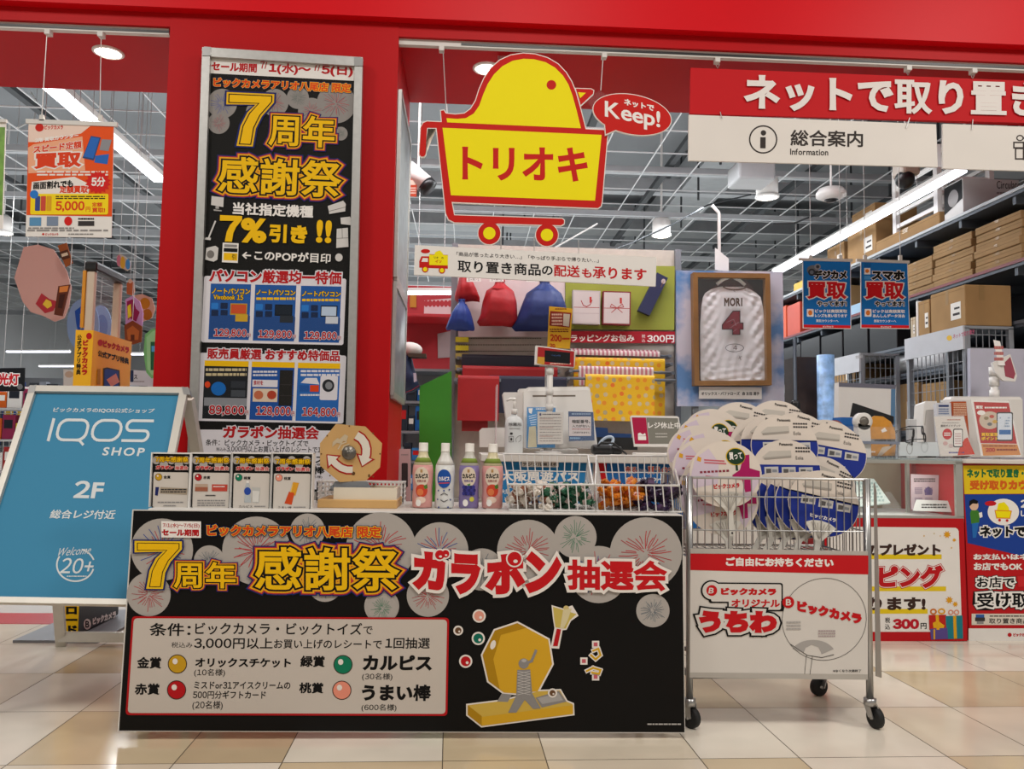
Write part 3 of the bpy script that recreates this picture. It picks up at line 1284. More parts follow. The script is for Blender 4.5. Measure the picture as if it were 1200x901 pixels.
# ------------------------------------------------------------------ two blue buy-back posters at the right
BP = ink('#1470bd')
RP = ink('#d2141e')
for (Q, tx, lab, w0, l2, dx, dy) in (([(162, 500), (388, 504), (390, 822), (164, 818)], 'デジカメ', 'blue hanging poster with a camera picture, left of the two blue posters', (214, 546, 370, 588), 'レンズも買い取ります', 0, 0),
                                     ([(434, 505), (655, 512), (665, 822), (435, 818)], 'スマホ', 'blue hanging poster with a phone picture, right of the two blue posters', (486, 548, 638, 592), 'あんしんデータ消去', 271, 1)):
    t = thing('buy_back_poster', at(970+dx/4, 385, 4.7), lab, 'hanging sign', 'blue buy-back posters')
    s = Board(970, 345, 4.7, sl=.006, sk=.01)
    s.crop(900, 180, 4)
    s.slab(Q, .004, PAPER)
    s.k = 2
    q = grow(Q, -3)
    s.poly(q, BP)
    s.k = 3
    s.poly([(q[3][0]-.4, q[3][1]-14), (q[2][0]-.4, q[2][1]-14), q[2], q[3]], RP)
    if dx == 0:
        s.ell(210, 545, 28, 22, ink('#6d7076'))
        s.k = 4
        s.ell(205, 556, 17, 17, ink('#33363c'))
        s.ell(232, 530, 15, 14, ink('#8b8e94'))
        s.k = 5
        s.ell(205, 556, 9, 9, ink('#6a7280'))
        s.ell(233, 530, 8, 8, ink('#3a3d44'))
        s.k = 3
    else:
        s.rect(450, 512, 482, 532, ink('#0f5ea6'))
        s.rect(451, 536, 480, 566, WHITE)
        s.rect(451, 572, 480, 590, ink('#4a9ad8'))
        s.k = 4
        s.ell(465, 550, 9, 9, ink('#e07a2a'))
        s.k = 3
    s.text(tx, *w0, BLACK, .07, [(.13, WHITE)])
    s.text('買取', 182+dx, 598+dy, 368+dx, 682+dy, RP, .06, [(.1, WHITE)])
    s.text('やってます!', 230+dx, 690+dy, 368+dx, 715+dy, BLACK, .05, [(.13, WHITE)])
    s.rrect(182+dx, 728, 214+dx, 764, 4, WHITE)
    s.k = 4
    s.ell(198+dx, 746, 10, 12, ink('#e07a2a'))
    s.k = 3
    s.text('ビックは高額買取', 220+dx, 729+dy, 371+dx, 746+dy, WHITE, .04)
    s.text(l2, 220+dx, 751+dy, 371+dx, 767+dy, WHITE, .04)
    s.text('買取カウンターへ', 225+dx, 777+dy, 330+dx, 790+dy, WHITE, .02)
    s.k = 4
    s.text('ビックカメラ', 258+dx, 807+dy, 306+dx, 815+dy, WHITE, .04)
    s.build('poster_sheet', t)
    m = MB()
    m.bar(at(900+(Q[0][0]-20)/4, 180+(Q[0][1]-5)/4, 4.695), at(900+(Q[1][0]+6)/4, 180+(Q[1][1]-3)/4, 4.695), .016, .016, RAILW)
    m.build('top_bar', t)
    m = MB()
    for x in ((200, 340) if dx == 0 else (455, 620)):
        a = at(900+x/4, 180+500/4, 4.7)
        m.tube([a, (a.x, 4.7, 4.3)], .002, WIRE, n=5)
        m.bar(a, a+Vector((0, 0, .03)), .02, .012, RAILW)
    m.build('hanging_wire', t)
# ------------------------------------------------------------------ event table and its black front board
TOPZ = 0.695
tA, tB = at(172, 600, 2.64), at(800, 604, 2.64)
TX0, TX1 = tA.x-.0, tB.x
t = thing('event_table', ((TX0+TX1)/2, 2.9, 0), 'long white-topped folding table behind the black prize draw board', 'table')
WT = mat('white_table_top', '#dcd9d4', .35, var=.02)
MB().span((TX0, 2.645, TOPZ-.03), (TX1, 3.10, TOPZ), WT, bev=.004).build('tabletop', t)
for x in (TX0+.12, TX1-.12):
    for y in (2.72, 3.04):
        MB().tube([(x, y, 0), (x, y, TOPZ-.03)], .014, STEEL).build('leg', t)
MB().span((TX0+.12, 2.71, .12), (TX0+.14, 3.05, .14), STEEL).span((TX1-.14, 2.71, .12), (TX1-.12, 3.05, .14), STEEL).build('stretcher', t)

t = thing('prize_draw_board', at(470, 858, 2.6), 'wide black front board with yellow and red lettering, a prize list and a drum picture', 'display board')
s = Board(470, 858, 2.612, tilt=-2.0, sl=.011, sk=0)
C0 = [(155, 597), (800, 603.5), (803, 859), (138, 857)]
s.slab(C0, .007, mat('white_foam_board', '#d6d2cb', .6, var=.02))
BK = mat('black_print', '#080707', .42, var=0, spec=.2)
s.k = 1.5
s.poly([(156.5, 598.3), (799.3, 604.6), (802.2, 858), (139.5, 856)], BK)
s.k = 2
s.crop(130, 590, 3.4286)
BL2 = ink('#aca6a0')


def inks3(c):
    return {'r': [ink('#b8343a'), ink('#a8484c')], 'b': [ink('#2c4a96'), ink('#b8404a')], 'g': [ink('#2f7a5a'), ink('#5a8a72')], 'k': [ink('#4a5a6a'), ink('#6a7a80')]}[c]


for x, y, r, c in ((205, 185, 125, 'b'), (152, 365, 88, 'r'), (395, 230, 62, 'k'), (585, 190, 138, 'r'), (790, 110, 70, 'k'), (860, 325, 70, 'k'), (1085, 175, 140, 'r'), (1088, 412, 70, 'g')):
    s.burst(x, y, r, BL2, inks3(c), RND, 30)
    s.k += .3
s.crop(460, 590, 3.4286)
for x, y, r, c in ((190, 190, 115, 'b'), (142, 370, 85, 'r'), (360, 265, 85, 'k'), (545, 190, 125, 'r'), (735, 135, 85, 'g'), (1018, 200, 145, 'r'), (828, 285, 115, 'b'), (1046, 430, 67, 'k'), (-40, 420, 60, 'g')):
    s.burst(x, y, r, BL2, inks3(c), RND, 30)
    s.k += .3
s.crop(130, 590, 3.4286)
s.k = 10
s.rect(202, 70, 362, 136, WHITE)
s.k = 11
s.text('7/1(水)〜7/5(日)', 208, 78, 356, 98, ink('#b3161c'), .02)
s.text('セール期間', 204, 102, 354, 130, ink('#b3161c'), .06)
s.text('ビックカメラアリオ八尾店 限定', 386, 84, 1086, 130, ink('#d0401a'), .045, [(.09, ink('#f0bc1a')), (.15, NAVY)])
s.k = 14
s.text('7', 108, 160, 272, 332, YF, .02, [(.032, BLACK), (.065, ink('#eac01c')), (.09, NAVY)])
gaudy(s, '周年', 252, 232, 502, 340, .8)
gaudy(s, '感謝祭', 578, 172, 1160, 348, .8)
s.crop(460, 590, 3.4286)
s.k = 20
RG = ink('#c3151c')
for ch, x0, y0, x1, y1, sl_ in (('カ', 84, 188, 212, 342, .09), ('ラ', 236, 200, 352, 362, .05), ('ホ', 376, 212, 530, 372, -.12), ('ン', 536, 196, 678, 360, -.05)):
    s.text(ch, x0, y0, x1, y1, RG, .07, [(.15, WB)], sl=sl_)
s.k = 22
for cx, cy, r in ((190, 206, 19), (213, 202, 15), (490, 222, 28)):
    s.k = 22
    s.ell(cx, cy, r+6, r+6, WB)
    s.k = 23
    s.ell(cx, cy, r, r, RG)
    s.k = 24
    s.ell(cx+r*.15, cy+r*.35, r*.32, r*.25, WB)
s.k = 20
s.text('抽選会', 700, 222, 1104, 348, RG, .055, [(.13, WB)], sl=.015)
# prize list panel
s.crop(130, 710, 2.927)
s.k = 12
s.sk = -.04


def rr4(inset, m):
    q = [(72, 35), (1160, 40), (1154, 377), (50, 374)]
    q = grow(q, -inset)
    pts = []
    r = 14
    for i in range(4):
        a, b, c = Vector((*q[i-1], 0)), Vector((*q[i], 0)), Vector((*q[(i+1) % 4], 0))
        u, v = (a-b).normalized()*r, (c-b).normalized()*r
        for tt in (0, .25, .5, .75, 1):
            w = b+u*(1-tt)**2+v*tt**2
            pts.append((w.x, w.y))
    s.poly(pts, m)


rr4(0, ink('#b5141a'))
s.k = 13
rr4(7, ink('#c9c0b6'))
s.k = 14
s.sl = .004
s.text('条件：', 133, 58, 275, 103, BLACK, .025)
s.text('ビックカメラ・ビックトイズ', 290, 56, 862, 98, BLACK, .015)
s.text('で', 866, 70, 898, 97, BLACK, .01)
s.text('税込み', 208, 124, 280, 143, BLACK, .0)
s.text('3,000円以上', 286, 108, 556, 148, BLACK, .02)
s.text('お買い上げのレシートで', 560, 114, 930, 146, BLACK, .015)
s.text('1回抽選', 942, 108, 1095, 146, BLACK, .02)
s.text('金賞', 90, 174, 174, 215, BLACK, .05)
s.text('オリックスチケット', 290, 178, 618, 210, BLACK, .04)
s.text('(10名様)', 286, 215, 392, 243, BLACK, .01)
s.text('緑賞', 650, 170, 735, 210, BLACK, .05)
s.text('カルピス', 866, 168, 1102, 220, BLACK, .05)
s.text('(30名様)', 862, 230, 966, 256, BLACK, .01)
s.text('赤賞', 82, 265, 168, 305, BLACK, .05)
s.text('ミスドor31アイスクリームの', 286, 258, 616, 284, BLACK, .02)
s.text('500円分ギフトカード', 282, 290, 532, 318, BLACK, .02)
s.text('(20名様)', 280, 325, 384, 357, BLACK, .01)
s.text('桃賞', 646, 262, 730, 300, BLACK, .05)
s.text('うまい棒', 862, 268, 1100, 326, BLACK, .05)
s.text('(600名様)', 860, 336, 980, 362, BLACK, .01)
for cx, cy, c in ((228, 199, '#c79a20'), (225, 288, '#b8141c'), (796, 201, '#0f7a58'), (792, 289, '#e8917a')):
    s.k = 14
    s.ell(cx, cy, 33, 33, ink('#3a2820'))
    s.k = 15
    s.ell(cx, cy, 30, 30, ink(c))
    s.k = 16
    s.ell(cx-8, cy-9, 9, 10, WB)
# picture of the drum
s.crop(520, 690, 4)
s.sl = s.sk = 0
GD, GD2, GD3 = ink('#d6a628'), ink('#b08414'), ink('#cfae4c')
GS = ink('#8d8a88')
s.k = 12
octo = [(345, 160), (240, 195), (182, 310), (210, 432), (282, 486), (345, 490), (440, 480), (508, 352), (490, 238)]
base = [(112, 545), (250, 528), (300, 520), (440, 480), (545, 476), (575, 528), (604, 540), (606, 586), (178, 642), (112, 590)]
s.poly(grow(octo, 8), WB)
s.poly(grow(base, 7), WB)
s.k = 13
s.poly(octo, GD)
s.poly(base, GD3)
s.poly([(250, 528), (272, 490), (320, 495), (300, 530)], GS)
s.k = 14
s.poly([(345, 160), (240, 195), (182, 310), (210, 432), (282, 486), (262, 470), (232, 330), (268, 215), (388, 182)], GD2)
s.ell(231, 262, 12, 22, WB, rot=18)
s.poly([(112, 545), (178, 596), (178, 642), (112, 590)], GD2)
s.poly([(178, 600), (606, 545), (606, 586), (178, 642)], GD)
s.poly([(430, 510), (540, 478), (576, 528), (460, 556)], GS)
s.k = 15
s.poly([(440, 512), (538, 488), (560, 522), (462, 540)], ink('#a9a6a4'))
s.poly([(345, 380), (405, 378), (415, 490), (455, 560), (418, 562), (380, 520), (340, 580), (302, 580), (340, 500)], GS)
s.ell(375, 350, 24, 24, GS)
s.line([(395, 345), (412, 338), (432, 290)], 12, GS)
s.k = 16
for j in range(8):
    s.line([(347, 385+j*14), (405, 398+j*14)], 2.5, ink('#c8c4c0'))
    s.line([(347, 398+j*14), (405, 385+j*14)], 2.5, ink('#c8c4c0'))
s.ell(376, 336, 12, 8, ink('#b5b2b0'))
for cx, cy, c, r in ((166, 127, '#e09a86', 23), (162, 232, '#0f6a58', 23), (103, 339, '#b8141c', 23), (68, 195, '#6a4a30', 15), (510, 488, '#6a4a30', 14)):
    s.k = 17
    s.ell(cx, cy, r+8, r+8, WB)
    s.k = 18
    s.ell(cx, cy, r, r, ink(c))
    s.k = 19
    s.ell(cx+r*.3, cy+r*.3, r*.3, r*.3, WB)
s.k = 12
bell = [(512, 84), (560, 98), (600, 84), (624, 124), (592, 146), (572, 186), (552, 188), (536, 274), (508, 272), (525, 184), (518, 140)]
s.poly(grow(bell, 6), WB)
s.k = 13
s.poly([(512, 84), (560, 98), (622, 118), (592, 146), (572, 186), (524, 180), (518, 140)], ink('#c9b45a'))
s.ell(574, 90, 13, 12, ink('#d0bc7a'))
s.k = 14
s.poly([(560, 98), (600, 92), (580, 150), (562, 186), (545, 184)], ink('#d8cca0'))
s.poly([(530, 186), (550, 190), (534, 268), (512, 268)], ink('#b8141c'))
# streamers of the printed party popper
for pts in ([(700, 290), (725, 280), (735, 310), (712, 330), (690, 310)], [(670, 385), (700, 370), (735, 380), (728, 398), (695, 392)]):
    s.k = 12
    s.line(pts, 20, WB)
    s.k = 13
    s.line(pts, 9, ink('#d8a81c'))
for x, y in ((712, 260), (657, 338), (712, 412)):
    s.k = 12
    s.rect(x-17, y-17, x+17, y+17, WB)
    s.k = 13
    s.rect(x-9, y-9, x+9, y+9, ink('#c8606a'))
s.micro(955, 628, 1112, 640, 1, ink('#b8b4b0'), RND)
s.build('board_print', t)

# ------------------------------------------------------------------ four prize cards in a row
for i, (x0, x1, lab, bc) in enumerate(((179.5, 223, 'prize card with a gold ball and tickets, leftmost of the four cards', '#c79a20'),
                                       (226, 271, 'prize card with a red ball and gift vouchers, second of the four', '#b8141c'),
                                       (273.5, 318, 'prize card with a green ball, a bottle and a glass, third of four', '#0f7a58'),
                                       (320.5, 366, 'prize card with a pink ball and a snack stick, nearest the wooden drum', '#e8917a'))):
    c = at((x0+x1)/2, 597, 2.70)
    t = thing('prize_card', (c.x, c.y, TOPZ), lab, 'card', 'prize cards on the event table')
    s = Board((x0+x1)/2, 580, 2.70, sl=.012, sk=-.03)
    y0 = 531+i*.7
    q = [(x0, y0), (x1, y0+.6), (x1-1, 597.2), (x0-1.6, 596.8)]
    s.slab(q, .002, BK)
    s.crop(160, 480, 3.75)
    X0, X1 = (x0-160)*3.75, (x1-160)*3.75
    s.k = 2
    for k in range(5):
        s.ell(X0+14+k*33, 222+k % 2*18, 18, 18, BL2)
    s.k = 3
    s.text('7周年感謝祭', X0+10, 206+i*3, X1-8, 230+i*3, YF, .03, [(.08, BLACK), (.11, ink('#d89a1a'))])
    s.k = 6
    s.text('ガラポン', X0+12, 244+i*2, X0+90, 262+i*2, RG, .06, [(.11, WB)])
    s.text('抽選会', X0+96, 246+i*2, X1-10, 264+i*2, RG, .03, [(.1, WB)])
    s.k = 3
    s.rrect(X0+2, 274+i*2, X1-8, 428+i*2, 6, ink('#cfc8bf'))
    s.k = 4
    s.ell(X0+24, 296+i, 16, 16, DGREY)
    s.k = 5
    s.ell(X0+24, 296+i, 14, 14, ink(bc))
    s.k = 6
    s.ell(X0+20, 291+i, 4, 4, WB)
    s.k = 5
    s.text(['金賞', '赤賞', '緑賞', '桃賞'][i], X0+46, 289+i*2, X0+76, 303+i*2, BLACK, .03)
    if i == 0:
        s.poly([(X0+10, 340), (X0+26, 340), (X0+20, 378), (X0+8, 376)], NAVY)
        s.poly([(X0+32, 340), (X0+150, 346), (X0+148, 374), (X0+28, 368)], ink('#a89a86'))
        s.k = 6
        s.micro(X0+34, 346, X0+146, 366, 2, DGREY, RND)
        s.k = 5
        s.micro(X0+20, 402, X0+132, 412, 1, GREY, RND)
        s.micro(X0+45, 417, X0+100, 427, 1, GREY, RND)
    elif i == 1:
        s.rect(X0+10, 326, X0+66, 358, ink('#b8a08c'))
        s.rect(X0+84, 328, X0+152, 358, ink('#c0483a'))
        s.k = 6
        s.rect(X0+10, 340, X0+66, 358, ink('#a06048'))
        s.micro(X0+90, 334, X0+140, 342, 1, WB, RND)
        s.k = 5
        s.micro(X0+55, 372, X0+100, 382, 1, DGREY, RND)
        s.micro(X0+20, 394, X0+142, 426, 3, GREY, RND)
    elif i == 2:
        s.poly([(X0+58, 318), (X0+68, 318), (X0+74, 342), (X0+78, 408), (X0+48, 408), (X0+50, 342)], ink('#b4babc'))
        s.poly([(X0+80, 340), (X0+118, 342), (X0+112, 410), (X0+82, 408)], ink('#bdbdb8'))
        s.k = 6
        s.ell(X0+62, 358, 15, 17, ink('#2a4aa0'))
        s.poly([(X0+84, 356), (X0+115, 358), (X0+110, 406), (X0+84, 405)], ink('#d8d6d0'))
        s.rect(X0+57, 312, X0+69, 322, WHITE)
        s.k = 5
        s.text('カルピス', X0+24, 420, X0+84, 430, DGREY, .01)
        s.micro(X0+92, 420, X0+140, 430, 1, GREY, RND)
    else:
        s.poly([(X0+86, 318), (X0+112, 322), (X0+96, 378), (X0+70, 372)], ink('#d89a2a'))
        s.poly([(X0+68, 360), (X0+92, 366), (X0+80, 418), (X0+48, 412)], ink('#cc4a20'))
        s.k = 6
        s.line([(X0+84, 330), (X0+76, 362)], 4, ink('#e8c05a'))
        s.k = 5
        s.text('うまい棒', X0+20, 424, X0+80, 433, DGREY, .01)
        s.micro(X0+88, 424, X0+142, 433, 1, GREY, RND)
    s.build('card_print', t)
    m = MB()
    a, b = at(x0-1.5, 528.5, 2.698), at(x1+1.5, 529.5, 2.698)
    m.span((a.x, 2.697, a.z-.008), (b.x, 2.735, a.z-.004), WPLA)
    m.span((a.x, 2.730, TOPZ), (b.x, 2.735, a.z-.004), WPLA)
    m.span((a.x, 2.692, TOPZ), (a.x+.003, 2.735, a.z-.004), WPLA)
    m.span((b.x-.003, 2.692, TOPZ), (b.x, 2.735, a.z-.004), WPLA)
    m.build('card_holder', t)

# ------------------------------------------------------------------ wooden lottery drum
PLY = mat('pale_plywood', '#c99f63', .55, var=.09, nscale=5)
PLYE = mat('plywood_edge', '#a87f48', .6, var=.12, nscale=12)
c = at(411, 533, 2.80)
t = thing('lottery_drum', (c.x, 2.86, TOPZ), 'octagonal wooden lottery drum with red and white arrows on a wooden base', 'lottery drum')
s = Board(411, 533, 2.77, yaw=9)
s.crop(160, 480, 3.75)
oc = [(884, 68), (1026, 66), (1078, 144), (1068, 262), (1012, 318), (876, 316), (806, 228), (816, 142)]
oc = [(877, 62), (1006, 74), (1079, 148), (1070, 254), (1008, 312), (892, 318), (806, 246), (806, 148)]
s.slab(oc, .15, PLY, PLYE)
s.k = 2


def arrow(pts, w, head):
    """curved arrow with a white fill and a red rim"""
    for kk, ex, m_ in ((2, 7, ink('#a51a18')), (3, 0, ink('#d9d2c4'))):
        s.k = kk
        L, R = [], []
        for i, (x, y) in enumerate(pts):
            x0_, y0_ = pts[max(0, i-1)]
            x1_, y1_ = pts[min(len(pts)-1, i+1)]
            d = math.hypot(x1_-x0_, y1_-y0_)
            nx, ny = -(y1_-y0_)/d, (x1_-x0_)/d
            L.append((x+nx*(w+ex), y+ny*(w+ex)))
            R.append((x-nx*(w+ex), y-ny*(w+ex)))
        x0_, y0_ = pts[-2]
        x1_, y1_ = pts[-1]
        d = math.hypot(x1_-x0_, y1_-y0_)
        ux, uy = (x1_-x0_)/d, (y1_-y0_)/d
        hw = head+ex*1.8
        hl = head*1.3+ex*1.5
        for i in range(len(pts)-1):
            s.poly([L[i], L[i+1], R[i+1], R[i]], m_)
        bx, by = x1_-ux*ex*.6, y1_-uy*ex*.6
        s.poly([(bx-uy*hw, by+ux*hw), (bx+ux*hl, by+uy*hl), (bx+uy*hw, by-ux*hw)], m_)


arrow([(966+0, 112), (988, 126), (1004, 148), (1010, 172), (1009, 196), (1005, 208)], 17, 32)
arrow([(950, 264), (925, 264), (900, 256), (878, 240), (866, 228)], 14, 30)
s.k = 3
s.poly([(862, 142), (884, 124), (892, 130), (915, 108), (930, 116), (922, 140), (908, 138), (900, 150), (880, 146), (860, 164)], ink('#bfae90'))
s.line([(886, 172), (898, 152), (922, 142)], 5, ink('#c9b89a'))
s.line([(902, 178), (912, 160), (934, 152)], 5, ink('#c9b89a'))
for x, y in ((935, 68), (1040, 100), (1070, 190), (1040, 290), (950, 312), (850, 286), (812, 190), (838, 110)):
    s.ell(x, y+4, 3.5, 3.5, ink('#6a4c28'))
s.ell(953, 280, 8, 8, ink('#5a3c20'))
s.ell(1022, 290, 5, 7, ink('#6a4c28'))
drum = s.build('drum', t)
hc = at(160+934/3.75, 480+190/3.75, 2.765)
m = MB()
m.lathe([(.0235, .0), (.0235, -.003), (.020, -.006), (.010, -.007), (.009, -.012), (.002, -.013)], mat('drum_hub_steel', '#6e6a64', .35, .8), 28, hc, 'y')
m.build('hub', drum)
m = MB()
for dy in (0.0, .15):
    a = at(395, 560, 2.80)
    for px in (388, 434):
        q = at(px, 576, 2.78)
        m.bar((hc.x+(.02 if px > 411 else -.02), 2.775+dy*1.15, hc.z-.15), (q.x, 2.775+dy*1.15, TOPZ+.07), .03, .006, STEEL)
m.prism([at(385, 575, 2.77), at(393, 564, 2.77), at(430, 564, 2.77), at(438, 575, 2.77)], (0, .008, 0), STEEL)
m.build('stand', t)
a, b = at(372, 588, 2.74), at(465, 597.5, 2.74)
MB().span((a.x, 2.74, TOPZ), (b.x, 2.96, TOPZ+.028), PLY, bev=.003).build('base', t)
a, b = at(391, 571, 2.75), at(464.5, 587, 2.75)
m = MB()
CREAM = mat('cream_painted_wood', '#ddd2bd', .5, var=.03)
zt = a.z
m.span((a.x, 2.75, TOPZ+.028), (b.x, 2.762, zt), CREAM)
m.span((a.x, 2.90, TOPZ+.028), (b.x, 2.912, zt), CREAM)
m.span((a.x, 2.7625, TOPZ+.0345), (a.x+.012, 2.8995, zt-.001), CREAM)
m.span((b.x-.012, 2.7625, TOPZ+.0345), (b.x, 2.8995, zt-.001), CREAM)
m.span((a.x, 2.7625, TOPZ+.0285), (b.x, 2.8995, TOPZ+.034), CREAM)
m.build('tray', t)
# white perforated basket behind the drum base
a, b = at(372, 574, 2.98), at(472, 596, 2.98)
t = thing('plastic_basket', ((a.x+b.x)/2, 3.03, TOPZ), 'low white perforated plastic basket behind the base of the lottery drum', 'basket')
m = MB()
for yy in (2.975, 3.085):
    for k in range(23):
        x = a.x+(b.x-a.x)*k/22
        m.bar((x, yy, TOPZ), (x, yy, TOPZ+.075), .004, .004, WPLA)
    for k in range(5):
        z = TOPZ+.004+.0175*k
        m.bar((a.x, yy, z), (b.x, yy, z), .005, .005, WPLA)
for x in (a.x, b.x):
    for k in range(5):
        m.bar((x, 2.975, TOPZ+.004+.0175*k), (x, 3.085, TOPZ+.004+.0175*k), .005, .005, WPLA)
    for k in range(6):
        m.bar((x, 2.975+.022*k, TOPZ), (x, 2.975+.022*k, TOPZ+.075), .004, .004, WPLA)
m.span((a.x, 2.975, TOPZ), (b.x, 3.085, TOPZ+.004), WPLA)
m.build('basket_mesh', t)

# ------------------------------------------------------------------ four drink bottles
for i, (x0, x1, pink, lab, kind) in enumerate(((482.5, 506.5, '#d2968f', 'pink peach drink bottle nearest the wooden drum', 'peach'),
                                               (509, 532, '#d6d6d2', 'white drink bottle with blue dots, second from the drum', 'plain'),
                                               (537, 561, '#7a6c9c', 'purple grape drink bottle, third from the drum', 'grape'),
                                               (564, 589, '#d08d8a', 'pink peach drink bottle beside the white wire basket', 'peach'))):
    Y = 2.80
    c = at((x0+x1)/2, 600, Y)
    r = (x1-x0)/2/960*Y
    H = at(520, 519, Y).z-TOPZ
    t = thing('drink_bottle', (c.x, Y, TOPZ), lab, 'bottle', 'drink bottles on the event table')
    bm_ = mat('bottle_'+kind+'_film', pink, .32, var=.08, nscale=30)
    top = mat('bottle_shoulder_'+kind, {'peach': '#d9cfa8', 'plain': '#dcdad4', 'grape': '#c9c6bc'}[kind], .3)
    m = MB()
    pr = [(r*.88, .002), (r*.96, .006), (r*.97, .04*H/.23), (r*.94, H*.22), (r*.93, H*.30), (r*.98, H*.42), (r*1.0, H*.55), (r*.93, H*.66)]
    m.lathe(pr, bm_, 28, (c.x, Y, TOPZ))
    bbody = m.build('body', t)
    m = MB()
    m.lathe([(r*.93, H*.66), (r*.74, H*.73), (r*.5, H*.80), (r*.44, H*.84), (r*.44, H*.87)], top, 28, (c.x, Y, TOPZ))
    if kind != 'plain':
        m.lathe([(r*.84, H*.70), (r*.68, H*.755), (r*.63, H*.77)], ink('#7f9440'), 28, (c.x, Y-.0008, TOPZ))
    m.build('shoulder', t)
    m = MB()
    cap = mat('cap_white' if i != 2 else 'cap_pale', '#e6e2da', .4, var=.02)
    m.lathe([(r*.47, H*.865), (r*.47, H*.875), (r*.44, H*.88), (r*.44, H*.985), (r*.41, H), (.001, H)], cap, 28, (c.x, Y, TOPZ))
    m.build('cap', t)
    # printed label wrapped on the bottle: project the flat print on the cylinder
    s = Board((x0+x1)/2, 560, Y)
    s.crop(470, 500, 3.529)
    X0 = (x0-470)*3.529
    X1 = (x1-470)*3.529
    cx = (X0+X1)/2
    s.k = 0
    if kind == 'plain':
        s.ell(cx, 213, 32, 38, ink('#1d4fa0'))
        s.k = 1
        s.text('カルピス', cx-24, 204, cx+24, 222, WHITE, .05)
        s.line([(cx-22, 232), (cx+22, 230)], 4, ink('#c8402a'))
        s.k = 0
        for dx, dy in ((-26, 262), (24, 258), (-30, 298), (30, 300), (-10, 345), (18, 330), (-24, 330), (0, 262), (30, 338)):
            s.ell(cx+dx, dy, 3.5, 3.5, ink('#2a3f80'))
        s.line([(cx-14, 280), (cx, 272), (cx+16, 280)], 3, DGREY)
        s.line([(cx-14, 300), (cx, 308), (cx+16, 300)], 3, DGREY)
    else:
        s.ell(cx, 205, 33, 40, ink('#dccdb8'))
        s.k = 1
        s.text('カルピス', cx-29, 192, cx+29, 212, BLACK, .07)
        s.text('完熟白桃' if kind == 'peach' else '完熟巨峰', cx-20, 217, cx+20, 228, ink('#8a2a30') if kind == 'peach' else ink('#4a3080'), .03)
        s.rect(cx-5, 175, cx+5, 188, ink('#b08a5a'))
        s.k = 2
        if kind == 'peach':
            s.ell(cx, 262, 26, 26, ink('#c8452e'))
            s.k = 3
            s.ell(cx-6, 268, 14, 14, ink('#d87a48'))
            s.poly([(cx+8, 242), (cx+24, 236), (cx+27, 252), (cx+14, 256)], ink('#4f7a2a'))
            s.k = 2
            s.ell(cx-4, 300, 22, 14, ink('#e6cbb8'))
        else:
            for a_ in range(15):
                s.ell(cx-22+(a_ % 5)*11+(a_//5 % 2)*4, 248+(a_//5)*13, 7.5, 7.5, ink('#2c2a66') if a_ % 2 else ink('#3a3a88'))
            s.poly([(cx-6, 236), (cx+8, 232), (cx+6, 246), (cx-4, 246)], ink('#5a8a3a'))
            s.ell(cx+14, 297, 10, 10, ink('#c8c04a'))
        s.ell(cx-14, 312, 12, 14, WHITE)
        s.micro(cx-26, 332, cx+26, 344, 1, WHITE, RND)
    # wrap: cut the flat print into narrow strips first so that it follows the curve
    bm = bmesh.new()
    bv = [bm.verts.new(v) for v in s.mb.v]
    for f_, mi_ in zip(s.mb.f, s.mb.m):
        try:
            bf = bm.faces.new([bv[k] for k in f_])
            bf.material_index = mi_
        except ValueError:
            pass
    for q in range(-9, 10):
        bmesh.ops.bisect_plane(bm, geom=bm.verts[:]+bm.edges[:]+bm.faces[:], plane_co=(c.x+r*q/10, 0, 0), plane_no=(1, 0, 0))
    bm.verts.index_update()
    s.mb.v = [tuple(v.co) for v in bm.verts]
    s.mb.f = [[v.index for v in f.verts] for f in bm.faces]
    s.mb.m = [f.material_index for f in bm.faces]
    s.mb.smooth = [True]*len(s.mb.f)
    bm.free()
    nv = []
    for v in s.mb.v:
        dx = max(-r*.96, min(r*.96, v[0]-c.x))
        rr = r*1.006+(Y-v[1])*.4
        a_ = dx/r*0.96
        nv.append((c.x+rr*sin(a_)*1.0, Y-rr*cos(a_), v[2]))
    s.mb.v = nv
    s.build('label_print', bbody)

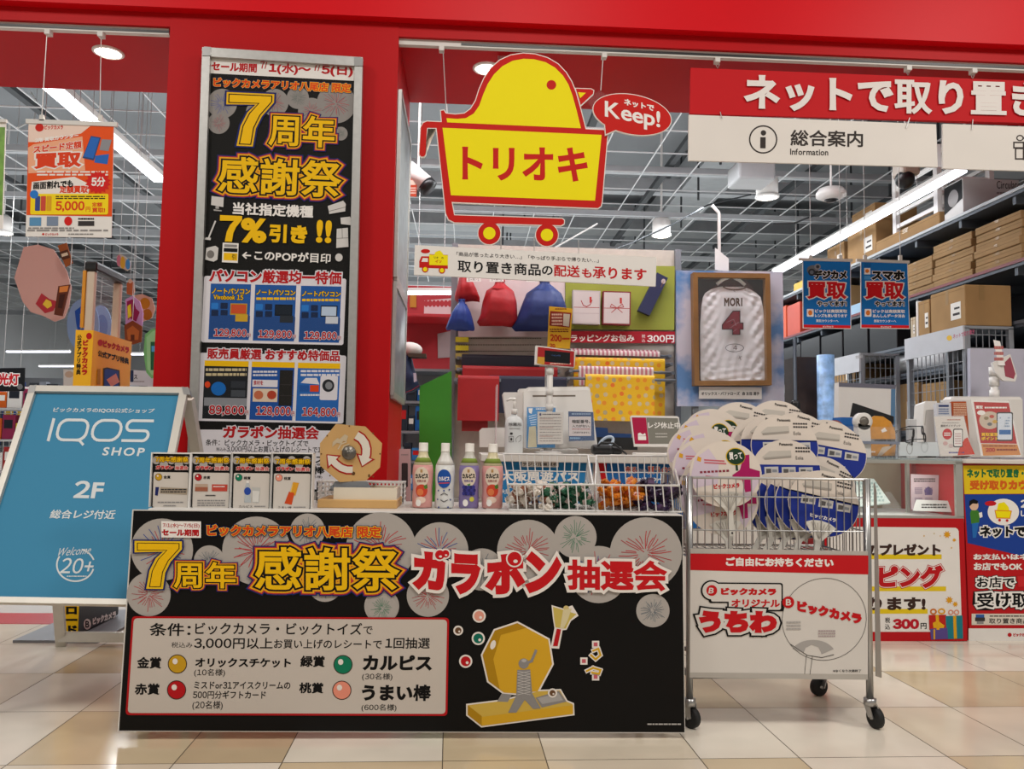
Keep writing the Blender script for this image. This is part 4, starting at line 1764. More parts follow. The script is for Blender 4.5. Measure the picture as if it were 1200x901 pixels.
# ------------------------------------------------------------------ two white wire baskets with sweets
def wire_basket(name, q, label, seed, kinds):
    """q: photo positions of front top-left, front top-right, front bottom-left, front bottom-right, back top-left, back top-right"""
    Yf, Yb = 2.70, 2.98
    ftl, ftr, fbl, fbr = [at(x, y, Yf) for x, y in q[:4]]
    btl, btr = [at(x, y, Yb) for x, y in q[4:6]]
    for v in (fbl, fbr):
        v.z = TOPZ+.004
    bbl, bbr = Vector((btl.x+.03, Yb-.02, TOPZ+.004)), Vector((btr.x-.02, Yb-.02, TOPZ+.004))
    cx = (ftl.x+ftr.x)/2
    t = thing('wire_basket', (cx, 2.83, TOPZ), label, 'basket', 'white wire baskets on the event table')
    m = MB()
    m.tube([ftl, ftr, btr, btl], .0042, WIREW, n=6, close=True)
    m.build('rim', t)
    m = MB()
    m.tube([fbl, fbr, bbr, bbl], .0035, WIREW, n=6, close=True)

    def grid(a0, a1, b0, b1, n, rows):
        for k in range(n+1):
            u = k/n
            m.tube([a0.lerp(a1, u), b0.lerp(b1, u)], .0021, WIREW, n=5)
        for k in range(rows):
            u = (k+1)/(rows+1)
            m.tube([a0.lerp(b0, u), a1.lerp(b1, u)], .0021, WIREW, n=5)
    grid(ftl, ftr, fbl, fbr, 10, 0)
    grid(btl, btr, bbl, bbr, 11, 2)
    grid(ftl, btl, fbl, bbl, 7, 1)
    grid(ftr, btr, fbr, bbr, 7, 1)
    grid(fbl, fbr, bbl, bbr, 10, 3)
    m.build('wire_mesh', t)
    rb = random.Random(seed)
    for kk, (u0, u1, mats, cname, n, hh) in enumerate(kinds):
        protos = []
        for pk in range(2):
            mm = MB()
            L, w, h = .054, .023, .017
            a_, b_ = mats[0], mats[1]
            mm.box((0, 0, 0), (L, w, h), a_, bev=.005, seg=2)
            for sgn in (-1, 1):
                e = sgn*L/2
                mm.add([(e*.98, -w*.2, 0), (e*.98, w*.2, 0), (e+sgn*.009, w*.5, .003), (e+sgn*.010, 0, -.003), (e+sgn*.009, -w*.5, .003)], [(0, 1, 2, 3, 4)], a_)
                mm.add([(e*.98, 0, -h*.25), (e*.98, 0, h*.25), (e+sgn*.008, .003, h*.6), (e+sgn*.008, -.003, -h*.6)], [(0, 1, 2, 3)], a_)
            mm.box((0, 0, h*.02), (L*.42, w*1.02, h*1.02), b_, bev=.004, seg=2)
            protos.append(mm.build('wrapped_sweet', None, f'{cname} wrapped sweet heaped in the {name}', 'sweet', f'{cname} sweets in the {name}', keep=True))
        for k in range(n):
            u = u0+(u1-u0)*rb.random()
            v = rb.random()**1.25
            lay = k/n
            f0 = fbl.lerp(fbr, u)
            b0 = bbl.lerp(bbr, u)
            p = f0.lerp(b0, .08+.82*v)
            p.z = TOPZ+.014+hh*lay*(1-.35*abs(v-.4))
            o = protos[0] if k == 0 else protos[1] if k == 1 else protos[rb.randrange(2)].copy()
            if k > 1:
                COL.objects.link(o)
            o.location = p
            o.rotation_euler = (rb.uniform(-.7, .7), rb.uniform(-.6, .6), rb.uniform(0, 6.28))
    return t


def sw(n, h):
    return mat(n, h, .35, var=.1, nscale=60)


q1 = ((595, 567.5), (695, 568), (597, 600), (697, 601.5), (590, 532), (689, 533.5))
q2 = ((697, 568), (796, 569), (699, 602), (799, 603), (699, 534), (787, 534.5))
wire_basket('left wire basket', q1, 'white wire basket of white, brown and green sweets, left one on the table', 5,
            ((.03, .50, (sw('sweet_white_wrap', '#d9d0c4'), sw('sweet_brown_band', '#7c4a34')), 'white and brown', 38, .075),
             (.46, .97, (sw('sweet_green_wrap', '#1d5a3e'), sw('sweet_pale_band', '#c8b0a8')), 'green', 38, .07)))
wire_basket('right wire basket', q2, 'white wire basket of orange and purple sweets, right one on the table', 6,
            ((.03, .52, (sw('sweet_orange_wrap', '#d07a14'), sw('sweet_amber_band', '#b8501c')), 'orange', 38, .085),
             (.52, .97, (sw('sweet_purple_wrap', '#2c1c3c'), sw('sweet_lilac_band', '#4a3458')), 'dark purple', 38, .085)))
# ------------------------------------------------------------------ wire trolley with fans
ZB, ZR = at(910, 655, 2.68).z, at(910, 561, 2.68).z
fl, frr = at(806, 850, 2.70), at(1020, 850, 2.66)
CXL, CXR, CYF, CYB = at(808, 700, 2.70).x, at(1021, 700, 2.68).x, 2.70, 3.06
t = thing('basket_trolley', ((CXL+CXR)/2, 2.88, 0), 'chrome wire basket trolley on castors filled with paper fans', 'trolley')
for x in (CXL, CXR):
    for y in (CYF, CYB):
        MB().tube([(x, y, .085), (x, y, ZR+.003)], .0115, CHROME, n=12).build('post', t)
m = MB()
for z in (ZR, ZB):
    m.tube([(CXL, CYF, z), (CXR, CYF, z), (CXR, CYB, z), (CXL, CYB, z)], .005, CHROME, n=6, close=True)
m.build('rim', t)


def side(a, b, n, name):
    m = MB()
    a, b = Vector(a), Vector(b)
    for k in range(n+1):
        p = a.lerp(b, k/n)
        m.tube([(p.x, p.y, ZB), (p.x, p.y, ZR)], .0018, CHROME, n=5)
    for z in (ZB+.09, ZB+.18 if False else (ZB+ZR)/2+.07):
        m.tube([(a.x, a.y, z), (b.x, b.y, z)], .0022, CHROME, n=5)
    m.build(name, t)


side((CXL, CYF, 0), (CXR, CYF, 0), 23, 'wire_panel')
side((CXL, CYB, 0), (CXR, CYB, 0), 23, 'wire_panel')
side((CXL, CYF, 0), (CXL, CYB, 0), 14, 'wire_panel')
side((CXR, CYF, 0), (CXR, CYB, 0), 14, 'wire_panel')
m = MB()
for k in range(24):
    x = CXL+(CXR-CXL)*k/23
    m.tube([(x, CYF, ZB), (x, CYB, ZB)], .0018, CHROME, n=5)
for k in range(5):
    y = CYF+(CYB-CYF)*k/4
    m.tube([(CXL, y, ZB-.003), (CXR, y, ZB-.003)], .0025, CHROME, n=5)
m.build('basket_floor', t)
m = MB()
zl = at(900, 792, 2.7).z
for y in (CYF, CYB):
    m.tube([(CXL, y, zl), (CXR, y, zl)], .009, CHROME, n=8)
for x in (CXL, CXR):
    m.tube([(x, CYF, zl), (x, CYB, zl)], .009, CHROME, n=8)
m.build('lower_frame', t)
RUB = mat('black_rubber', '#161616', .7)
for x, y, a in ((CXL, CYF, 70), (CXR, CYF, 25), (CXL, CYB, -60), (CXR, CYB, 215)):
    w = Vector((x+.022*cos(RAD(a)), y+.022*sin(RAD(a))*.5, .034))
    m = MB()
    ax = Vector((-sin(RAD(a)), cos(RAD(a)), 0))*.7+Vector((0, -.7, 0))
    ax.normalize()
    m.tube([(x, y, .098), (x, y, .075)], .02, CHROME, n=12)
    for sg in (-1, 1):
        m.bar(Vector((x, y, .082))+ax*.015*sg, w+ax*.017*sg, .024, .004, CHROME)
    m.tube([w-ax*.02, w+ax*.02], .005, CHROME, n=8)
    cst = m.build('castor', t)
    m = MB()
    m.tube([w-ax*.0115, w-ax*.009, w+ax*.009, w+ax*.0115], [.029, .034, .034, .029], RUB, n=22)
    o = m.build('wheel', cst)

# sign board hung on the trolley front
t = thing('hanging_sign_board', at(912, 790, 2.69), 'white and red sign board with big red letters on the front of the trolley', 'sign')
s = Board(912, 720, 2.682, sl=.008, sk=.0)
s.crop(790, 620, 3.467)
WS = mat('white_sign_sheet', '#d9d4cd', .5, var=.015)
s.slab([(66, 78), (787, 90), (787, 612), (64, 603)], .004, WS)
s.k = 1.5
s.poly([(66, 78), (787, 90), (787, 106), (66, 98)], mat('grey_clip_strip', '#b5b0a8', .4))
s.poly([(64, 582), (787, 590), (787, 612), (64, 603)], mat('grey_clip_strip'))
s.poly([(66, 99), (789, 107), (789, 184), (66, 166)], ink('#c3181f'))
s.k = 2.5
s.text('ご自由にお持ちください', 210, 113, 648, 150, WHITE, .06, sl=.012)
s.k = 3
s.ell(152, 249, 44, 42, BLACK)
s.rrect(140, 216, 442, 300, 10, BLACK)
s.rrect(216, 280, 446, 332, 8, BLACK)
s.k = 4
s.ell(153, 249, 38, 36, WS)
s.rrect(150, 222, 436, 294, 8, WS)
s.rrect(222, 280, 434, 326, 8, WS)
s.k = 5
s.ell(153, 249, 22, 22, RG)
s.text('ビックカメラ', 190, 238, 415, 268, RG, .085)
s.text('オリジナル', 233, 284, 430, 316, RG, .045)
s.k = 6
s.text('B', 143, 238, 164, 261, WS, .02, sk=-.2)
s.k = 5
s.text('うちわ', 103, 330, 418, 420, RG, .085, [(.2, WS), (.27, BLACK)], sl=.01)
# the drawn fan
s.k = 2
s.sl = 0
GL = ink('#55524f')
fan = []
for i in range(44):
    a = 2*pi*i/44
    fan.append((610+172*cos(a)*.98-30*sin(a), 366+165*sin(a)+28*cos(a)*.9))
s.line(fan, 2, GL, close=True)
ribs = []
for i in range(17):
    a = RAD(205+i*8.2)
    ribs.append((564+92*cos(a), 512+62*sin(a)))
s.poly(ribs+[(600, 508), (586, 478), (558, 470), (534, 482), (526, 502)], ink('#aaa6a2'))
s.line([(474, 468), (540, 512), (600, 522), (648, 510)], 3, GL)
s.line([(538, 510), (530, 588)], 2, GL)
s.line([(562, 516), (552, 590)], 2, GL)
s.k = 3
s.ell(464, 297, 24, 24, RG)
s.text('ビックカメラ', 500, 288, 762, 334, RG, .085, sl=.21)
s.k = 4
s.text('B', 454, 284, 476, 310, WS, .02)
s.k = 3
s.micro(456, 372, 515, 412, 3, ink('#b0aca8'), RND)
s.micro(586, 408, 655, 440, 3, ink('#b0a0a0'), RND)
s.text('※なくなり次第終了', 646, 570, 760, 581, BLACK, .02)
s.build('sign_print', t)
# folded side flap of the sign at the right post
m = MB()
q = [at(1019, 566, 2.72), at(1026, 575, 2.95), at(1032, 794, 2.95), at(1021, 792, 2.72)]
m.prism([q[0]+Vector((.014, 0, 0)), q[1], q[2], q[3]+Vector((.014, 0, 0))], (.004, 0, 0), mat('grey_flap', '#8d8983', .5))
m.build('side_board', None, 'narrow grey board hanging on the right side of the trolley', 'board')

# ------------------------------------------------------------------ hand fans
FW = mat('fan_paper_white', '#ddd1c4', .55, var=.015)
FH = mat('fan_handle_plastic', '#dedad0', .45, var=.02)
FB = ink('#22348c')
LIL, MAG = ink('#d2c2cf'), ink('#a81a5c')


def fan_proto(kind):
    t = thing('hand_fan', (0, 0, 0), 'x', 'hand fan', 'paper fans in the trolley')
    m = MB()
    R, H = .124, .112
    out = [(R*cos(2*pi*i/40), H*sin(2*pi*i/40)) for i in range(40)]
    m.prism([(x, 0, z) for x, z in out], (0, .0022, 0), FW)

    def pl(pts, mm, k=1):
        m.add([(x, -.0004*k, z) for x, z in pts], [tuple(range(len(pts)))], mm)

    def inside(x, z, g=.985):
        q = math.hypot(x/(R*g), z/(H*g))
        return (x/q, z/q) if q > 1 else (x, z)

    def txt(st, x0, z0, x1, z1, mm, b, k):
        L = layout(st)
        xs = [x+v[0] for x, g, in L for v in g[0]]
        ys = [v[1] for x, g in L for v in g[0]]
        fx, fy = (x1-x0)/(max(xs)-min(xs)), (z1-z0)/(max(ys)-min(ys))
        for x, g in L:
            vs, fs, bd, mit, _ = g
            P = [(x0+(x+v[0]-min(xs))*fx, -.0004*k, z0+(v[1]-min(ys))*fy) for v in vs]
            F2 = [tuple(f) for f in fs]
            idx = {}
            for kx, (mx, my) in mit.items():
                idx[kx] = len(P)
                P.append((P[kx][0]+mx*b*fx, -.0004*k, P[kx][2]+my*b*fy))
            F2 += [(a, idx[a], idx[c], c) for a, c in bd]
            m.add(P, F2, mm)
    if kind == 'air':
        low = [inside(x, z) for x, z in [(R*.985*cos(RAD(a)), H*.985*sin(RAD(a))) for a in range(183, 358, 8)]]
        pl([inside(-.2, .03)]+[(R*.98*cos(RAD(a)), H*.98*sin(RAD(a))) for a in range(168, 374, 6)]+[inside(.2, .03)], FB)
        txt('Panasonic', -.022, .091, .026, .100, BLACK, .03, 2)
        pl([(-.085, .050), (-.06, .070), (.018, .074), (.02, .052), (-.078, .040)], ink('#c4bdb2'), 2)
        pl([(-.08, .047), (.018, .056), (.018, .049), (-.078, .040)], ink('#a39c92'), 3)
        for r_ in range(2):
            for k_ in range(6):
                pl([(.035+k_*.009, .080-r_*.012), (.042+k_*.009, .080-r_*.012), (.042+k_*.009, .086-r_*.012), (.035+k_*.009, .086-r_*.012)], DGREY, 2)
        txt('Eolia', .035, .042, .062, .054, DGREY, .0, 2)
        for k_ in range(3):
            x0 = -.08+k_*.062
            pl([(x0, -.014), (x0+.05, -.010), (x0+.05, .016), (x0, .014)], ink('#c9c6c2'), 2)
            pl([(x0+.006, -.008), (x0+.024, -.006), (x0+.024, .008), (x0+.006, .008)], ink('#5d5a58'), 3)
            pl([(x0+.028, -.004), (x0+.045, -.003), (x0+.045, .006), (x0+.028, .006)], ink('#8d9096'), 3)
        txt('ビックカメラ', -.04, -.052, .05, -.040, WHITE, .06, 2)
    else:
        pl([inside(-.1, .06), inside(-.05, .09), (-.02, .04), (-.03, -.03), inside(-.11, -.04), inside(-.12, .0)], LIL)
        pl([inside(.07, -.1), inside(.125, -.02), (.06, -.03), (.05, -.07)], LIL)
        # badge
        pl([(.040+.034*cos(2*pi*i/24), .058+.030*sin(2*pi*i/24)) for i in range(24)], ink('#d8b42a'), 2)
        pl([(.040+.031*cos(2*pi*i/24), .058+.027*sin(2*pi*i/24)) for i in range(24)], ink('#1f3a26'), 3)
        txt('買って', .018, .048, .062, .072, WHITE, .03, 4)
        pl([(.036, .03), (.044, .03), (.044, .01), (.036, .01)], ink('#1f3a26'), 2)
        pl([inside(x_, z_) for x_, z_ in [(.022, -.004), (.05, .012), (.068, .060), (.088, .062), (.084, .016), (.118, .004), (.116, -.018), (.084, -.014), (.080, -.062), (.060, -.064), (.054, -.022), (.022, -.018)]], MAG, 2)
        pl([(-.09, .066), (-.078, .06), (-.082, .046), (-.095, .052)], ink('#d8a02a'), 2)
        for k_, (z_, w_) in enumerate(((.055, .07), (.046, .075), (.0, .05))):
            pl([(-.07, z_), (-.07+w_, z_-.008), (-.07+w_, z_-.013), (-.07, z_-.005)], ink('#c86a74'), 2)
        for k_ in range(8):
            pl([(-.088+k_*.013, .008), (-.079+k_*.013, .008), (-.079+k_*.013, .015), (-.088+k_*.013, .015)], ink('#8a3040'), 2)
        txt('ビックカメラ', -.045, -.047, .042, -.032, ink('#c4262c'), .06, 2)
    m.build('blade', t)
    m = MB()
    # ribbed fan neck and handle
    for sgn in (-1,):
        pts = [(-.055, -.074), (-.03, -.062), (0, -.058), (.03, -.062), (.055, -.074), (.018, -.118), (.0095, -.13), (.0085, -.205), (-.0085, -.205), (-.0095, -.13), (-.018, -.118)]
        m.prism([(x, -.0035, z) for x, z in pts], (0, .007, 0), FH)
    for k_ in range(7):
        a = RAD(-90+(k_-3)*13)
        m.bar((0, -.004, -.12), (.05*sin((k_-3)*.22)*1.1, -.004, -.068), .0022, .003, mat('fan_rib_grey', '#b9b4aa', .5))
    m.ball((0, -.004, -.196), .0035, DGREY, 8, 6)
    m.build('handle', t)
    return t


FA, FBp = fan_proto('plane'), fan_proto('air')
used = {'p': 0, 'a': 0}


def fan_at(kind, px, py, Y, roll=0, tilt=-8, yaw=0, label=''):
    p = at(px, py, Y)
    pr = FA if kind == 'p' else FBp
    rot = (RAD(tilt), RAD(roll), RAD(yaw))
    if used[kind] == 0:
        pr.location = p
        pr.rotation_euler = rot
        pr['label'] = label
    else:
        dup(pr, p, rot, label)
    used[kind] += 1


def c1(x, y):
    return 760+x/4.2857, 460+y/4.2857


PL, AL = 'white aeroplane print fan', 'blue and white air conditioner fan'
for kind, x, y, Y, roll, tilt, yaw, lab in (
    ('p', 388, 410, 2.745, -4, -6, 0, f'{PL}, the front one at the left of the trolley basket'),
    ('p', 372, 548, 2.765, -6, -5, 0, f'{PL}, lowest one behind the front one and the wires'),
    ('p', 350, 445, 2.80, -10, -7, 0, f'{PL}, just behind the front one in the basket'),
    ('p', 322, 500, 2.775, -16, -6, 0, f'{PL}, low behind the left wires of the basket'),
    ('p', 318, 345, 2.87, 14, -8, 0, f'{PL} at the top left with its aeroplane showing'),
    ('p', 295, 385, 2.845, -6, -8, 0, f'{PL}, half hidden under the fan with the clear aeroplane'),
    ('p', 262, 318, 2.93, 8, -9, 0, f'{PL}, large pale one at the left edge of the heap'),
    ('p', 300, 265, 2.97, 6, -9, 0, f'{PL}, pale one rising behind the left edge of the heap'),
    ('p', 335, 232, 3.01, 18, -9, 0, f'{PL}, rearmost pale one left of the two top fans'),
    ('a', 470, 195, 3.025, 12, -10, 0, f'{AL}, left of the two fans at the very top'),
    ('a', 655, 185, 3.035, 8, -10, 0, f'{AL}, right of the two fans at the very top'),
    ('a', 575, 268, 2.965, -4, -8, 0, f'{AL}, half hidden, second row, leftmost'),
    ('a', 630, 262, 2.935, -2, -8, 0, f'{AL}, second row, third from the left'),
    ('a', 760, 250, 2.99, 12, -8, 0, f'{AL}, second row, rightmost, peeping out'),
    ('a', 684, 270, 2.895, 0, -7, 0, f'{AL}, whole top half clear in the second row'),
    ('a', 925, 305, 2.96, 10, -8, -6, f'{AL}, the outermost one at the right edge of the heap'),
    ('a', 902, 285, 3.0, 12, -8, -6, f'{AL}, behind the outermost fan at the right edge'),
    ('a', 694, 395, 2.845, 0, -6, 0, f'{AL}, middle of the heap just above the wire rim'),
    ('a', 880, 480, 2.885, 24, -7, 0, f'{AL}, tilted, small arc above the wire rim at the right'),
    ('a', 650, 570, 2.825, 32, -6, 0, f'{AL}, leftmost of the spread low behind the wires'),
    ('a', 700, 570, 2.805, 30, -6, 0, f'{AL}, second of the spread low behind the wires'),
    ('a', 755, 566, 2.785, 26, -6, 0, f'{AL}, third of the spread low behind the wires'),
    ('a', 810, 562, 2.765, 20, -6, 0, f'{AL}, fourth of the spread low behind the wires'),
    ('a', 880, 558, 2.738, 12, -5, 0, f'{AL}, front one of the spread behind the wires'),
):
    px, py = c1(x, y)
    fan_at(kind, px, py, Y, roll, tilt, yaw, lab)

# ------------------------------------------------------------------ blue A-frame stand sign
t = thing('a_frame_sign', atz(110, 745, 0), 'blue stand sign in an aluminium A-frame at the left', 'stand sign')
s = Board(95, 580, 2.96, tilt=-33, sl=.02, sk=-.26)
s.crop(0, 440, 2.65)
ALW = mat('pale_aluminium_frame', '#c4c0b6', .4, .35, var=.03, nscale=30)
Q = [(93, 30), (584, 36), (447, 712), (-124, 702)]
Qi = [(108, 48), (556, 54), (432, 694), (-100, 684)]
s.slab(Q, .006, DGREY)
for i in range(4):
    j = (i+1) % 4
    mm = MB()
    mm.prism([s.P(*Q[i], 38), s.P(*Q[j], 38), s.P(*Qi[j], 38), s.P(*Qi[i], 38)], -s.n*.02, ALW)
    mm.build('frame_bar', t)
for (x, y), (u, v) in zip(Q[:2], ((1, 1), (-1, 1))):
    mm = MB()
    mm.prism([s.P(x-u*3, y+3, 40), s.P(x+u*20, y-2, 40), s.P(x+u*14, y+22, 40), s.P(x-u*8, y+24, 40)], -s.n*.022, CHROME)
    mm.build('corner_cap', t)
s.k = 2
s.poly([(105, 45), (559, 51), (435, 697), (-104, 687)], ink('#3d87ab'))
s.k = 4
WI = ink('#d6dcdc')
s.text('ビックカメラのIQOS公式ショップ', 168, 99, 481, 114, WI, .02, sl=.012)


def sk_(pts):
    return [(x-.26*(y-170), y+.012*(x-150)) for x, y in pts]


s.line(sk_([(158, 136), (158, 200)]), 9, WI)
def rq(x0, y0, x1, y1, r):
    q = []
    for cx_, cy_, a0 in ((x1-r, y0+r, -90), (x1-r, y1-r, 0), (x0+r, y1-r, 90), (x0+r, y0+r, 180)):
        q += [(cx_+r*cos(RAD(a0+18*i)), cy_+r*sin(RAD(a0+18*i))) for i in range(6)]
    return q


s.line(sk_(rq(180, 137, 270, 199, 24)), 8.5, WI, close=True)
s.line(sk_([(228, 199), (254, 200), (268, 212)]), 8, WI)
s.line(sk_(rq(288, 137, 374, 199, 28)), 8.5, WI, close=True)
tr = [(405+15*cos(RAD(a_)), 152.5+15.5*sin(RAD(a_))) for a_ in range(-90, -271, -20)]
br = [(448+15*cos(RAD(a_)), 183.5+15.5*sin(RAD(a_))) for a_ in range(-90, 91, 20)]
s.line(sk_([(466, 137)]+tr+br+[(388, 199)]), 8.5, WI)
s.text('SHOP', 323, 222, 452, 248, WI, .025, gap=.12)
s.text('2F', 236, 326, 326, 380, WI, .03, sk=-.18)
s.text('総合レジ付近', 160, 416, 362, 444, WI, .03, sl=.01)
s.ring(236, 588, 60, 53, 5, WI, a0=-72, a1=-18)
s.ring(234, 588, 60, 53, 5, WI, a0=14, a1=212)
s.text('20+', 197, 566, 297, 614, WI, .01)
s.text('Welcome', 186, 536, 290, 562, WI, .0, sl=-.08, sk=-.5)
s.micro(208, 620, 270, 626, 1, WI, RND)
s.build('sign_face', t)
# rear support frame
apex_l, apex_r = at(36, 458, 3.22), at(226, 458, 3.22)
fl_ = atz(72, 757, 0.0)
zr = fl_.y
wl = apex_r.x-apex_l.x
xl = fl_.x
xr = xl+(apex_r.x-at(95, 458, 3.22).x)*1.35
for nm, a, b in (('rear_leg', Vector((apex_l.x+.03, 3.26, 1.07)), Vector((xl, zr, 0))), ('rear_leg', Vector((apex_r.x-.03, 3.26, 1.07)), Vector((apex_r.x+.03, zr, 0)))):
    MB().bar(a, b, .04, .03, ALW).build(nm, t)
MB().bar((xl, zr-.02, .045), (apex_r.x+.03, zr-.02, .045), .03, .04, ALW).build('cross_bar', t)
fb = s.P(-124, 702, 0)
fbr_ = s.P(447, 712, 0)
for q, nm in ((fb, 'front_leg'), (fbr_, 'front_leg')):
    MB().bar(q, (q.x+(.02 if q is fb else -.02), q.y+.10, 0), .035, .03, ALW).build(nm, t)

# ------------------------------------------------------------------ theft gate with a yellow cover
gx = -1.86
t = thing('security_gate', (gx, 4.1, 0), 'security gate with yellow app bonus cover behind the blue stand sign', 'security gate')
YC = mat('yellow_cover_board', '#f2b40c', .5, var=.02)
L0, L1 = at(88.8, 386.5, 3.9), at(109.6, 387, 3.9)
gx0, gx1 = L0.x, L1.x
yr = 4.34
ztop = L1.z
m = MB()
m.span((gx0, 3.9, .34), (gx1, yr, ztop), YC)
m.build('cover', t)
s = Board(99, 420, 3.899)
s.crop(0, 270, 3.604)
s.text('ビックカメラ', 348, 462, 374, 610, ink('#b8181c'), .07, vert=True, sk=-.03)
s.text('公式アプリ特典', 326, 440, 346, 610, BLACK, .05, vert=True, sk=-.03)
s.ell(376, 446, 12, 14, ink('#b8181c'))
s.build('cover_print_narrow_side', t)
# long side print, on the plane x = gx1
s = Board(110, 420, 3.9)
s.P0 = Vector((gx1+.001, 3.9, 1))
s.n = Vector((1, 0, 0))
s.crop(0, 270, 3.604)
s.sl, s.sk = .27, -.03
s.k = 1
s.ell(424, 474, 11, 14, ink('#b8181c'))
s.text('ビックカメラ', 436, 462, 546, 492, ink('#b8181c'), .08)
s.text('公式アプリ特典', 414, 504, 545, 532, BLACK, .06)
s.poly([(436, 582), (452, 578), (505, 590), (508, 660), (436, 660)], DGREY)
s.k = 2
s.poly([(442, 588), (452, 584), (500, 594), (500, 660), (440, 660)], ink('#274f9c'))
s.k = 3
s.poly([(450, 630), (490, 604), (505, 640), (470, 660)], ink('#d89a86'))
s.poly([(412, 586), (424, 584), (424, 650), (410, 650)], ink('#b88a2a'))
s.build('cover_print_long_side', t)
m = MB()
m.span((gx0, 3.9, .02), (gx1, yr, .34), BPLA)
m.build('lower_cover', t)
s = Board(83, 725, 3.899)
s.crop(0, 600, 3)
s.poly([(226, 326), (278, 326), (274, 428), (228, 428)], YF)
s.k = 1
s.text('ロード', 230, 332, 272, 430, BLACK, .06, vert=True)
s.build('lower_print_narrow_side', t)
s = Board(110, 720, 3.9)
s.P0 = Vector((gx1+.001, 3.9, 1))
s.n = Vector((1, 0, 0))
s.crop(0, 600, 3)
s.k = 1
s.ell(307, 394, 13, 19, WHITE)
s.text('ビックカメラ', 326, 372, 408, 398, WHITE, .07, sl=-.32)
s.k = 2
s.text('B', 300, 382, 314, 406, BLACK, .03)
s.build('lower_print_long_side', t)
MB().span((gx0-.16, 3.82, 0), (gx1+.13, 4.5, .012), mat('grey_base_plate', '#77777a', .5, .3)).build('base_plate', t)
GP = mat('gate_post_cream', '#c9b9a4', .4)
for yy, w in ((3.93, .03), (4.22, .03)):
    MB().span((gx0+.02, yy, .02), (gx0+.06, yy+w, 1.70), GP, bev=.008).build('post', t)
MB().span((gx0+.012, 3.92, 1.70), (gx0+.07, 4.27, 1.745), BPLA, bev=.01).build('top_cap', t)
MB().span((gx0+.006, 3.925, 1.43), (gx0+.02, 3.955, 1.70), mat('amber_gate_trim', '#d08a1a', .4)).build('edge_trim', t)
MB().span((gx0+.04, 3.96, .34), (gx0+.045, 4.22, 1.70), ACRY).build('clear_pane', t)
# ------------------------------------------------------------------ cash counter
CTZ = at(650, 533, 3.86).z
CA, CB = at(566, 533, 3.86), at(806, 533, 3.86)
CWH = mat('white_counter_laminate', '#d6d0c8', .4, var=.02)
t = thing('cash_counter', ((CA.x+1.5)/2, 4.15, 0), 'white cash counter with blue and red posters on its front, behind the wire baskets', 'counter')
MB().span((CA.x, 3.90, 0), (1.60, 4.46, CTZ-.035), CWH).build('body', t)
MB().span((CA.x-.01, 3.85, CTZ-.035), (1.61, 4.5, CTZ), CWH, bev=.005).build('countertop', t)
t = thing('counter_poster', at(630, 640, 3.89), 'blue rail pass poster on the front of the white cash counter', 'poster')
s = Board(640, 560, 3.895, sl=.01)
s.crop(470, 500, 3.529)
s.slab([(345, 114), (792, 118), (792, 420), (345, 420)], .003, ink('#2a7cb4'))
s.k = 2
s.rrect(498, 143, 652, 166, 4, WHITE)
s.k = 3
s.text('デジタル乗車券', 503, 147, 648, 162, BLACK, .015)
s.text('大阪周遊パス', 412, 182, 735, 225, WHITE, .05)
s.text('大阪', 414, 258, 450, 278, WHITE, .03)
s.micro(460, 258, 700, 276, 1, WHITE, RND)
s.build('poster_sheet', t)
t = thing('counter_poster', at(760, 640, 3.89), 'red and blue selling and buying poster right of the rail pass poster', 'poster')
s = Board(760, 560, 3.895, sl=.01)
s.crop(470, 500, 3.529)
s.slab([(800, 118), (1260, 124), (1260, 420), (800, 420)], .003, ink('#b81418'))
s.k = 2
s.poly([(850, 146), (1260, 150), (1260, 420), (850, 420)], ink('#205f9e'))
s.k = 3
s.text('売る', 926, 164, 974, 193, ink('#d03a20'), .03, [(.08, WHITE)])
s.text('のも', 978, 174, 1016, 191, ink('#2850a0'), .03, [(.08, WHITE)])
s.text('買うのも', 1020, 164, 1130, 194, ink('#d03a20'), .03, [(.08, WHITE)])
s.text('安心なビックへ', 930, 208, 1080, 228, WHITE, .04)
s.build('poster_sheet', t)

# ------------------------------------------------------------------ things on the cash counter
REGW = mat('register_white_plastic', '#dcd8d2', .4, var=.015)
c = at(655, 527, 4.12)
t = thing('cash_register', (c.x, 4.12, CTZ), 'white cash register screen seen from the back on the white counter', 'cash register')
s = Board(650, 490, 4.08, tilt=-8)
s.crop(560, 420, 5)
body = [(268, 192), (276, 180), (296, 168), (640, 164), (650, 168), (657, 180), (700, 500), (694, 520), (270, 524)]
s.slab(body, .05, REGW)
s.k = 1.5
s.poly([(320, 215), (572, 214), (572, 223), (322, 225)], ink('#6f6458'))
s.poly([(300, 172), (640, 168), (652, 186), (290, 192)], mat('register_top_white', '#eae7e2', .35))
s.build('screen_back', t)
MB().span((c.x-.08, 4.13, CTZ), (c.x+.10, 4.28, CTZ+.03), REGW, bev=.01).build('base', t)
c = at(590, 525, 4.16)
t = thing('receipt_printer', (c.x, 4.2, CTZ), 'white boxy receipt printer left of the cash register screen', 'printer')
s = Board(600, 490, 4.14)
s.crop(560, 420, 5)
s.slab([(147, 206), (152, 198), (240, 198), (242, 178), (290, 176), (300, 520), (190, 520)], .12, REGW)
s.build('printer_body', t)
s = Board(580, 510, 4.06)
s.crop(560, 420, 5)
s.slab([(10, 422), (24, 408), (150, 404), (170, 412), (172, 518), (10, 520)], .14, REGW)
s.build('drawer_base', t)
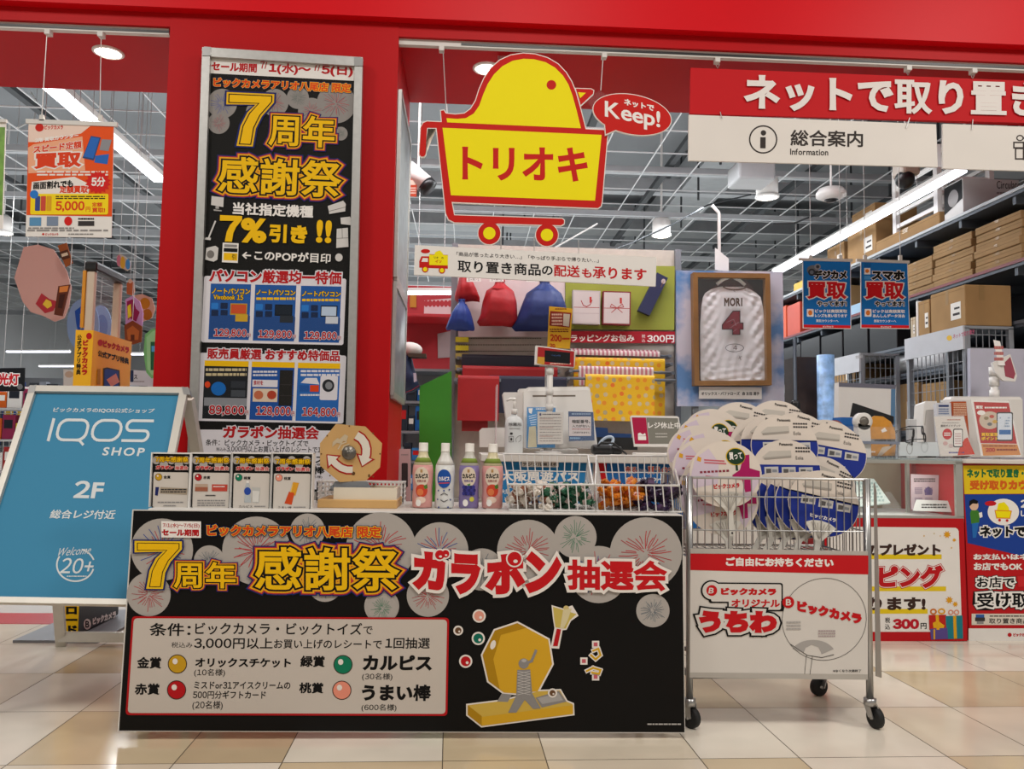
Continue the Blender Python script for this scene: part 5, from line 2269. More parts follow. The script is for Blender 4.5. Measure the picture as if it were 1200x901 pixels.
# customer display on a pole
c = at(643, 527, 4.04)
t = thing('customer_display', (c.x, 4.04, CTZ), 'customer display with a black screen on a white pole above the register', 'display')
zt = at(643, 428, 4.04).z
m = MB()
m.tube([(c.x, 4.03, CTZ), (c.x, 4.03, zt)], .0155, REGW, n=14)
for py in (432, 456, 474):
    z = at(643, py, 4.04).z
    m.tube([(c.x, 4.03, z), (c.x, 4.03, z-.03)], .0195, REGW, n=14)
m.lathe([(.07, 0), (.07, .012), (.03, .02)], REGW, 20, (c.x, 4.04, CTZ))
m.build('pole', t)
s = Board(643, 415, 4.0, sl=.07)
s.crop(470, 280, 3.467)
s.slab([(548, 432), (582, 436), (710, 456), (704, 522), (590, 512), (544, 508)], .05, REGW)
s.k = 1.5
s.poly([(556, 438), (704, 457), (702, 520), (592, 511), (552, 505)], ink('#a8282a'))
s.k = 2.5
s.poly([(556, 478), (584, 480), (582, 512), (552, 505)], ink('#cf9a3a'))
s.micro(606, 500, 690, 512, 1, ink('#e0b0a0'), RND)
s.k = 3
s.poly([(584, 452), (687, 462), (686, 508), (583, 498)], mat('black_display_glass', '#0a0b10', .12))
s.k = 4
s.text('いらっしゃいませ', 610, 468, 648, 475, ink('#4a6aa8'), .0)
s.build('display_head', t)
# price show card standing behind the display
t = thing('price_card', at(645, 408, 4.1), 'tall yellow edged price card standing above the customer display', 'card')
s = Board(645, 385, 4.1, sl=.10, sk=.02)
s.crop(470, 280, 3.467)
s.slab([(602, 273), (697, 283), (686, 446), (594, 440)], .004, ink('#d8a42a'))
s.k = 1.5
s.poly([(606, 292), (692, 300), (685, 360), (602, 352)], ink('#8c2e22'))
s.k = 2.5
s.micro(612, 300, 655, 352, 4, ink('#dcae9a'), RND)
s.poly([(660, 303), (686, 306), (682, 356), (658, 352)], ink('#cdbfae'))
s.micro(626, 280, 672, 288, 1, ink('#7a3a1a'), RND)
s.text('200', 606, 386, 652, 414, ink('#b8281a'), .05)
s.micro(655, 398, 684, 412, 1, ink('#b8281a'), RND)
s.micro(604, 362, 680, 380, 2, ink('#7a3a1a'), RND)
s.text('20', 604, 424, 626, 440, ink('#b8281a'), .05)
s.build('card_print', t)
m = MB()
a = at(640, 408, 4.1)
m.tube([(a.x, 4.106, a.z), (a.x, 4.106, CTZ)], .004, WIRE, n=6)
m.build('stem', t)
# hand sanitiser
c = at(602, 526, 3.96)
t = thing('sanitiser_bottle', (c.x, 3.96, CTZ), 'white hand sanitiser pump bottle on the white counter', 'bottle')
zz = lambda py: at(602, py, 3.96).z
m = MB()
hw = 10.8/960*3.96
bz = zz(490)
pr = []
for w_, z_ in ((.92, CTZ), (1, CTZ+.008), (1, bz-.03), (.93, bz-.012), (.6, bz+.006), (.32, bz+.012), (.32, bz+.03)):
    pr.append((hw*w_, z_))
m2 = MB()
m2.lathe(pr, mat('milky_bottle', '#d5d8d8', .25, var=.02), 28)
m2.v = [(v[0]+c.x, v[1]*.7+3.96, v[2]) for v in m2.v]
m2.build('body', t)
m = MB()
tz = zz(468)
m.tube([(c.x, 3.96, bz+.02), (c.x, 3.96, bz+.045)], .015, REGW, n=14)
m.tube([(c.x, 3.96, bz+.04), (c.x, 3.96, tz)], .006, REGW, n=10)
m.tube([(c.x+.006, 3.96, tz), (c.x-.02, 3.955, tz+.002), (c.x-.038, 3.95, tz-.008)], [.008, .007, .005], REGW, n=10)
m.build('pump', t)
s = Board(602, 505, 3.96-.7*hw-.001)
s.crop(560, 420, 5)
s.text('除菌用', 180, 376, 254, 396, DGREY, .01)
s.ell(196, 440, 9, 7, DGREY)
s.frame(182, 456, 210, 490, 2, DGREY)
s.ell(196, 473, 6, 8, DGREY)
s.line([(225, 490), (222, 470), (236, 456), (252, 450), (250, 480), (238, 490)], 2, DGREY)
s.micro(184, 406, 250, 414, 1, GREY, RND)
s.build('label_print', t)


def leaflet_stand(name, q, Y, col, label, draw=None, tilt=-8, cat='leaflet stand', acr=True):
    xs_ = [p[0] for p in q]
    ys_ = [p[1] for p in q]
    c_ = at(560+sum(xs_)/4/5, 420+max(ys_)/5, Y)
    t = thing(name, (c_.x, Y, CTZ), label, cat)
    s = Board(560+sum(xs_)/4/5, 420+max(ys_)/5, Y, tilt=tilt)
    s.crop(560, 420, 5)
    s.slab(q, .003, col)
    s.k = 2
    if draw:
        draw(s)
    s.build('leaflet', t)
    if acr:
        m = MB()
        e = grow(q, 4)
        pts = [s.P(x, y, 14) for x, y in e]
        m.prism(pts, -s.n*.0015, ACRY)
        pts = [s.P(x, y, -12) for x, y in e]
        m.prism(pts, -s.n*.0015, ACRY)
        zb = min(p.z for p in pts)
        m.span((pts[3].x, Y-.005, CTZ), (pts[2].x, Y+.075, CTZ+.003), ACRY)
        m.build('clear_holder', t)
    return t


def d1(s):
    s.poly([(296, 292), (322, 292), (315, 325), (300, 318)], WHITE)
    s.micro(340, 290, 440, 302, 1, WHITE, RND)
    s.poly([(300, 400), (340, 395), (345, 520), (292, 522)], ink('#d8cfae'))
    for k in range(5):
        s.line([(300+k*3, 340+k*12), (340, 330+k*14)], 5, ink('#bcd6ea'))


leaflet_stand('leaflet_stand', [(288, 286), (455, 288), (452, 522), (286, 524)], 4.0, ink('#2f86c4'), 'blue leaflet stand behind the white notice sheet on the counter', d1)


def d2(s):
    s.micro(378, 322, 482, 332, 1, DGREY, RND)
    s.ell(366, 328, 6, 8, NAVY)
    for k in range(9):
        s.micro(362, 344+k*17, 488, 351+k*17, 1, ink('#8a8480'), RND)
        if k % 3 == 0:
            s.line([(362, 354+k*17), (440, 354+k*17)], 2, ink('#a05a4a'))


leaflet_stand('notice_stand', [(350, 312), (498, 316), (497, 500), (350, 502)], 3.93, ink('#cfc9c2'), 'grey-white printed notice in a clear stand in the middle of the counter', d2, tilt=-5)


def d3(s):
    s.rrect(534, 340, 664, 454, 4, ink('#cfc6c6'))
    s.micro(550, 320, 660, 330, 1, ink('#9ab4d0'), RND)
    s.k = 3
    s.text('暗証番号、', 552, 358, 658, 380, BLACK, .04)
    s.text('入力がない。', 552, 388, 658, 404, BLACK, .03)
    s.micro(552, 410, 658, 418, 1, ink('#a03a4a'), RND)
    s.text('ご利用できません', 554, 428, 656, 440, BLACK, .02)
    s.k = 2
    s.micro(540, 458, 600, 476, 1, ink('#7aa4c8'), RND)


leaflet_stand('notice_stand', [(530, 310), (677, 314), (684, 480), (534, 484)], 3.95, ink('#2d4c78'), 'navy framed notice about PIN entry in a clear stand on the counter', d3, tilt=-6)
# tall clear screen at the left
a, b = at(581, 454, 4.1), at(584, 522, 4.1)
t = thing('clear_screen', (a.x, 4.2, CTZ), 'thin clear upright screen standing left of the sanitiser bottle', 'screen')
MB().span((a.x-.003, 3.90, CTZ), (a.x+.003, 4.05, a.z), mat('frosted_acrylic', '#e6d6d8', .2, alpha=.45, var=0)).build('pane', t)
MB().span((a.x-.02, 3.90, CTZ), (a.x+.02, 4.05, CTZ+.008), ACRY).build('foot', t)
# scanner and bits
c = at(710, 526, 4.0)
t = thing('barcode_scanner', (c.x, 4.0, CTZ), 'black barcode scanner lying on the counter right of the navy notice', 'scanner')
m = MB()
m.box((c.x-.02, 4.0, CTZ+.028), (.10, .09, .05), BPLA, bev=.018, seg=3)
m.box((c.x+.05, 4.01, CTZ+.025), (.06, .07, .04), BPLA, bev=.015, seg=3)
m.tube([(c.x-.06, 3.97, CTZ+.03), (c.x-.03, 3.95, CTZ+.062), (c.x+.03, 3.95, CTZ+.060), (c.x+.08, 3.97, CTZ+.02), (c.x+.1, 3.99, CTZ+.008)], .005, BPLA, n=8)
m.build('scanner_body', t)
m = MB()
m.tube([(c.x+.01+.03*cos(a)+.02*sin(a), 4.05+.01*sin(a), CTZ+.062+.03*sin(a)) for a in [2*pi*k/18 for k in range(18)]], .0075, mat('pale_blue_ring', '#aebccb', .3), n=8, close=True)
m.build('ring_tool', None, 'pale blue plastic ring leaning on the black scanner', 'ring')
c = at(708, 505, 4.2)
t = thing('document_tray', at(725, 512, 4.25), 'navy plastic tray behind the black scanner on the counter', 'tray')
s = Board(725, 505, 4.2)
s.crop(560, 420, 5)
s.slab([(688, 402), (760, 408), (764, 436), (900, 442), (900, 520), (688, 520)], .12, mat('navy_plastic', '#1c3f74', .4))
s.build('tray_body', t)
MB().span(at(696, 512, 4.15), at(738, 527, 4.35), BPLA).build('black_box', None, 'small flat black box behind the black scanner', 'box')
# closed till sign
t = thing('closed_sign', at(765, 524, 3.97), 'white framed magenta and grey till closed sign on the counter', 'sign')
s = Board(765, 520, 3.96, tilt=-14, sl=.005, sk=.06)
s.crop(560, 420, 5)
q = [(893, 340), (900, 334), (1168, 338), (1178, 346), (1198, 516), (916, 514)]
s.slab(q, .01, REGW)
s.k = 2
s.poly([(902, 345), (985, 346), (1002, 500), (920, 500)], ink('#a81440'))
s.poly([(987, 346), (1172, 350), (1188, 500), (1004, 500)], ink('#7c7a70'))
s.k = 3
s.text('レジ休止中', 996, 372, 1186, 410, WHITE, .03)
s.micro(1040, 436, 1110, 446, 1, ink('#c8c4bc'), RND)
s.micro(1040, 454, 1110, 464, 1, ink('#c8c4bc'), RND)
s.rect(938, 455, 985, 478, WHITE)
s.poly([(938, 440), (950, 434), (965, 445), (980, 436), (984, 452), (938, 454)], WHITE)
s.build('sign_face', t)
a, b = at(744, 527, 3.95), at(802, 521, 3.95)
MB().span((a.x, 3.94, CTZ), (b.x, 4.02, CTZ+.016), REGW, bev=.004).build('base', t)

# ------------------------------------------------------------------ wrapping gondola behind
PEG = mat('pegboard_ivory', '#b9b0a4', .6, var=.05, nscale=30)
YG = 5.62
ga, gb = at(531, 400, YG), at(794, 400, YG)
t = thing('wrapping_gondola', ((ga.x+gb.x)/2, YG, 0), 'tall pegboard rack of gift bags and wrapping paper behind the register', 'display rack')
zt = at(660, 322, YG).z
MB().span((ga.x, YG+.02, 0), (gb.x, YG+.06, zt+.2), PEG).build('back_panel', t)
for x in (ga.x, gb.x):
    MB().span((x-.02, YG-.02, 0), (x+.02, YG+.06, zt+.2), STEEL).build('upright', t)
zs = at(600, 540, YG).z
MB().span((ga.x, YG-.2, .0), (gb.x-.06, YG+.02, .55), mat('gondola_base_grey', '#8a857e', .5)).build('base', t)


def g1(x, y):
    return 470+x/3.467, 280+y/3.467


hole = ink('#6a635a')
for r_ in range(3):
    m = MB()
    for k in range(34):
        x, y = g1(236+k*10, 404+r_*26)
        a = at(x, y, YG+.018)
        m.box(a, (.012, .004, .006), hole)
    m.build('peg_hole_row', t)
for k, y in enumerate((408, 442, 474, 522, 558)):
    x0, y0 = g1(218, y)
    a = at(x0, y0, YG-.03)
    MB().box(a+Vector((.05, 0, 0)), (.09, .004, .035), ink('#d8cf3a') if k < 2 else ink('#c9bb6a')).build('price_tag', t)


def gb_board(q, Y, m, name, label, cat, th=.008, draw=None, **k):
    s = Board(*g1(*q[0]), Y, **k)
    s.crop(470, 280, 3.467)
    s.slab(q, th, m)
    s.k = 2
    if draw:
        draw(s)
    return s.build(name, None, label, cat)


gb_board([(232, 150), (666, 150), (666, 398), (232, 398)], YG-.03, mat('pale_pink_board', '#d3c2bf', .6), 'bag_display_board', 'pale pink back board behind the hanging gift bags', 'board')
gb_board([(668, 106), (1112, 110), (1110, 370), (668, 366)], YG-.04, mat('olive_board', '#8f9430', .6, var=.03), 'gift_display_board', 'olive green board with two wrapped gift boxes and a navy box on it', 'board', .02)


def d4(s):
    s.text('ラッピングお包み', 690, 388, 948, 417, WHITE, .03)
    s.text('税', 978, 388, 992, 402, WHITE, .0)
    s.text('込', 978, 405, 992, 419, WHITE, .0)
    s.text('300円', 1000, 390, 1110, 421, WHITE, .03)


gb_board([(640, 374), (1113, 376), (1113, 424), (640, 420)], YG-.06, ink('#a3222e'), 'wrapping_price_sign', 'red sign with white lettering and a 300 yen price under the gift boxes', 'sign', .01, d4)
for q, col, edge, lab, bow in (([(700, 209), (808, 213), (806, 345), (699, 341)], '#c8bcb8', '#b9aeab', 'pale wrapped gift box with a single knot cord on the olive board', 0),
                               ([(822, 213), (932, 216), (930, 348), (820, 344)], '#c8bcb8', '#7c2028', 'pale wrapped gift box with a red edge and bow on the olive board', 1)):
    cpos = at(*g1((q[0][0]+q[1][0])/2, q[2][1]), YG-.07)
    t = thing('gift_box', cpos, lab, 'gift box', 'gift boxes on the olive board')
    s = Board(*g1(*q[0]), YG-.11)
    s.crop(470, 280, 3.467)
    s.slab(grow(q, 2), .05, mat('gift_wrap_'+edge[1:], edge, .5))
    s.k = 1.5
    s.poly(grow(q, -3), mat('gift_paper_cream', col, .5, var=.03))
    s.k = 2.5
    cx, cy = (q[0][0]+q[1][0])/2, (q[0][1]+q[2][1])/2
    RC = ink('#a84a4a')
    s.line([(q[0][0]+3, cy), (q[1][0]-3, cy+2)], 2.5, RC)
    if bow == 0:
        s.line([(q[0][0]+3, cy+24), (q[1][0]-3, cy+26)], 2, ink('#b9a8a8'))
        s.line([(cx-22, cy-26), (cx-14, cy-8), (cx, cy-2), (cx+14, cy-10), (cx+22, cy-28)], 3.5, RC)
    else:
        for sgn in (-1, 1):
            s.line([(cx, cy), (cx+sgn*22, cy-16), (cx+sgn*27, cy-4), (cx, cy), (cx+sgn*22, cy+18)], 3, RC)
    s.rect(cx+12, cy-42, cx+20, cy-18, ink('#b8302c'))
    s.build('wrapped_box', t)
gb_board([(1041, 136), (1085, 158), (1010, 311), (962, 290)], YG-.10, mat('navy_gift_paper', '#23284a', .5), 'long_gift_box', 'long navy gift box hanging tilted on the olive board', 'gift box', .04,
         lambda s: (s.ell(1066, 172, 9, 10, ink('#b8a8a0')), s.line([(1066, 172), (1056, 195)], 2, ink('#8a5a3a'))))


def sack(name, rows, Y, depth, m, label, neck, seed):
    """a gathered fabric bag: rows = (y, x_left, x_right) on the photograph from neck to hem"""
    rd = random.Random(seed)
    ph = [rd.uniform(0, 6.28) for _ in range(4)]
    N = 40
    vs, fs = [], []
    R = []
    for i in range(len(rows)-1):
        for t_ in range(3):
            u = t_/3
            R.append([rows[i][k]*(1-u)+rows[i+1][k]*u for k in range(4)])
    R.append(list(rows[-1]))
    for i, (y, xl, xr, d) in enumerate(R):
        a = at(*g1(xl, y), Y)
        b = at(*g1(xr, y), Y)
        cx, hx = (a.x+b.x)/2, (b.x-a.x)/2
        z = (a.z+b.z)/2
        fall = i/(len(R)-1)
        for k in range(N):
            an = 2*pi*k/N
            pl = 1+(.10*(1-fall)+.02)*sin(9*an+ph[0])+.03*sin(5*an+ph[1]+fall*3)
            ex = abs(cos(an))**.8*(1 if cos(an) > 0 else -1)
            vs.append((cx+hx*ex*(1 if abs(ex) > .9 else pl*.5+.5), Y+d*depth*sin(an)*pl, z+.006*sin(3*an+ph[2])*(fall)))
    for i in range(len(R)-1):
        for k in range(N):
            k2 = (k+1) % N
            fs.append((i*N+k, i*N+k2, (i+1)*N+k2, (i+1)*N+k))
    fs.append(tuple(range(N-1, -1, -1)))
    fs.append(tuple((len(R)-1)*N+k for k in range(N)))
    cpos = at(*g1((rows[-1][1]+rows[-1][2])/2, rows[-1][0]), Y)
    t = thing(name, cpos, label, 'gift bag', 'drawstring gift bags on the rack')
    MB().add(vs, fs, m, True).build('bag', t)
    a, b = at(*g1(neck[0], neck[2]), Y), at(*g1(neck[1], neck[2]), Y)
    mm = MB()
    n = 12
    r = (b.x-a.x)/2
    mm.tube([((a.x+b.x)/2+r*cos(2*pi*k/n), Y+r*.8*sin(2*pi*k/n), a.z) for k in range(n)], .008, m, n=8, close=True)
    mm.tube([((a.x+b.x)/2, Y-r, a.z), ((a.x+b.x)/2+.02, Y-r-.01, a.z-.08)], .004, m, n=6)
    mm.build('drawstring', t)


SRED = mat('red_nonwoven_fabric', '#a8141c', .6, var=.08, nscale=20, bump=.3)
SBLU = mat('blue_nonwoven_fabric', '#1c3a86', .6, var=.08, nscale=20, bump=.3)
SNAV = mat('navy_nonwoven_fabric', '#1b2f6a', .6, var=.08, nscale=20, bump=.3)
sack('gift_bag', [(120, 248, 276, .3), (150, 240, 282, .5), (168, 234, 290, .7), (200, 226, 306, .9), (235, 217, 320, .7), (253, 219, 319, .25)], YG-.16, .09, SRED, 'small red drawstring gift bag above the small blue one', (247, 277, 140), 1)
sack('gift_bag', [(246, 232, 262, .3), (256, 238, 256, .25), (268, 226, 268, .5), (300, 206, 284, .9), (345, 188, 296, .8), (362, 182, 299, .5), (370, 186, 298, .2)], YG-.2, .08, SBLU, 'small blue drawstring gift bag hanging below the small red one', (237, 257, 257), 2)
sack('gift_bag', [(168, 376, 424, .3), (182, 384, 420, .25), (195, 372, 434, .4), (215, 345, 458, .75), (260, 330, 470, 1), (310, 322, 472, .9), (338, 308, 472, .6), (352, 318, 468, .2)], YG-.18, .13, SRED, 'large red drawstring gift bag in the middle of the row', (384, 420, 184), 3)
sack('gift_bag', [(160, 556, 612, .3), (182, 566, 602, .25), (198, 545, 622, .4), (225, 508, 652, .75), (275, 488, 670, 1), (330, 468, 674, .9), (360, 450, 672, .6), (374, 462, 668, .2)], YG-.18, .15, SNAV, 'large navy drawstring gift bag beside the olive board', (566, 602, 184), 4)
for x0, x1, lab in ((266, 325, 'small white size tag above the small red gift bag'), (360, 418, 'small white size tag above the large red gift bag'), (508, 560, 'small white size tag above the large navy gift bag')):
    gb_board([(x0, 148), (x1, 148), (x1, 174), (x0, 174)], YG-.3, PAPER, 'size_tag', lab, 'tag', .002, lambda s: s.text('S・M・L', x0+8, 160, x1-8, 170, DGREY, .0))


def hung_sheet(name, x0, x1, y0, y1, Y, m, label, drop=None):
    """a sheet folded over a rail"""
    a, b = at(*g1(x0, y0), Y), at(*g1(x1, y1), Y)
    r = .022
    prof = [(-r, b.z)]
    for k in range(7):
        an = pi-pi*k/6
        prof.append((r*cos(an), a.z-r+r*sin(an)))
    prof.append((r, b.z+.05))
    vs = []
    for x in (a.x, b.x):
        for dy, z in prof:
            vs.append((x, Y+r+dy, z))
    n = len(prof)
    fs = [(k, k+1, n+k+1, n+k) for k in range(n-1)]
    mm = MB()
    mm.add(vs, fs, m)
    vs2 = [(x, y+(.003 if y > Y+r else -.003)*-1, z) for x, y, z in vs]
    mm.add(vs2, [tuple(reversed(f)) for f in fs], m)
    o = mm.build(name, None, label, 'wrapping paper')
    return o


WRED = mat('red_wrapping_paper', '#a5161b', .45, var=.05)
WNAV = mat('navy_wrapping_paper', '#23263c', .45, var=.05)


def pattern_mat():
    m = mat('yellow_star_paper', '#e2b10c', .5, var=0)
    nt = m.node_tree
    b = nt.nodes['Principled BSDF']
    tc = nt.nodes.new('ShaderNodeTexCoord')
    vo = nt.nodes.new('ShaderNodeTexVoronoi')
    vo.voronoi_dimensions = '2D'
    vo.inputs['Scale'].default_value = 19
    vo.inputs['Randomness'].default_value = .45
    cr = nt.nodes.new('ShaderNodeValToRGB')
    cr.color_ramp.interpolation = 'CONSTANT'
    cr.color_ramp.elements[0].color = (1, 1, 1, 1)
    cr.color_ramp.elements[1].position = .27
    cr.color_ramp.elements[1].color = (0, 0, 0, 1)
    hs = nt.nodes.new('ShaderNodeValToRGB')
    hs.color_ramp.interpolation = 'CONSTANT'
    for i, c in enumerate(('#a89a72', '#e08a1a', '#c8b48a', '#e0701c')):
        e = hs.color_ramp.elements[0] if i == 0 else hs.color_ramp.elements[1] if i == 1 else hs.color_ramp.elements.new(i/4)
        e.position = i/4
        e.color = (*srgb(c), 1)
    mx = nt.nodes.new('ShaderNodeMix')
    mx.data_type = 'RGBA'
    mx.inputs[6].default_value = (*srgb('#e2b10c'), 1)
    sp = nt.nodes.new('ShaderNodeSeparateXYZ')
    cb = nt.nodes.new('ShaderNodeCombineXYZ')
    nt.links.new(tc.outputs['Object'], sp.inputs[0])
    nt.links.new(sp.outputs[0], cb.inputs[0])
    nt.links.new(sp.outputs[2], cb.inputs[1])
    nt.links.new(cb.outputs[0], vo.inputs['Vector'])
    nt.links.new(vo.outputs['Distance'], cr.inputs['Fac'])
    nt.links.new(vo.outputs['Color'], hs.inputs['Fac'])
    nt.links.new(cr.outputs['Color'], mx.inputs[0])
    nt.links.new(hs.outputs['Color'], mx.inputs[7])
    nt.links.new(mx.outputs[2], b.inputs['Base Color'])
    return m


def stripe_mat():
    m = mat('pink_stripe_paper', '#d8a8b0', .5, var=0)
    nt = m.node_tree
    b = nt.nodes['Principled BSDF']
    tc = nt.nodes.new('ShaderNodeTexCoord')
    wv = nt.nodes.new('ShaderNodeTexWave')
    wv.inputs['Scale'].default_value = 11
    cr = nt.nodes.new('ShaderNodeValToRGB')
    cr.color_ramp.interpolation = 'CONSTANT'
    cr.color_ramp.elements[0].color = (*srgb('#b8727e'), 1)
    cr.color_ramp.elements[1].color = (*srgb('#d8ccc8'), 1)
    cr.color_ramp.elements[1].position = .5
    nt.links.new(tc.outputs['Object'], wv.inputs['Vector'])
    nt.links.new(wv.outputs['Fac'], cr.inputs['Fac'])
    nt.links.new(cr.outputs['Color'], b.inputs['Base Color'])
    return m


YST, PST = pattern_mat(), stripe_mat()
hung_sheet('wrapping_sheet', 247, 560, 466, 640, YG-.08, WNAV, 'navy wrapping paper on the top rail of the left side')
hung_sheet('wrapping_sheet', 250, 634, 512, 700, YG-.16, WRED, 'wide red wrapping paper on the second rail of the left side')
hung_sheet('wrapping_sheet', 250, 352, 600, 782, YG-.22, WRED, 'red wrapping paper whose lower end hangs lowest at the left')
hung_sheet('wrapping_sheet', 232, 396, 552, 740, YG-.3, WRED, 'bright red wrapping paper hanging in front at the left')
hung_sheet('wrapping_sheet', 358, 672, 553, 712, YG-.27, WNAV, 'dark navy wrapping paper hanging in front behind the register')
hung_sheet('wrapping_sheet', 690, 1052, 448, 478, YG-.08, PST, 'narrow pink striped wrapping paper on the top rail of the right side')
hung_sheet('wrapping_sheet', 705, 1072, 478, 742, YG-.16, YST, 'yellow patterned wrapping paper hanging behind the striped one')
hung_sheet('wrapping_sheet', 724, 1026, 514, 600, YG-.24, PST, 'pink and green striped wrapping paper between the two yellow sheets')
hung_sheet('wrapping_sheet', 750, 1030, 547, 742, YG-.32, YST, 'yellow patterned wrapping paper hanging frontmost at the right')
for (x0, x1, y, d) in ((232, 560, 470, .08), (232, 640, 516, .16), (222, 400, 557, .3), (356, 676, 557, .27), (682, 1092, 454, .08), (690, 1098, 486, .16), (690, 1104, 522, .24), (680, 1120, 552, .32)):
    a, b = at(*g1(x0, y), YG-d+.022), at(*g1(x1, y), YG-d+.022)
    tt = thing('paper_rail', ((a.x+b.x)/2, YG, a.z), f'grey steel rail carrying wrapping paper, {"left" if x1 < 700 else "right"} side, {["first", "second", "third", "fourth"][{470: 0, 516: 1, 557: 2 if x0 < 300 else 3, 454: 0, 486: 1, 522: 2, 552: 3}[y]]} from the top', 'rail', 'paper rails on the rack')
    MB().tube([(a.x, a.y, a.z-.022), (b.x, b.y, a.z-.022)], .009, STEEL, n=8).build('rod', tt)
    m = MB()
    for x in (a.x, b.x):
        m.bar((x, YG+.017, a.z-.022), (x, a.y-.01, a.z-.022), .02, .02, STEEL)
    m.build('bracket', tt)

# ------------------------------------------------------------------ framed jersey
SKY = mat('sky_cloud_print', '#c8c8d4', .5, var=0)
nt = SKY.node_tree
b_ = nt.nodes['Principled BSDF']
tc = nt.nodes.new('ShaderNodeTexCoord')
nz = nt.nodes.new('ShaderNodeTexNoise')
nz.inputs['Scale'].default_value = 3.2
nz.inputs['Detail'].default_value = 5
cr = nt.nodes.new('ShaderNodeValToRGB')
cr.color_ramp.elements[0].position = .40
cr.color_ramp.elements[0].color = (*srgb('#5d86b8'), 1)
cr.color_ramp.elements[1].position = .54
cr.color_ramp.elements[1].color = (*srgb('#c6c3d0'), 1)
nt.links.new(tc.outputs['Object'], nz.inputs['Vector'])
nt.links.new(nz.outputs['Fac'], cr.inputs['Fac'])
nt.links.new(cr.outputs['Color'], b_.inputs['Base Color'])
YJ = 5.3
s = Board(855, 470, YJ)
s.crop(780, 290, 2.857)
s.slab([(36, 76), (392, 81), (398, 533), (40, 531)], .02, SKY)
s.k = 0
bd = thing('sky_board', at(855, 476, YJ), 'pale blue cloud printed board standing behind the framed white jersey', 'board')
s.build('board_print', bd)
m = MB()
for px in (815, 905):
    a = at(px, 474, YJ+.03)
    m.span((a.x-.02, YJ+.025, 0), (a.x+.02, YJ+.06, a.z+.3), STEEL)
    m.span((a.x-.03, YJ-.1, 0), (a.x+.03, YJ+.1, .02), STEEL)
m.build('board_leg', bd)
t = thing('framed_jersey', at(858, 452, YJ-.04), 'white baseball jersey number 4 in a brown wooden frame', 'framed jersey')
s = Board(858, 450, YJ-.075)
s.crop(780, 290, 2.857)
WOOD = mat('brown_wood_frame', '#8a6234', .5, var=.12, nscale=12)
Q = [(92, 83), (350, 87), (356, 461), (97, 462)]
Qi = grow(Q, -16)
for i in range(4):
    j = (i+1) % 4
    mm = MB()
    mm.prism([s.P(*Q[i]), s.P(*Q[j]), s.P(*Qi[j]), s.P(*Qi[i])], -s.n*.065, WOOD)
    mm.build('frame_bar', t)
s2 = Board(858, 450, YJ-.022)
s2.crop(780, 290, 2.857)
s2.slab(grow(Q, -6), .01, mat('maroon_backing', '#4a2422', .7))
s2.k = 2
s2.poly([(108, 100), (190, 100), (110, 190)], ink('#2c1c1e'))
s2.poly([(262, 100), (336, 100), (336, 190)], ink('#2c1c1e'))
s2.build('backing', t)
# jersey cloth: puffed, creased surface inside its outline
JM = mat('white_jersey_cloth', '#e2e0e2', .65, var=.02, nscale=6)
half = [(100, -.5), ]
outl = [(132, 178, 262), (140, 150, 285), (152, 133, 303), (166, 126, 318), (200, 120, 326), (250, 117, 330), (300, 116, 333), (350, 117, 334), (400, 117, 334), (440, 118, 332), (448, 120, 330)]
rj = random.Random(9)
vs, fs = [], []
NX = 56
rows = []
for i in range(len(outl)-1):
    for k in range(6):
        u = k/6
        rows.append([outl[i][q]*(1-u)+outl[i+1][q]*u for q in range(3)])
rows.append(list(outl[-1]))
sj = Board(858, 450, YJ-.034)
sj.crop(780, 290, 2.857)
for i, (y, xl, xr) in enumerate(rows):
    for k in range(NX+1):
        u = k/NX
        x = xl+(xr-xl)*u
        edge = min(u, 1-u)
        f = math.sin(min(1, edge*7)*pi/2)
        side_ = max(0, 1-edge*3.2)
        cr_ = side_*(.009*sin(y*.13+u*34)+.006*sin(y*.27-u*26))+.0022*sin(u*46+y*.05+2*sin(y*.02))*(y/450)
        if y > 350:
            cr_ += .003*sin(y*.3+u*9)
        vs.append(tuple(sj.P(x, y, 0)+Vector((0, -(.006+cr_)*f, 0))))
W1 = NX+1
for i in range(len(rows)-1):
    for k in range(NX):
        fs.append((i*W1+k, i*W1+k+1, (i+1)*W1+k+1, (i+1)*W1+k))
mm = MB().add(vs, fs, JM, True)
# back sheet for thickness
vb = [(x, YJ-.026, z) for x, y, z in vs]
mm.add(vb, [tuple(reversed(f)) for f in fs], JM)
mm.build('jersey', t)
sj = Board(858, 450, YJ-.0635)
sj.crop(780, 290, 2.857)
sj.ring(232, 128, 42, 16, 5, ink('#5a4238'), a0=10, a1=170)
sj.text('MORI', 196, 168, 257, 197, ink('#4a3020'), .05, gap=.04)
sj.k = 1
sj.text('4', 191, 214, 258, 290, ink('#7a1a2a'), .07, [(.1, ink('#1c1416'))])
sj.k = 2
for a_, b2 in (((205, 250), (228, 240)), ((228, 240), (236, 262)), ((215, 270), (245, 250)), ((222, 285), (240, 272))):
    sj.line([a_, b2], .8, ink('#a89ca4'))
sj.k = 1
sj.ring(231, 336, 31, 14, 1.8, DGREY)
sj.text('4', 226, 328, 240, 343, DGREY, .0)
sj.line([(246, 362), (252, 376)], 2, GREY)
sj.line([(244, 372), (254, 364)], 2, GREY)
sj.line([(225, 142), (232, 148)], 2, GREY)
sj.build('jersey_print', t)
m = MB()
m.tube([at(840, 333, YJ-.03), at(848, 327, YJ-.035), at(857, 324, YJ-.04), at(866, 328, YJ-.035), at(873, 334, YJ-.03)], .012, WPLA, n=8)
m.build('hanger', t)
mm = MB()
mm.add([s.P(*q, -6) for q in Qi], [(0, 1, 2, 3)], GLASS)
mm.build('glazing', t)
s = Board(858, 466, YJ-.03)
s.crop(780, 290, 2.857)
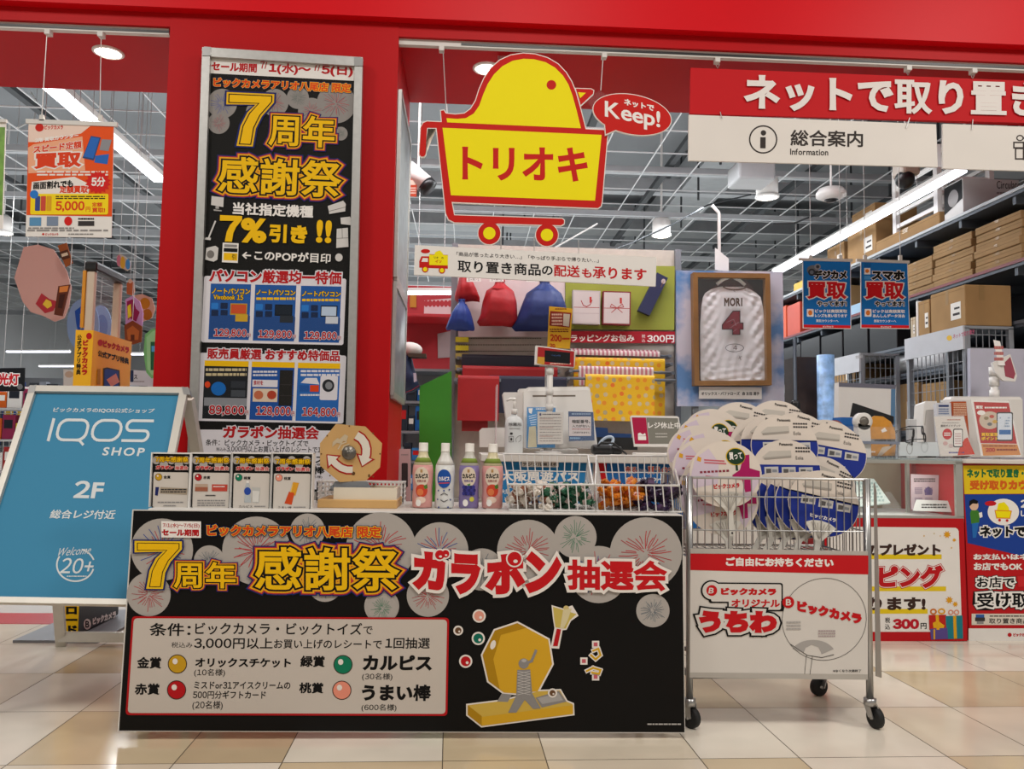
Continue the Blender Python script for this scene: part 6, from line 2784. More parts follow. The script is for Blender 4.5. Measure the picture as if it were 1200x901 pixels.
s.slab([(112, 466), (322, 468), (322, 508), (112, 506)], .006, PAPER)
s.k = 1.5
s.text('オリックス・バファローズ', 120, 483, 248, 495, BLACK, .03)
s.text('森 友哉 選手', 256, 483, 314, 495, BLACK, .03)
s.build('caption_plate', None, 'white caption plate under the framed jersey', 'plate')
# white pole with a small pennant
a, b = at(855, 322, 5.2), at(852, 243, 5.2)
t = thing('white_pole', (a.x, 5.2, a.z), 'thin white pole with a small white pennant above the framed jersey', 'pole')
m = MB()
m.tube([(a.x, 5.42, 0), (a.x, 5.42, b.z+.02), (a.x-.005, 5.42, b.z+.03), (a.x-.05, 5.42, b.z+.08)], .012, WPLA, n=8)
m.build('pole_tube', t)
MB().prism([at(838, 290, 5.4), at(854, 303, 5.4), at(854, 318, 5.4), at(838, 316, 5.4)], (0, .004, 0), WPLA).build('pennant', t)
# ------------------------------------------------------------------ right counters
def h2(x, y):
    return 980+x/5.0045, 440+y/5.0045


SY = 3.92
CTR = .877
sa, sb, sc_ = at(960, 570, SY), at(1127.5, 570, SY), at(1275, 570, SY)
zg = at(1080, 605.5, SY).z
REDC = mat('red_counter_panel', '#b3131b', .4, var=.03)
ALS = mat('showcase_aluminium', '#b9bab4', .35, .6, var=.03)
t = thing('glass_showcase', ((sa.x+sb.x)/2, 4.2, 0), 'glass showcase on a red base with notices inside, right of the trolley', 'showcase')
MB().span((sa.x, SY, 0), (sb.x, SY+.58, zg-.02), REDC).build('base_cabinet', t)
MB().span((sa.x-.0, SY-.01, 0), (sb.x, SY, .012), BPLA).build('plinth', t)
SH = mat('showcase_white_floor', '#d2d6d4', .35)
MB().span((sa.x, SY, zg-.02), (sb.x, SY+.58, zg), SH).build('display_floor', t)
MB().span((sa.x, SY+.57, zg), (sb.x, SY+.58, CTR-.01), mat('showcase_beige_back', '#a79a84', .6)).build('back_panel', t)
MB().span((sa.x, SY-.005, CTR-.01), (sb.x, SY+.58, CTR), mat('dark_edged_glass_top', '#a8bcc0', .05, alpha=.35, var=0)).build('glass_top', t)
MB().add([(sa.x, SY+.002, zg), (sb.x, SY+.002, zg), (sb.x, SY+.002, CTR-.01), (sa.x, SY+.002, CTR-.01)], [(0, 1, 2, 3)], GLASS).build('front_glass', t)
m = MB()
m.span((sa.x, SY-.008, zg-.025), (sb.x, SY+.006, zg+.006), ALS)
m.span((sa.x, SY-.008, CTR-.026), (sb.x, SY+.006, CTR-.009), ALS)
m.span((sb.x-.035, SY-.008, zg), (sb.x, SY+.01, CTR-.012), ALS)
a = at(*h2(425, 600), SY+.25)
m.span((a.x-.01, SY+.25, zg), (a.x+.006, SY+.27, CTR-.012), ALS)
m.build('frame', t)
# lamp under the top edge of the case
l = bpy.data.lights.new('showcase_lamp', 'AREA')
l.shape = 'RECTANGLE'
l.size = .5
l.size_y = .02
l.energy = 0.9
l.color = (1, .95, .82)
o = bpy.data.objects.new('showcase_lamp', l)
o.location = (sa.x+.35, SY+.05, CTR-.03)
o.rotation_euler = (RAD(25), 0, 0)
COL.objects.link(o)
# red poster inside
s = Board(*h2(560, 600), SY+.42)
s.crop(980, 440, 5.0045)
s.slab([(440, 505), (682, 508), (682, 800), (440, 795)], .003, mat('muted_red_sheet', '#9c3234', .5))
s.build('red_backing_sheet', None, 'muted red backing sheet standing inside the glass showcase', 'sheet')
tt = thing('notice_stand', at(*h2(515, 788), SY+.2), 'pink white printed notice standing in front of the red sheet in the showcase', 'notice')
s = Board(*h2(515, 700), SY+.2)
s.crop(980, 440, 5.0045)
s.slab([(438, 578), (602, 584), (596, 790), (440, 785)], .003, ink('#cdbcc6'))
s.k = 2
s.micro(455, 600, 580, 626, 2, DGREY, RND)
for x, y in ((460, 655), (520, 655), (460, 715), (520, 715)):
    s.micro(x, y, x+45, y+40, 4, ink('#8a7a96'), RND)
s.poly([(516, 670), (540, 650), (566, 668), (562, 700), (520, 700)], ink('#6a5a90'))
s.build('notice_sheet', tt)
tt = thing('text_card', at(*h2(570, 795), SY+.1), 'low white text card lying in the front right of the showcase', 'card')
s = Board(*h2(570, 795), SY+.1, tilt=-30)
s.crop(980, 440, 5.0045)
s.slab([(470, 728), (664, 734), (690, 800), (450, 792)], .003, ink('#ccd0ce'))
s.k = 2
s.micro(500, 750, 650, 780, 2, DGREY, RND)
s.build('card_print', tt)
t2 = thing('device_stand', at(*h2(260, 790), SY+.18), 'white keyboard-like device on a tilted clear stand in the showcase', 'device')
s = Board(*h2(250, 790), SY+.2, tilt=-35)
s.crop(980, 440, 5.0045)
s.slab([(110, 600), (220, 605), (318, 745), (110, 770)], .012, ink('#c8d6d4'))
s.k = 2
for r_ in range(6):
    for k in range(6):
        s.rect(122+k*20+r_*9, 625+r_*20, 136+k*20+r_*9, 638+r_*20, ink('#9cb4b4'))
s.build('device', t2)
m = MB()
p0 = at(*h2(330, 780), SY+.16)
m.prism([at(*h2(270, 780), SY+.16), at(*h2(385, 782), SY+.16), at(*h2(320, 682), SY+.26), at(*h2(285, 682), SY+.26)], (0, .003, 0), ACRY)
m.build('clear_stand', t2)
# red poster with present wrapping on the case front
t = thing('counter_poster', at(1070, 752, SY-.01), 'red framed white present wrapping poster with gift boxes on the showcase base', 'poster')
s = Board(1070, 700, SY-.012)
s.crop(1000, 590, 5.005)
s.slab([(-180, 84), (648, 88), (668, 806), (-180, 808)], .003, ink('#b6141c'))
s.k = 2
s.poly([(-150, 134), (600, 142), (612, 150), (618, 162), (634, 640), (636, 752), (-150, 752)], PAPER)
s.sk = 0
s.k = 3
for y, xe in ((298, 518), (486, 544), (618, 436)):
    s.rect(100, y, xe, y+28, ink('#e0c21c'), sl=0)
s.k = 4
BR = ink('#3a2620')
s.text('のプレゼント', 78, 236, 512, 305, BR, .06)
s.text('ピング', 150, 362, 526, 496, ink('#b8141c'), .06, [(.09, WHITE), (.12, ink('#b8141c'))], sl=0)
s.text('ります!', 96, 550, 424, 626, BR, .05)
s.text('税', 186, 668, 216, 700, BLACK, .02)
s.text('込', 186, 706, 216, 738, BLACK, .02)
s.text('300', 232, 676, 386, 736, ink('#b81428'), .07)
s.text('円', 394, 700, 430, 736, BLACK, .03)
for cx, cy, r, c_ in ((550, 182, 24, '#d89a1c'), (592, 214, 12, '#d89a1c'), (563, 566, 24, '#d89a1c'), (598, 590, 18, '#d89a1c'), (474, 176, 6, '#c8b890'), (415, 190, 6, '#d8b060'), (576, 260, 6, '#d8b060'), (510, 190, 5, '#d8b060')):
    s.poly([(cx+r*(1 if k % 2 else .55)*cos(2*pi*k/16), cy+r*(1 if k % 2 else .55)*sin(2*pi*k/16)) for k in range(16)], ink(c_))
s.k = 5
s.poly([(442, 654), (545, 652), (548, 738), (446, 742)], ink('#b8241c'))
s.poly([(540, 660), (640, 656), (644, 792), (548, 795)], ink('#1f7a84'))
s.poly([(450, 735), (552, 728), (556, 794), (456, 798)], ink('#5a4a8a'))
s.k = 6
s.poly([(482, 652), (500, 652), (506, 740), (488, 740)], ink('#e0a81c'))
s.poly([(585, 658), (603, 657), (608, 792), (590, 793)], ink('#d8a01c'))
s.poly([(466, 700), (495, 686), (535, 715), (530, 730), (470, 730)], ink('#e0a81c'))
s.rect(470, 738, 480, 796, ink('#d8a01c'))
s.ring(470, 634, 20, 18, 9, ink('#c8701c'))
s.ring(518, 632, 22, 18, 9, ink('#e0a01c'))
s.ring(572, 638, 16, 16, 7, ink('#d8907a'))
s.ring(606, 638, 16, 16, 7, ink('#d8907a'))
s.build('poster_sheet', t)

# reception counter at the right edge
t = thing('reception_counter', ((sb.x+sc_.x)/2, 4.2, 0), 'white topped reception counter at the right edge with a yellow and blue poster', 'counter')
MB().span((sb.x+.004, SY+.01, 0), (sc_.x, SY+.58, CTR-.02), REDC).build('body', t)
MB().span((sb.x+.002, SY-.03, CTR-.02), (sc_.x, SY+.6, CTR-.0), CWH, bev=.004).build('countertop', t)
t = thing('counter_poster', at(1190, 750, SY-.01), 'yellow, blue and red pick-up counter poster at the right edge', 'poster')
s = Board(1190, 690, SY+.003)
s.crop(980, 440, 5.0045)
s.slab([(742, 526), (1480, 526), (1480, 1555), (782, 1548)], .004, ink('#b8161c'))
s.k = 2
s.poly([(744, 528), (1480, 528), (1480, 690), (752, 695)], ink('#dfc01e'))
s.poly([(752, 697), (1480, 694), (1480, 1090), (1100, 1060), (770, 982)], ink('#1c3f92'))
s.k = 3
s.text('ネットで取り置き・', 766, 548, 1100, 600, ink('#1f6a3c'), .07)
s.text('受け取りカウンター', 782, 612, 1290, 672, ink('#d0601a'), .08)
s.ell(980, 800, 92, 78, WHITE)
s.ell(905, 750, 34, 15, ink('#c01820'))
s.k = 4
s.poly([(940, 800), (950, 750), (985, 742), (1010, 770), (1018, 800)], YB)
s.poly([(928, 788), (1030, 792), (1020, 840), (938, 838)], ink('#e08a1a'))
s.k = 5
s.poly([(934, 794), (1024, 797), (1016, 834), (943, 832)], YB)
s.text('トリオキ', 944, 800, 1012, 824, RB, .04)
s.ell(958, 848, 8, 8, RB)
s.ell(1002, 850, 8, 8, RB)
s.k = 3
s.text('2', 1082, 728, 1120, 775, WHITE, .05)
s.text('し', 1082, 792, 1110, 826, WHITE, .05)
s.ell(808, 762, 26, 30, ink('#d8b49a'))
s.k = 4
s.poly([(780, 768), (782, 735), (806, 724), (832, 736), (828, 752), (800, 750)], BLACK)
s.k = 3
s.poly([(790, 790), (830, 790), (842, 805), (838, 865), (792, 870), (784, 810)], ink('#3f7a2c'))
s.poly([(796, 868), (836, 862), (820, 950), (800, 952)], ink('#2468b0'))
s.poly([(836, 806), (854, 800), (858, 828), (842, 836)], WHITE)
s.k = 5
s.crop(1000, 590, 5.005)
s.text('ネットで', 742, 132, 1010, 196, BLACK, .06, [(.16, WHITE)])
s.text('お支払いはネットでも', 704, 294, 1240, 330, WHITE, .05)
s.text('お店でもOK', 706, 346, 992, 392, WHITE, .05)
s.k = 3
s.text('お店で', 724, 430, 946, 494, BLACK, .03, [(.15, WHITE), (.2, BLACK)])
s.text('受け取れる', 724, 520, 1230, 610, BLACK, .04, [(.15, WHITE), (.2, BLACK)])
s.k = 4
s.poly([(962, 426), (1100, 420), (1100, 480), (968, 490)], ink('#c8282c'))
s.k = 3
s.rect(694, 646, 1240, 712, ink('#d8cfc0'))
s.rect(676, 732, 1240, 806, PAPER)
s.k = 4
s.rect(718, 650, 768, 668, ink('#2f5aa0'))
s.rect(714, 668, 772, 690, DGREY)
s.rect(724, 690, 764, 706, GREY)
s.micro(800, 654, 1000, 666, 1, DGREY, RND)
s.text('取り置き商品の配送', 796, 672, 1150, 704, BLACK, .02)
s.ell(917, 770, 12, 12, ink('#b8161c'))
s.text('ビックカメラ', 938, 760, 1040, 780, ink('#b8161c'), .07)
s.build('poster_sheet', t)

# ------------------------------------------------------------------ things on the showcase and reception counter
def stand5(name, q, Y, col, label, draw=None, tilt=-14, th=.003, zb=CTR, cat='leaflet stand', hold=True):
    cx = sum(p[0] for p in q)/len(q)
    yb = max(p[1] for p in q)
    c_ = at(*h2(cx, yb), Y)
    t = thing(name, (c_.x, Y, zb), label, cat)
    s = Board(*h2(cx, yb), Y, tilt=tilt)
    s.crop(980, 440, 5.0045)
    s.slab(q, th, col)
    s.k = 2
    if draw:
        draw(s)
    s.build('leaflet', t)
    if hold:
        m = MB()
        e = grow(q, 5)
        for kk in (10, -10):
            m.prism([s.P(x, y, kk) for x, y in e], -s.n*.0015, ACRY)
        p_ = [s.P(x, y, -10) for x, y in e]
        m.span((min(v.x for v in p_), Y-.01, zb), (max(v.x for v in p_), Y+.09, zb+.003), ACRY)
        m.build('clear_holder', t)
    return t


def d5(s):
    s.text('買取ガイドブック', 612, 288, 728, 302, DGREY, .02)
    s.micro(650, 255, 730, 264, 1, ink('#b06a5a'), RND)
    s.micro(620, 274, 720, 281, 1, GREY, RND)
    s.ell(651, 343, 28, 32, ink('#c01c22'))
    s.k = 3
    s.micro(632, 332, 670, 356, 2, WHITE, RND)
    s.k = 2
    s.poly([(752, 372), (770, 362), (812, 462), (712, 468), (720, 430)], ink('#c83a24'))
    s.rrect(686, 312, 742, 420, 8, BLACK)
    s.k = 3
    s.rrect(691, 318, 738, 414, 6, WHITE)
    s.k = 4
    s.micro(696, 335, 732, 405, 5, ink('#c8a8a8'), RND)
    s.k = 2
    s.ell(640, 398, 14, 12, ink('#cda8a4'))
    s.ell(672, 412, 14, 12, ink('#c8b4b0'))
    s.micro(660, 445, 750, 458, 1, ink('#3a3a8a'), RND)


stand5('guidebook', [(574, 240), (748, 238), (800, 468), (610, 474)], 4.08, ink('#d9d3cb'), 'white guidebook with a red dot and phone picture on the showcase top', d5)


def d6(s):
    s.poly([(806, 154), (1012, 160), (1060, 400), (846, 396)], ink('#b3201e'))
    s.poly([(850, 400), (1062, 404), (1082, 466), (862, 470)], ink('#d08a4a'))
    s.k = 3
    s.text('買取', 818, 176, 860, 196, WHITE, .06)
    s.micro(870, 180, 1000, 196, 1, WHITE, RND)
    s.ell(900, 262, 62, 52, ink('#c9b8a4'))
    s.ell(850, 218, 24, 14, WHITE)
    s.text('買取査定', 850, 334, 950, 356, YEL, .06, [(.12, BLACK)])
    s.text('ポイント', 850, 358, 950, 380, YEL, .06, [(.12, BLACK)])
    s.rrect(940, 214, 1036, 384, 10, DGREY)
    s.k = 4
    s.rrect(946, 222, 1030, 376, 8, ink('#d4dce6'))
    s.rect(955, 318, 1024, 346, ink('#2f6aa8'))
    s.micro(958, 240, 1018, 305, 4, ink('#8aa0b8'), RND)
    for x, y, c_ in ((880, 250, '#8a7a5a'), (912, 240, '#b8483a'), (900, 285, '#6a6a6a'), (930, 270, '#c8a040')):
        s.ell(x, y, 14, 10, ink(c_))
    s.text('200', 876, 424, 932, 448, ink('#b0201c'), .06)
    s.micro(940, 425, 1060, 445, 1, ink('#8a3a1a'), RND)
    s.micro(860, 408, 1050, 418, 1, ink('#7a2a1a'), RND)


stand5('leaflet_stand', [(792, 142), (1012, 148), (1088, 474), (850, 470)], 4.06, PAPER, 'red and orange app leaflet stand on the right counter', d6)


def d7(s):
    s.micro(688, 160, 764, 236, 7, ink('#d8b89a'), RND)


stand5('leaflet_stack', [(676, 152), (762, 152), (790, 470), (700, 470)], 4.28, ink('#a84a22'), 'orange brown leaflets standing behind the white guidebook', d7, th=.03, hold=False)


def d8(s):
    s.rect(600, 172, 660, 184, ink('#2a3a6a'))
    s.micro(600, 190, 660, 230, 3, ink('#6a7a9a'), RND)


stand5('leaflet_stack', [(586, 160), (672, 160), (690, 470), (604, 470)], 4.26, ink('#c8c8cc'), 'white and navy leaflets left of the orange ones', d8, th=.03, hold=False)
# white card terminal / small register behind
c = at(*h2(560, 300), 4.35)
t = thing('card_terminal', at(*h2(560, 460), 4.36), 'white upright terminal behind the white guidebook on the showcase', 'terminal')
s = Board(*h2(560, 470), 4.36, tilt=-8)
s.crop(980, 440, 5.0045)
s.slab([(516, 160), (524, 150), (590, 150), (610, 470), (494, 470)], .1, REGW)
s.k = 2
s.line([(520, 290), (528, 205), (575, 202)], 5, ink('#b5b0a8'))
s.build('terminal_body', t)
# big register back at the right
t = thing('cash_register', at(*h2(960, 470), 4.40), 'white cash register at the right edge behind the red leaflet stand', 'cash register')
s = Board(*h2(900, 470), 4.36)
s.crop(980, 440, 5.0045)
s.slab([(672, 140), (690, 122), (1075, 124), (1092, 140), (1100, 480), (690, 480)], .08, REGW)
s.k = 2
s.poly([(676, 128), (1080, 128), (1086, 142), (676, 146)], mat('register_top_white'))
s.build('register_body', t)
# display pole at the right
c = at(*h2(942, 130), 4.46)
zc = CTR
t = thing('customer_display', (c.x, 4.46, CTR), 'small display on a white pole above the register at the right edge', 'display')
m = MB()
zt2 = at(*h2(942, -20), 4.46).z
m.tube([(c.x, 4.48, CTR), (c.x, 4.48, zt2)], .02, REGW, n=14)
for y in (135, 60, 0):
    z = at(*h2(942, y), 4.46).z
    m.tube([(c.x, 4.48, z), (c.x, 4.48, z+.05)], .026, REGW, n=14)
m.build('pole', t)
s = Board(1180, 430, 4.42, yaw=-15)
s.slab([(1163, 425), (1184, 415), (1192, 440), (1190, 447), (1176, 446), (1166, 436)], .03, REGW)
s.k = 2
s.poly([(1176, 426), (1184, 418), (1190, 438), (1188, 444), (1178, 441)], ink('#9a4a58'))
s.build('display_head', t)
s = Board(1168, 415, 4.43, yaw=-35)
s.slab([(1164, 398), (1172, 400), (1178, 428), (1170, 428)], .006, PAPER)
s.k = 2
s.micro(1165, 404, 1176, 424, 3, ink('#b0605a'), RND)
s.build('show_card', t)
# tape dispenser, leaflet tray, glasses
a, b = at(*h2(60, 472), 4.0), at(*h2(358, 280), 4.0)
t = thing('acrylic_tray', ((a.x+b.x)/2, 4.1, CTR), 'clear acrylic tray of yellow leaflets on the showcase, left of the eyeglasses', 'tray')
m = MB()
m.span((a.x, 3.98, CTR), (b.x, 3.983, b.z-.02), ACRY)
m.span((a.x, 4.20, CTR), (b.x, 4.203, b.z), ACRY)
m.span((b.x-.003, 3.98, CTR), (b.x, 4.20, b.z), ACRY)
m.span((a.x, 3.98, CTR), (b.x, 4.2, CTR+.003), ACRY)
zz_ = at(*h2(200, 392), 3.98).z
m.span((a.x, 3.978, zz_-.008), (b.x, 4.0, zz_+.006), mat('blue_grey_tray_edge', '#7d8494', .4))
zz2 = at(*h2(200, 288), 4.2).z
m.span((a.x, 4.18, zz2-.008), (b.x, 4.2, zz2+.008), mat('blue_grey_tray_edge'))
m.build('tray_body', t)
YLE = mat('yellow_leaflet', '#c9871c', .5, var=.1, nscale=30)
tt = thing('leaflet_pile', at(*h2(270, 470), 4.05), 'yellow orange leaflets fanned out in the clear acrylic tray', 'leaflets')
s = Board(*h2(270, 470), 4.06, tilt=-6)
s.crop(980, 440, 5.0045)
s.slab([(190, 260), (225, 236), (275, 240), (320, 270), (346, 330), (348, 372), (200, 372)], .012, YLE)
s.k = 2
s.poly([(262, 320), (285, 305), (298, 325), (270, 335)], WHITE)
s.k = 0
s.slab([(134, 402), (350, 402), (345, 470), (138, 470)], .012, YLE)
s.k = 2
s.poly([(240, 470), (270, 420), (300, 415), (345, 404), (300, 440), (265, 470)], ink('#c9b8a4'))
s.micro(150, 440, 230, 455, 1, WHITE, RND)
s.build('leaflet', tt)
c = at(*h2(164, 268), 4.0)
t = thing('tape_dispenser', at(*h2(160, 372), 4.02), 'white tape dispenser with a clear roll in front of the yellow leaflets', 'tape dispenser')
m = MB()
m.lathe([(.024, -.02), (.043, -.02), (.043, .02), (.024, .02), (.024, -.02)], REGW, 28, (c.x, 4.02, c.z), 'y')
m.build('roll', t)
m = MB()
m.lathe([(.008, -.024), (.023, -.022), (.023, .02), (.008, .022)], mat('tape_core_grey', '#6f6a62', .4, .4), 24, (c.x, 4.02, c.z), 'y')
m.build('core', t)
p1, p2 = at(*h2(118, 300), 4.02), at(*h2(192, 372), 4.02)
m = MB()
m.prism([(p1.x, 4.0, c.z-.01), (c.x+.03, 4.0, c.z-.02), (p2.x, 4.0, p2.z), (p1.x+.0, 4.0, p2.z)], (0, .05, 0), REGW)
m.prism([(p1.x, 4.0, p2.z), (p2.x, 4.0, p2.z), (p2.x, 4.0, CTR), (p1.x, 4.0, CTR)], (0, .05, 0), REGW)
m.build('body', t)


def glasses(x, y, w, rot, label, m_):
    c_ = at(*h2(x, y), 4.04)
    t = thing('reading_glasses', (c_.x, 4.04, c_.z), label, 'eyeglasses', 'eyeglasses on the showcase')
    ro = Matrix.Rotation(RAD(rot), 3, 'Z') @ Matrix.Rotation(RAD(-35), 3, 'Y')
    m = MB()
    for sx in (-1, 1):
        m.tube([Vector((c_.x, 4.04, c_.z))+ro @ Vector((sx*.032+.026*cos(a_), 0, .02*sin(a_))) for a_ in [2*pi*k/18 for k in range(18)]], .003, m_, n=6, close=True)
    m.tube([Vector((c_.x, 4.04, c_.z))+ro @ Vector((v, 0, .006)) for v in (-.006, 0, .006)], .003, m_, n=6)
    m.build('rim', t)
    m = MB()
    for sx in (-1, 1):
        m.tube([Vector((c_.x, 4.04, c_.z))+ro @ Vector(v) for v in ((sx*.058, 0, .008), (sx*.06, .06, .006), (sx*.058, .1, -.01), (sx*.056, .12, -.035))], .0026, m_, n=6)
    m.build('temple_arm', t)


glasses(450, 360, .1, 55, 'black eyeglasses, left pair on the clear glasses holder', BPLA)
glasses(512, 342, .1, 70, 'black eyeglasses, right pair on the clear glasses holder', BPLA)
a, b = at(*h2(366, 472), 4.0), at(*h2(600, 388), 4.0)
t = thing('glasses_holder', ((a.x+b.x)/2, 4.05, CTR), 'white and clear holder board under the black eyeglasses', 'holder')
s = Board(*h2(480, 472), 4.0, tilt=-10)
s.crop(980, 440, 5.0045)
s.slab([(366, 390), (592, 390), (606, 472), (366, 472)], .004, ink('#ccd2d4'))
s.k = 2
s.ring(430, 428, 18, 34, 3, GREY)
s.ring(518, 418, 20, 34, 3, ink('#a8aeb0'))
s.build('board', t)
m = MB()
for x in (448, 512):
    p_ = at(*h2(x, 395), 4.04)
    m.tube([(p_.x, 4.04, CTR), (p_.x, 4.04, p_.z+.035)], .004, ACRY, n=8)
m.build('clear_post', t)
a = at(*h2(440, 290), 4.12)
MB().box((a.x, 4.12, CTR+.10), (.045, .03, .2), mat('translucent_white', '#d8d8d8', .3, alpha=.6, var=0), bev=.004).build('clear_box', None, 'small translucent white box behind the left eyeglasses', 'box')
# roll of brown tape and blue box left of dispenser
c = at(*h2(15, 250), 4.0)
m = MB()
m.lathe([(.03, -.02), (.045, -.02), (.045, .02), (.03, .02), (.03, -.02)], mat('brown_tape', '#8a4a3a', .3), 26, (c.x, 4.06, CTR+.14), 'y')
m.build('tape_roll', None, 'brown tape roll left of the white tape dispenser', 'tape')
a, b = at(*h2(30, 290), 4.1), at(*h2(112, 246), 4.1)
MB().span((a.x, 4.1, CTR), (b.x, 4.2, b.z), ink('#2a62a8')).build('blue_box', None, 'small blue box behind the white tape dispenser', 'box')
a = at(*h2(15, 300), 4.0)
MB().span((a.x-.05, 4.02, CTR), (a.x+.05, 4.1, CTR+.096), mat('grey_box_card', '#8a8a8c', .6)).build('grey_box', None, 'small grey box carrying the brown tape roll', 'box')
# black panel leaning and monitor back behind
YM = 4.75
t = thing('monitor', at(1016, 500, YM), 'white backed monitor standing behind the fans', 'monitor')
s = Board(1016, 495, YM)
s.crop(780, 290, 2.857)
s.slab([(580, 452), (772, 460), (768, 600), (578, 600)], .06, REGW)
s.k = 2
s.poly([(580, 452), (772, 460), (770, 474), (580, 466)], ink('#6a6a76'))
s.poly([(755, 474), (770, 474), (768, 600), (753, 600)], ink('#5a7fa0'))
s.build('casing', t)
a = at(1016, 500, YM+.03)
MB().span((a.x-.08, YM-.02, 0), (a.x+.08, YM+.08, .5), STEEL).span((a.x-.03, YM+.0, .5), (a.x+.03, YM+.055, a.z), STEEL).build('stand', t)
s = Board(1020, 490, YM-.4)
s.crop(980, 440, 5.0045)
s.slab([(100, 160), (338, 240), (338, 290), (85, 240)], .01, BPLA)
t = thing('black_board', at(1025, 530, YM-.4), 'black flat board standing at a slant in front of the white monitor', 'board')
s.build('board_face', t)
a = at(1030, 490, YM-.39)
MB().span((a.x-.02, YM-.385, CTR), (a.x+.02, YM-.375, a.z), BPLA).build('stand', t)
# white partition board
s = Board(1165, 470, 4.66)
s.slab([(1137, 408), (1212, 409), (1212, 640), (1139, 640)], .03, mat('lilac_white_board', '#b5b4c2', .5))
t = thing('lilac_board', at(1170, 640, 4.66), 'pale lilac board behind the register at the right edge', 'board')
s.build('panel', t)
a = at(1165, 640, 4.67)
MB().span((a.x-.08, 4.65, 0), (a.x+.08, 4.72, .25), STEEL).build('foot', t)
# dark wood pillar-like cabinet and blue standing tube
a, b = at(933, 418, 5.3), at(958, 500, 5.3)
MB().span((a.x, 5.3, 0), (b.x, 5.5, a.z), mat('dark_brown_wood', '#33231c', .6, var=.25, nscale=18)).build('wood_cabinet', None, 'narrow dark brown wooden cabinet right of the sky board', 'cabinet')
a, b = at(961.5, 415, 5.15), at(982, 500, 5.15)
m = MB()
m.tube([((a.x+b.x)/2, 5.2, 0), ((a.x+b.x)/2, 5.2, a.z)], (b.x-a.x)/2, mat('pale_blue_printed_tube', '#7fa4cf', .45, var=.35, nscale=22), n=24)
m.build('standing_tube', None, 'pale blue printed standing tube beside the dark wooden cabinet', 'display tube')
a = at(926, 450, 5.25)
m = MB()
m.tube([(a.x, 5.17, 0), (a.x, 5.17, a.z+.3)], .012, DSTEEL, n=8)
m.lathe([(.05, 0), (.05, .015), (.02, .03)], DSTEEL, 16, (a.x, 5.17, 0))
m.box((a.x, 5.17, a.z-.2), (.06, .05, .18), BPLA, bev=.02)
m.build('pole_stand', None, 'thin dark pole stand between the sky board and the dark cabinet', 'stand')

# ------------------------------------------------------------------ stock shelves at the right
SX = 3.3
SD = .62


def shelf_y(px):
    return atx(px, 450, SX).y


t = thing('stock_shelf', (SX, 6.6, 0), 'long tall dark steel stock shelf along the right side, full of boxes', 'shelf')
Y0, Y1 = 4.62, 9.4
for z, lip in ((2.51, '#a9adb0'), (2.07, '#6e2028'), (1.70, '#5a6068'), (1.49, '#5a6068'), (1.06, '#5a6068'), (.5, '#5a6068')):
    MB().span((SX, Y0, z-.035), (SX+SD, Y1, z), DSTEEL).build('shelf_board', t)
    MB().span((SX-.006, Y0, z-.014), (SX, Y1, z+.006), mat('lip_'+lip[1:], lip, .45)).build('lip', t)
for yy in (Y0, 6.05, 7.5, Y1):
    for xx in (SX+.01, SX+SD-.05):
        if yy == Y1 or xx > SX+.1:
            MB().span((xx, yy, 0), (xx+.045, yy+.045, 2.9 if xx > SX+.1 else 2.5), DSTEEL).build('post', t)
for z in (2.51, 2.07):
    for yy in [Y0+.1+.55*k for k in range(9)]:
        MB().span((SX+.01, yy, z-.085), (SX+SD, yy+.03, z-.035), DSTEEL).build('bracket', t)
MB().span((SX+SD, Y0, 0), (SX+SD+.03, Y1, 2.6), mat('shelf_back_dark', '#3c4046', .7)).build('back_panel', t)


LABM = mat('white_paper_label', '#d8d4cc', .6)
TAPE = mat('brown_packing_tape', '#8a6a3a', .35)


def carton(x0, y0, z0, dx, dy, dz, label, m=None, lab=True, group='boxes on the stock shelf', name='cardboard_box', seam=True, cat='box'):
    m = m or CARD
    z0 += .0012
    mb = MB()
    mb.box((x0+dx/2, y0+dy/2, z0+dz/2), (dx, dy, dz), m, bev=.004, seg=1)
    if seam:
        mb.span((x0-.0008, y0+.005, z0+dz-.022), (x0+.001, y0+dy-.005, z0+dz-.0205), ink('#5a4222'))
        mb.span((x0-.001, y0+dy*.46, z0+dz*.62), (x0+.001, y0+dy*.54, z0+dz-.001), TAPE)
        mb.span((x0+dx*.3, y0-.001, z0+dz*.62), (x0+dx*.42, y0+.001, z0+dz-.001), TAPE)
    if lab:
        mb.span((x0-.0012, y0+dy*.12, z0+dz*.2), (x0+.001, y0+dy*.40, z0+dz*.62), LABM)
        mb.span((x0-.0016, y0+dy*.15, z0+dz*.3), (x0+.001, y0+dy*.34, z0+dz*.36), DGREY)
        mb.span((x0-.0016, y0+dy*.15, z0+dz*.45), (x0+.001, y0+dy*.30, z0+dz*.5), DGREY)
    return mb.build(name, None, label, cat, group)


# top shelf
sx = SX+.02
yA, yB = shelf_y(1200), shelf_y(1141)
p = Board(0, 0, 4.9)
t = thing('circulator_box', (SX+.2, 5.38, 2.51), 'white and black fan carton at the right end of the top shelf', 'box')
WCT = mat('white_carton', '#cbc9c5', .55)
bx0, by0, by1, bz0, bz1 = SX+.03, 5.28, 5.50, 2.5115, 2.77
MB().span((bx0, by0, bz0), (bx0+.40, by1, bz1), WCT, bev=.004).build('carton', t)
m = MB()
s = Board(0, 0, 5)
s.P0 = Vector((bx0, by0-.0012, bz0))
s.mb = m
s.k = 1
s.text('Circulator', 1168, 212, 1199, 221, BLACK, .0)
s.micro(1168, 224, 1196, 228, 1, GREY, RND)
s.ell(1181, 234, 8, 5, ink('#8d8a88'))
s.ell(1181, 234, 5, 3, ink('#c8c4c0'))
m.build('carton_picture', t)
m = MB()
x_ = bx0-.0012
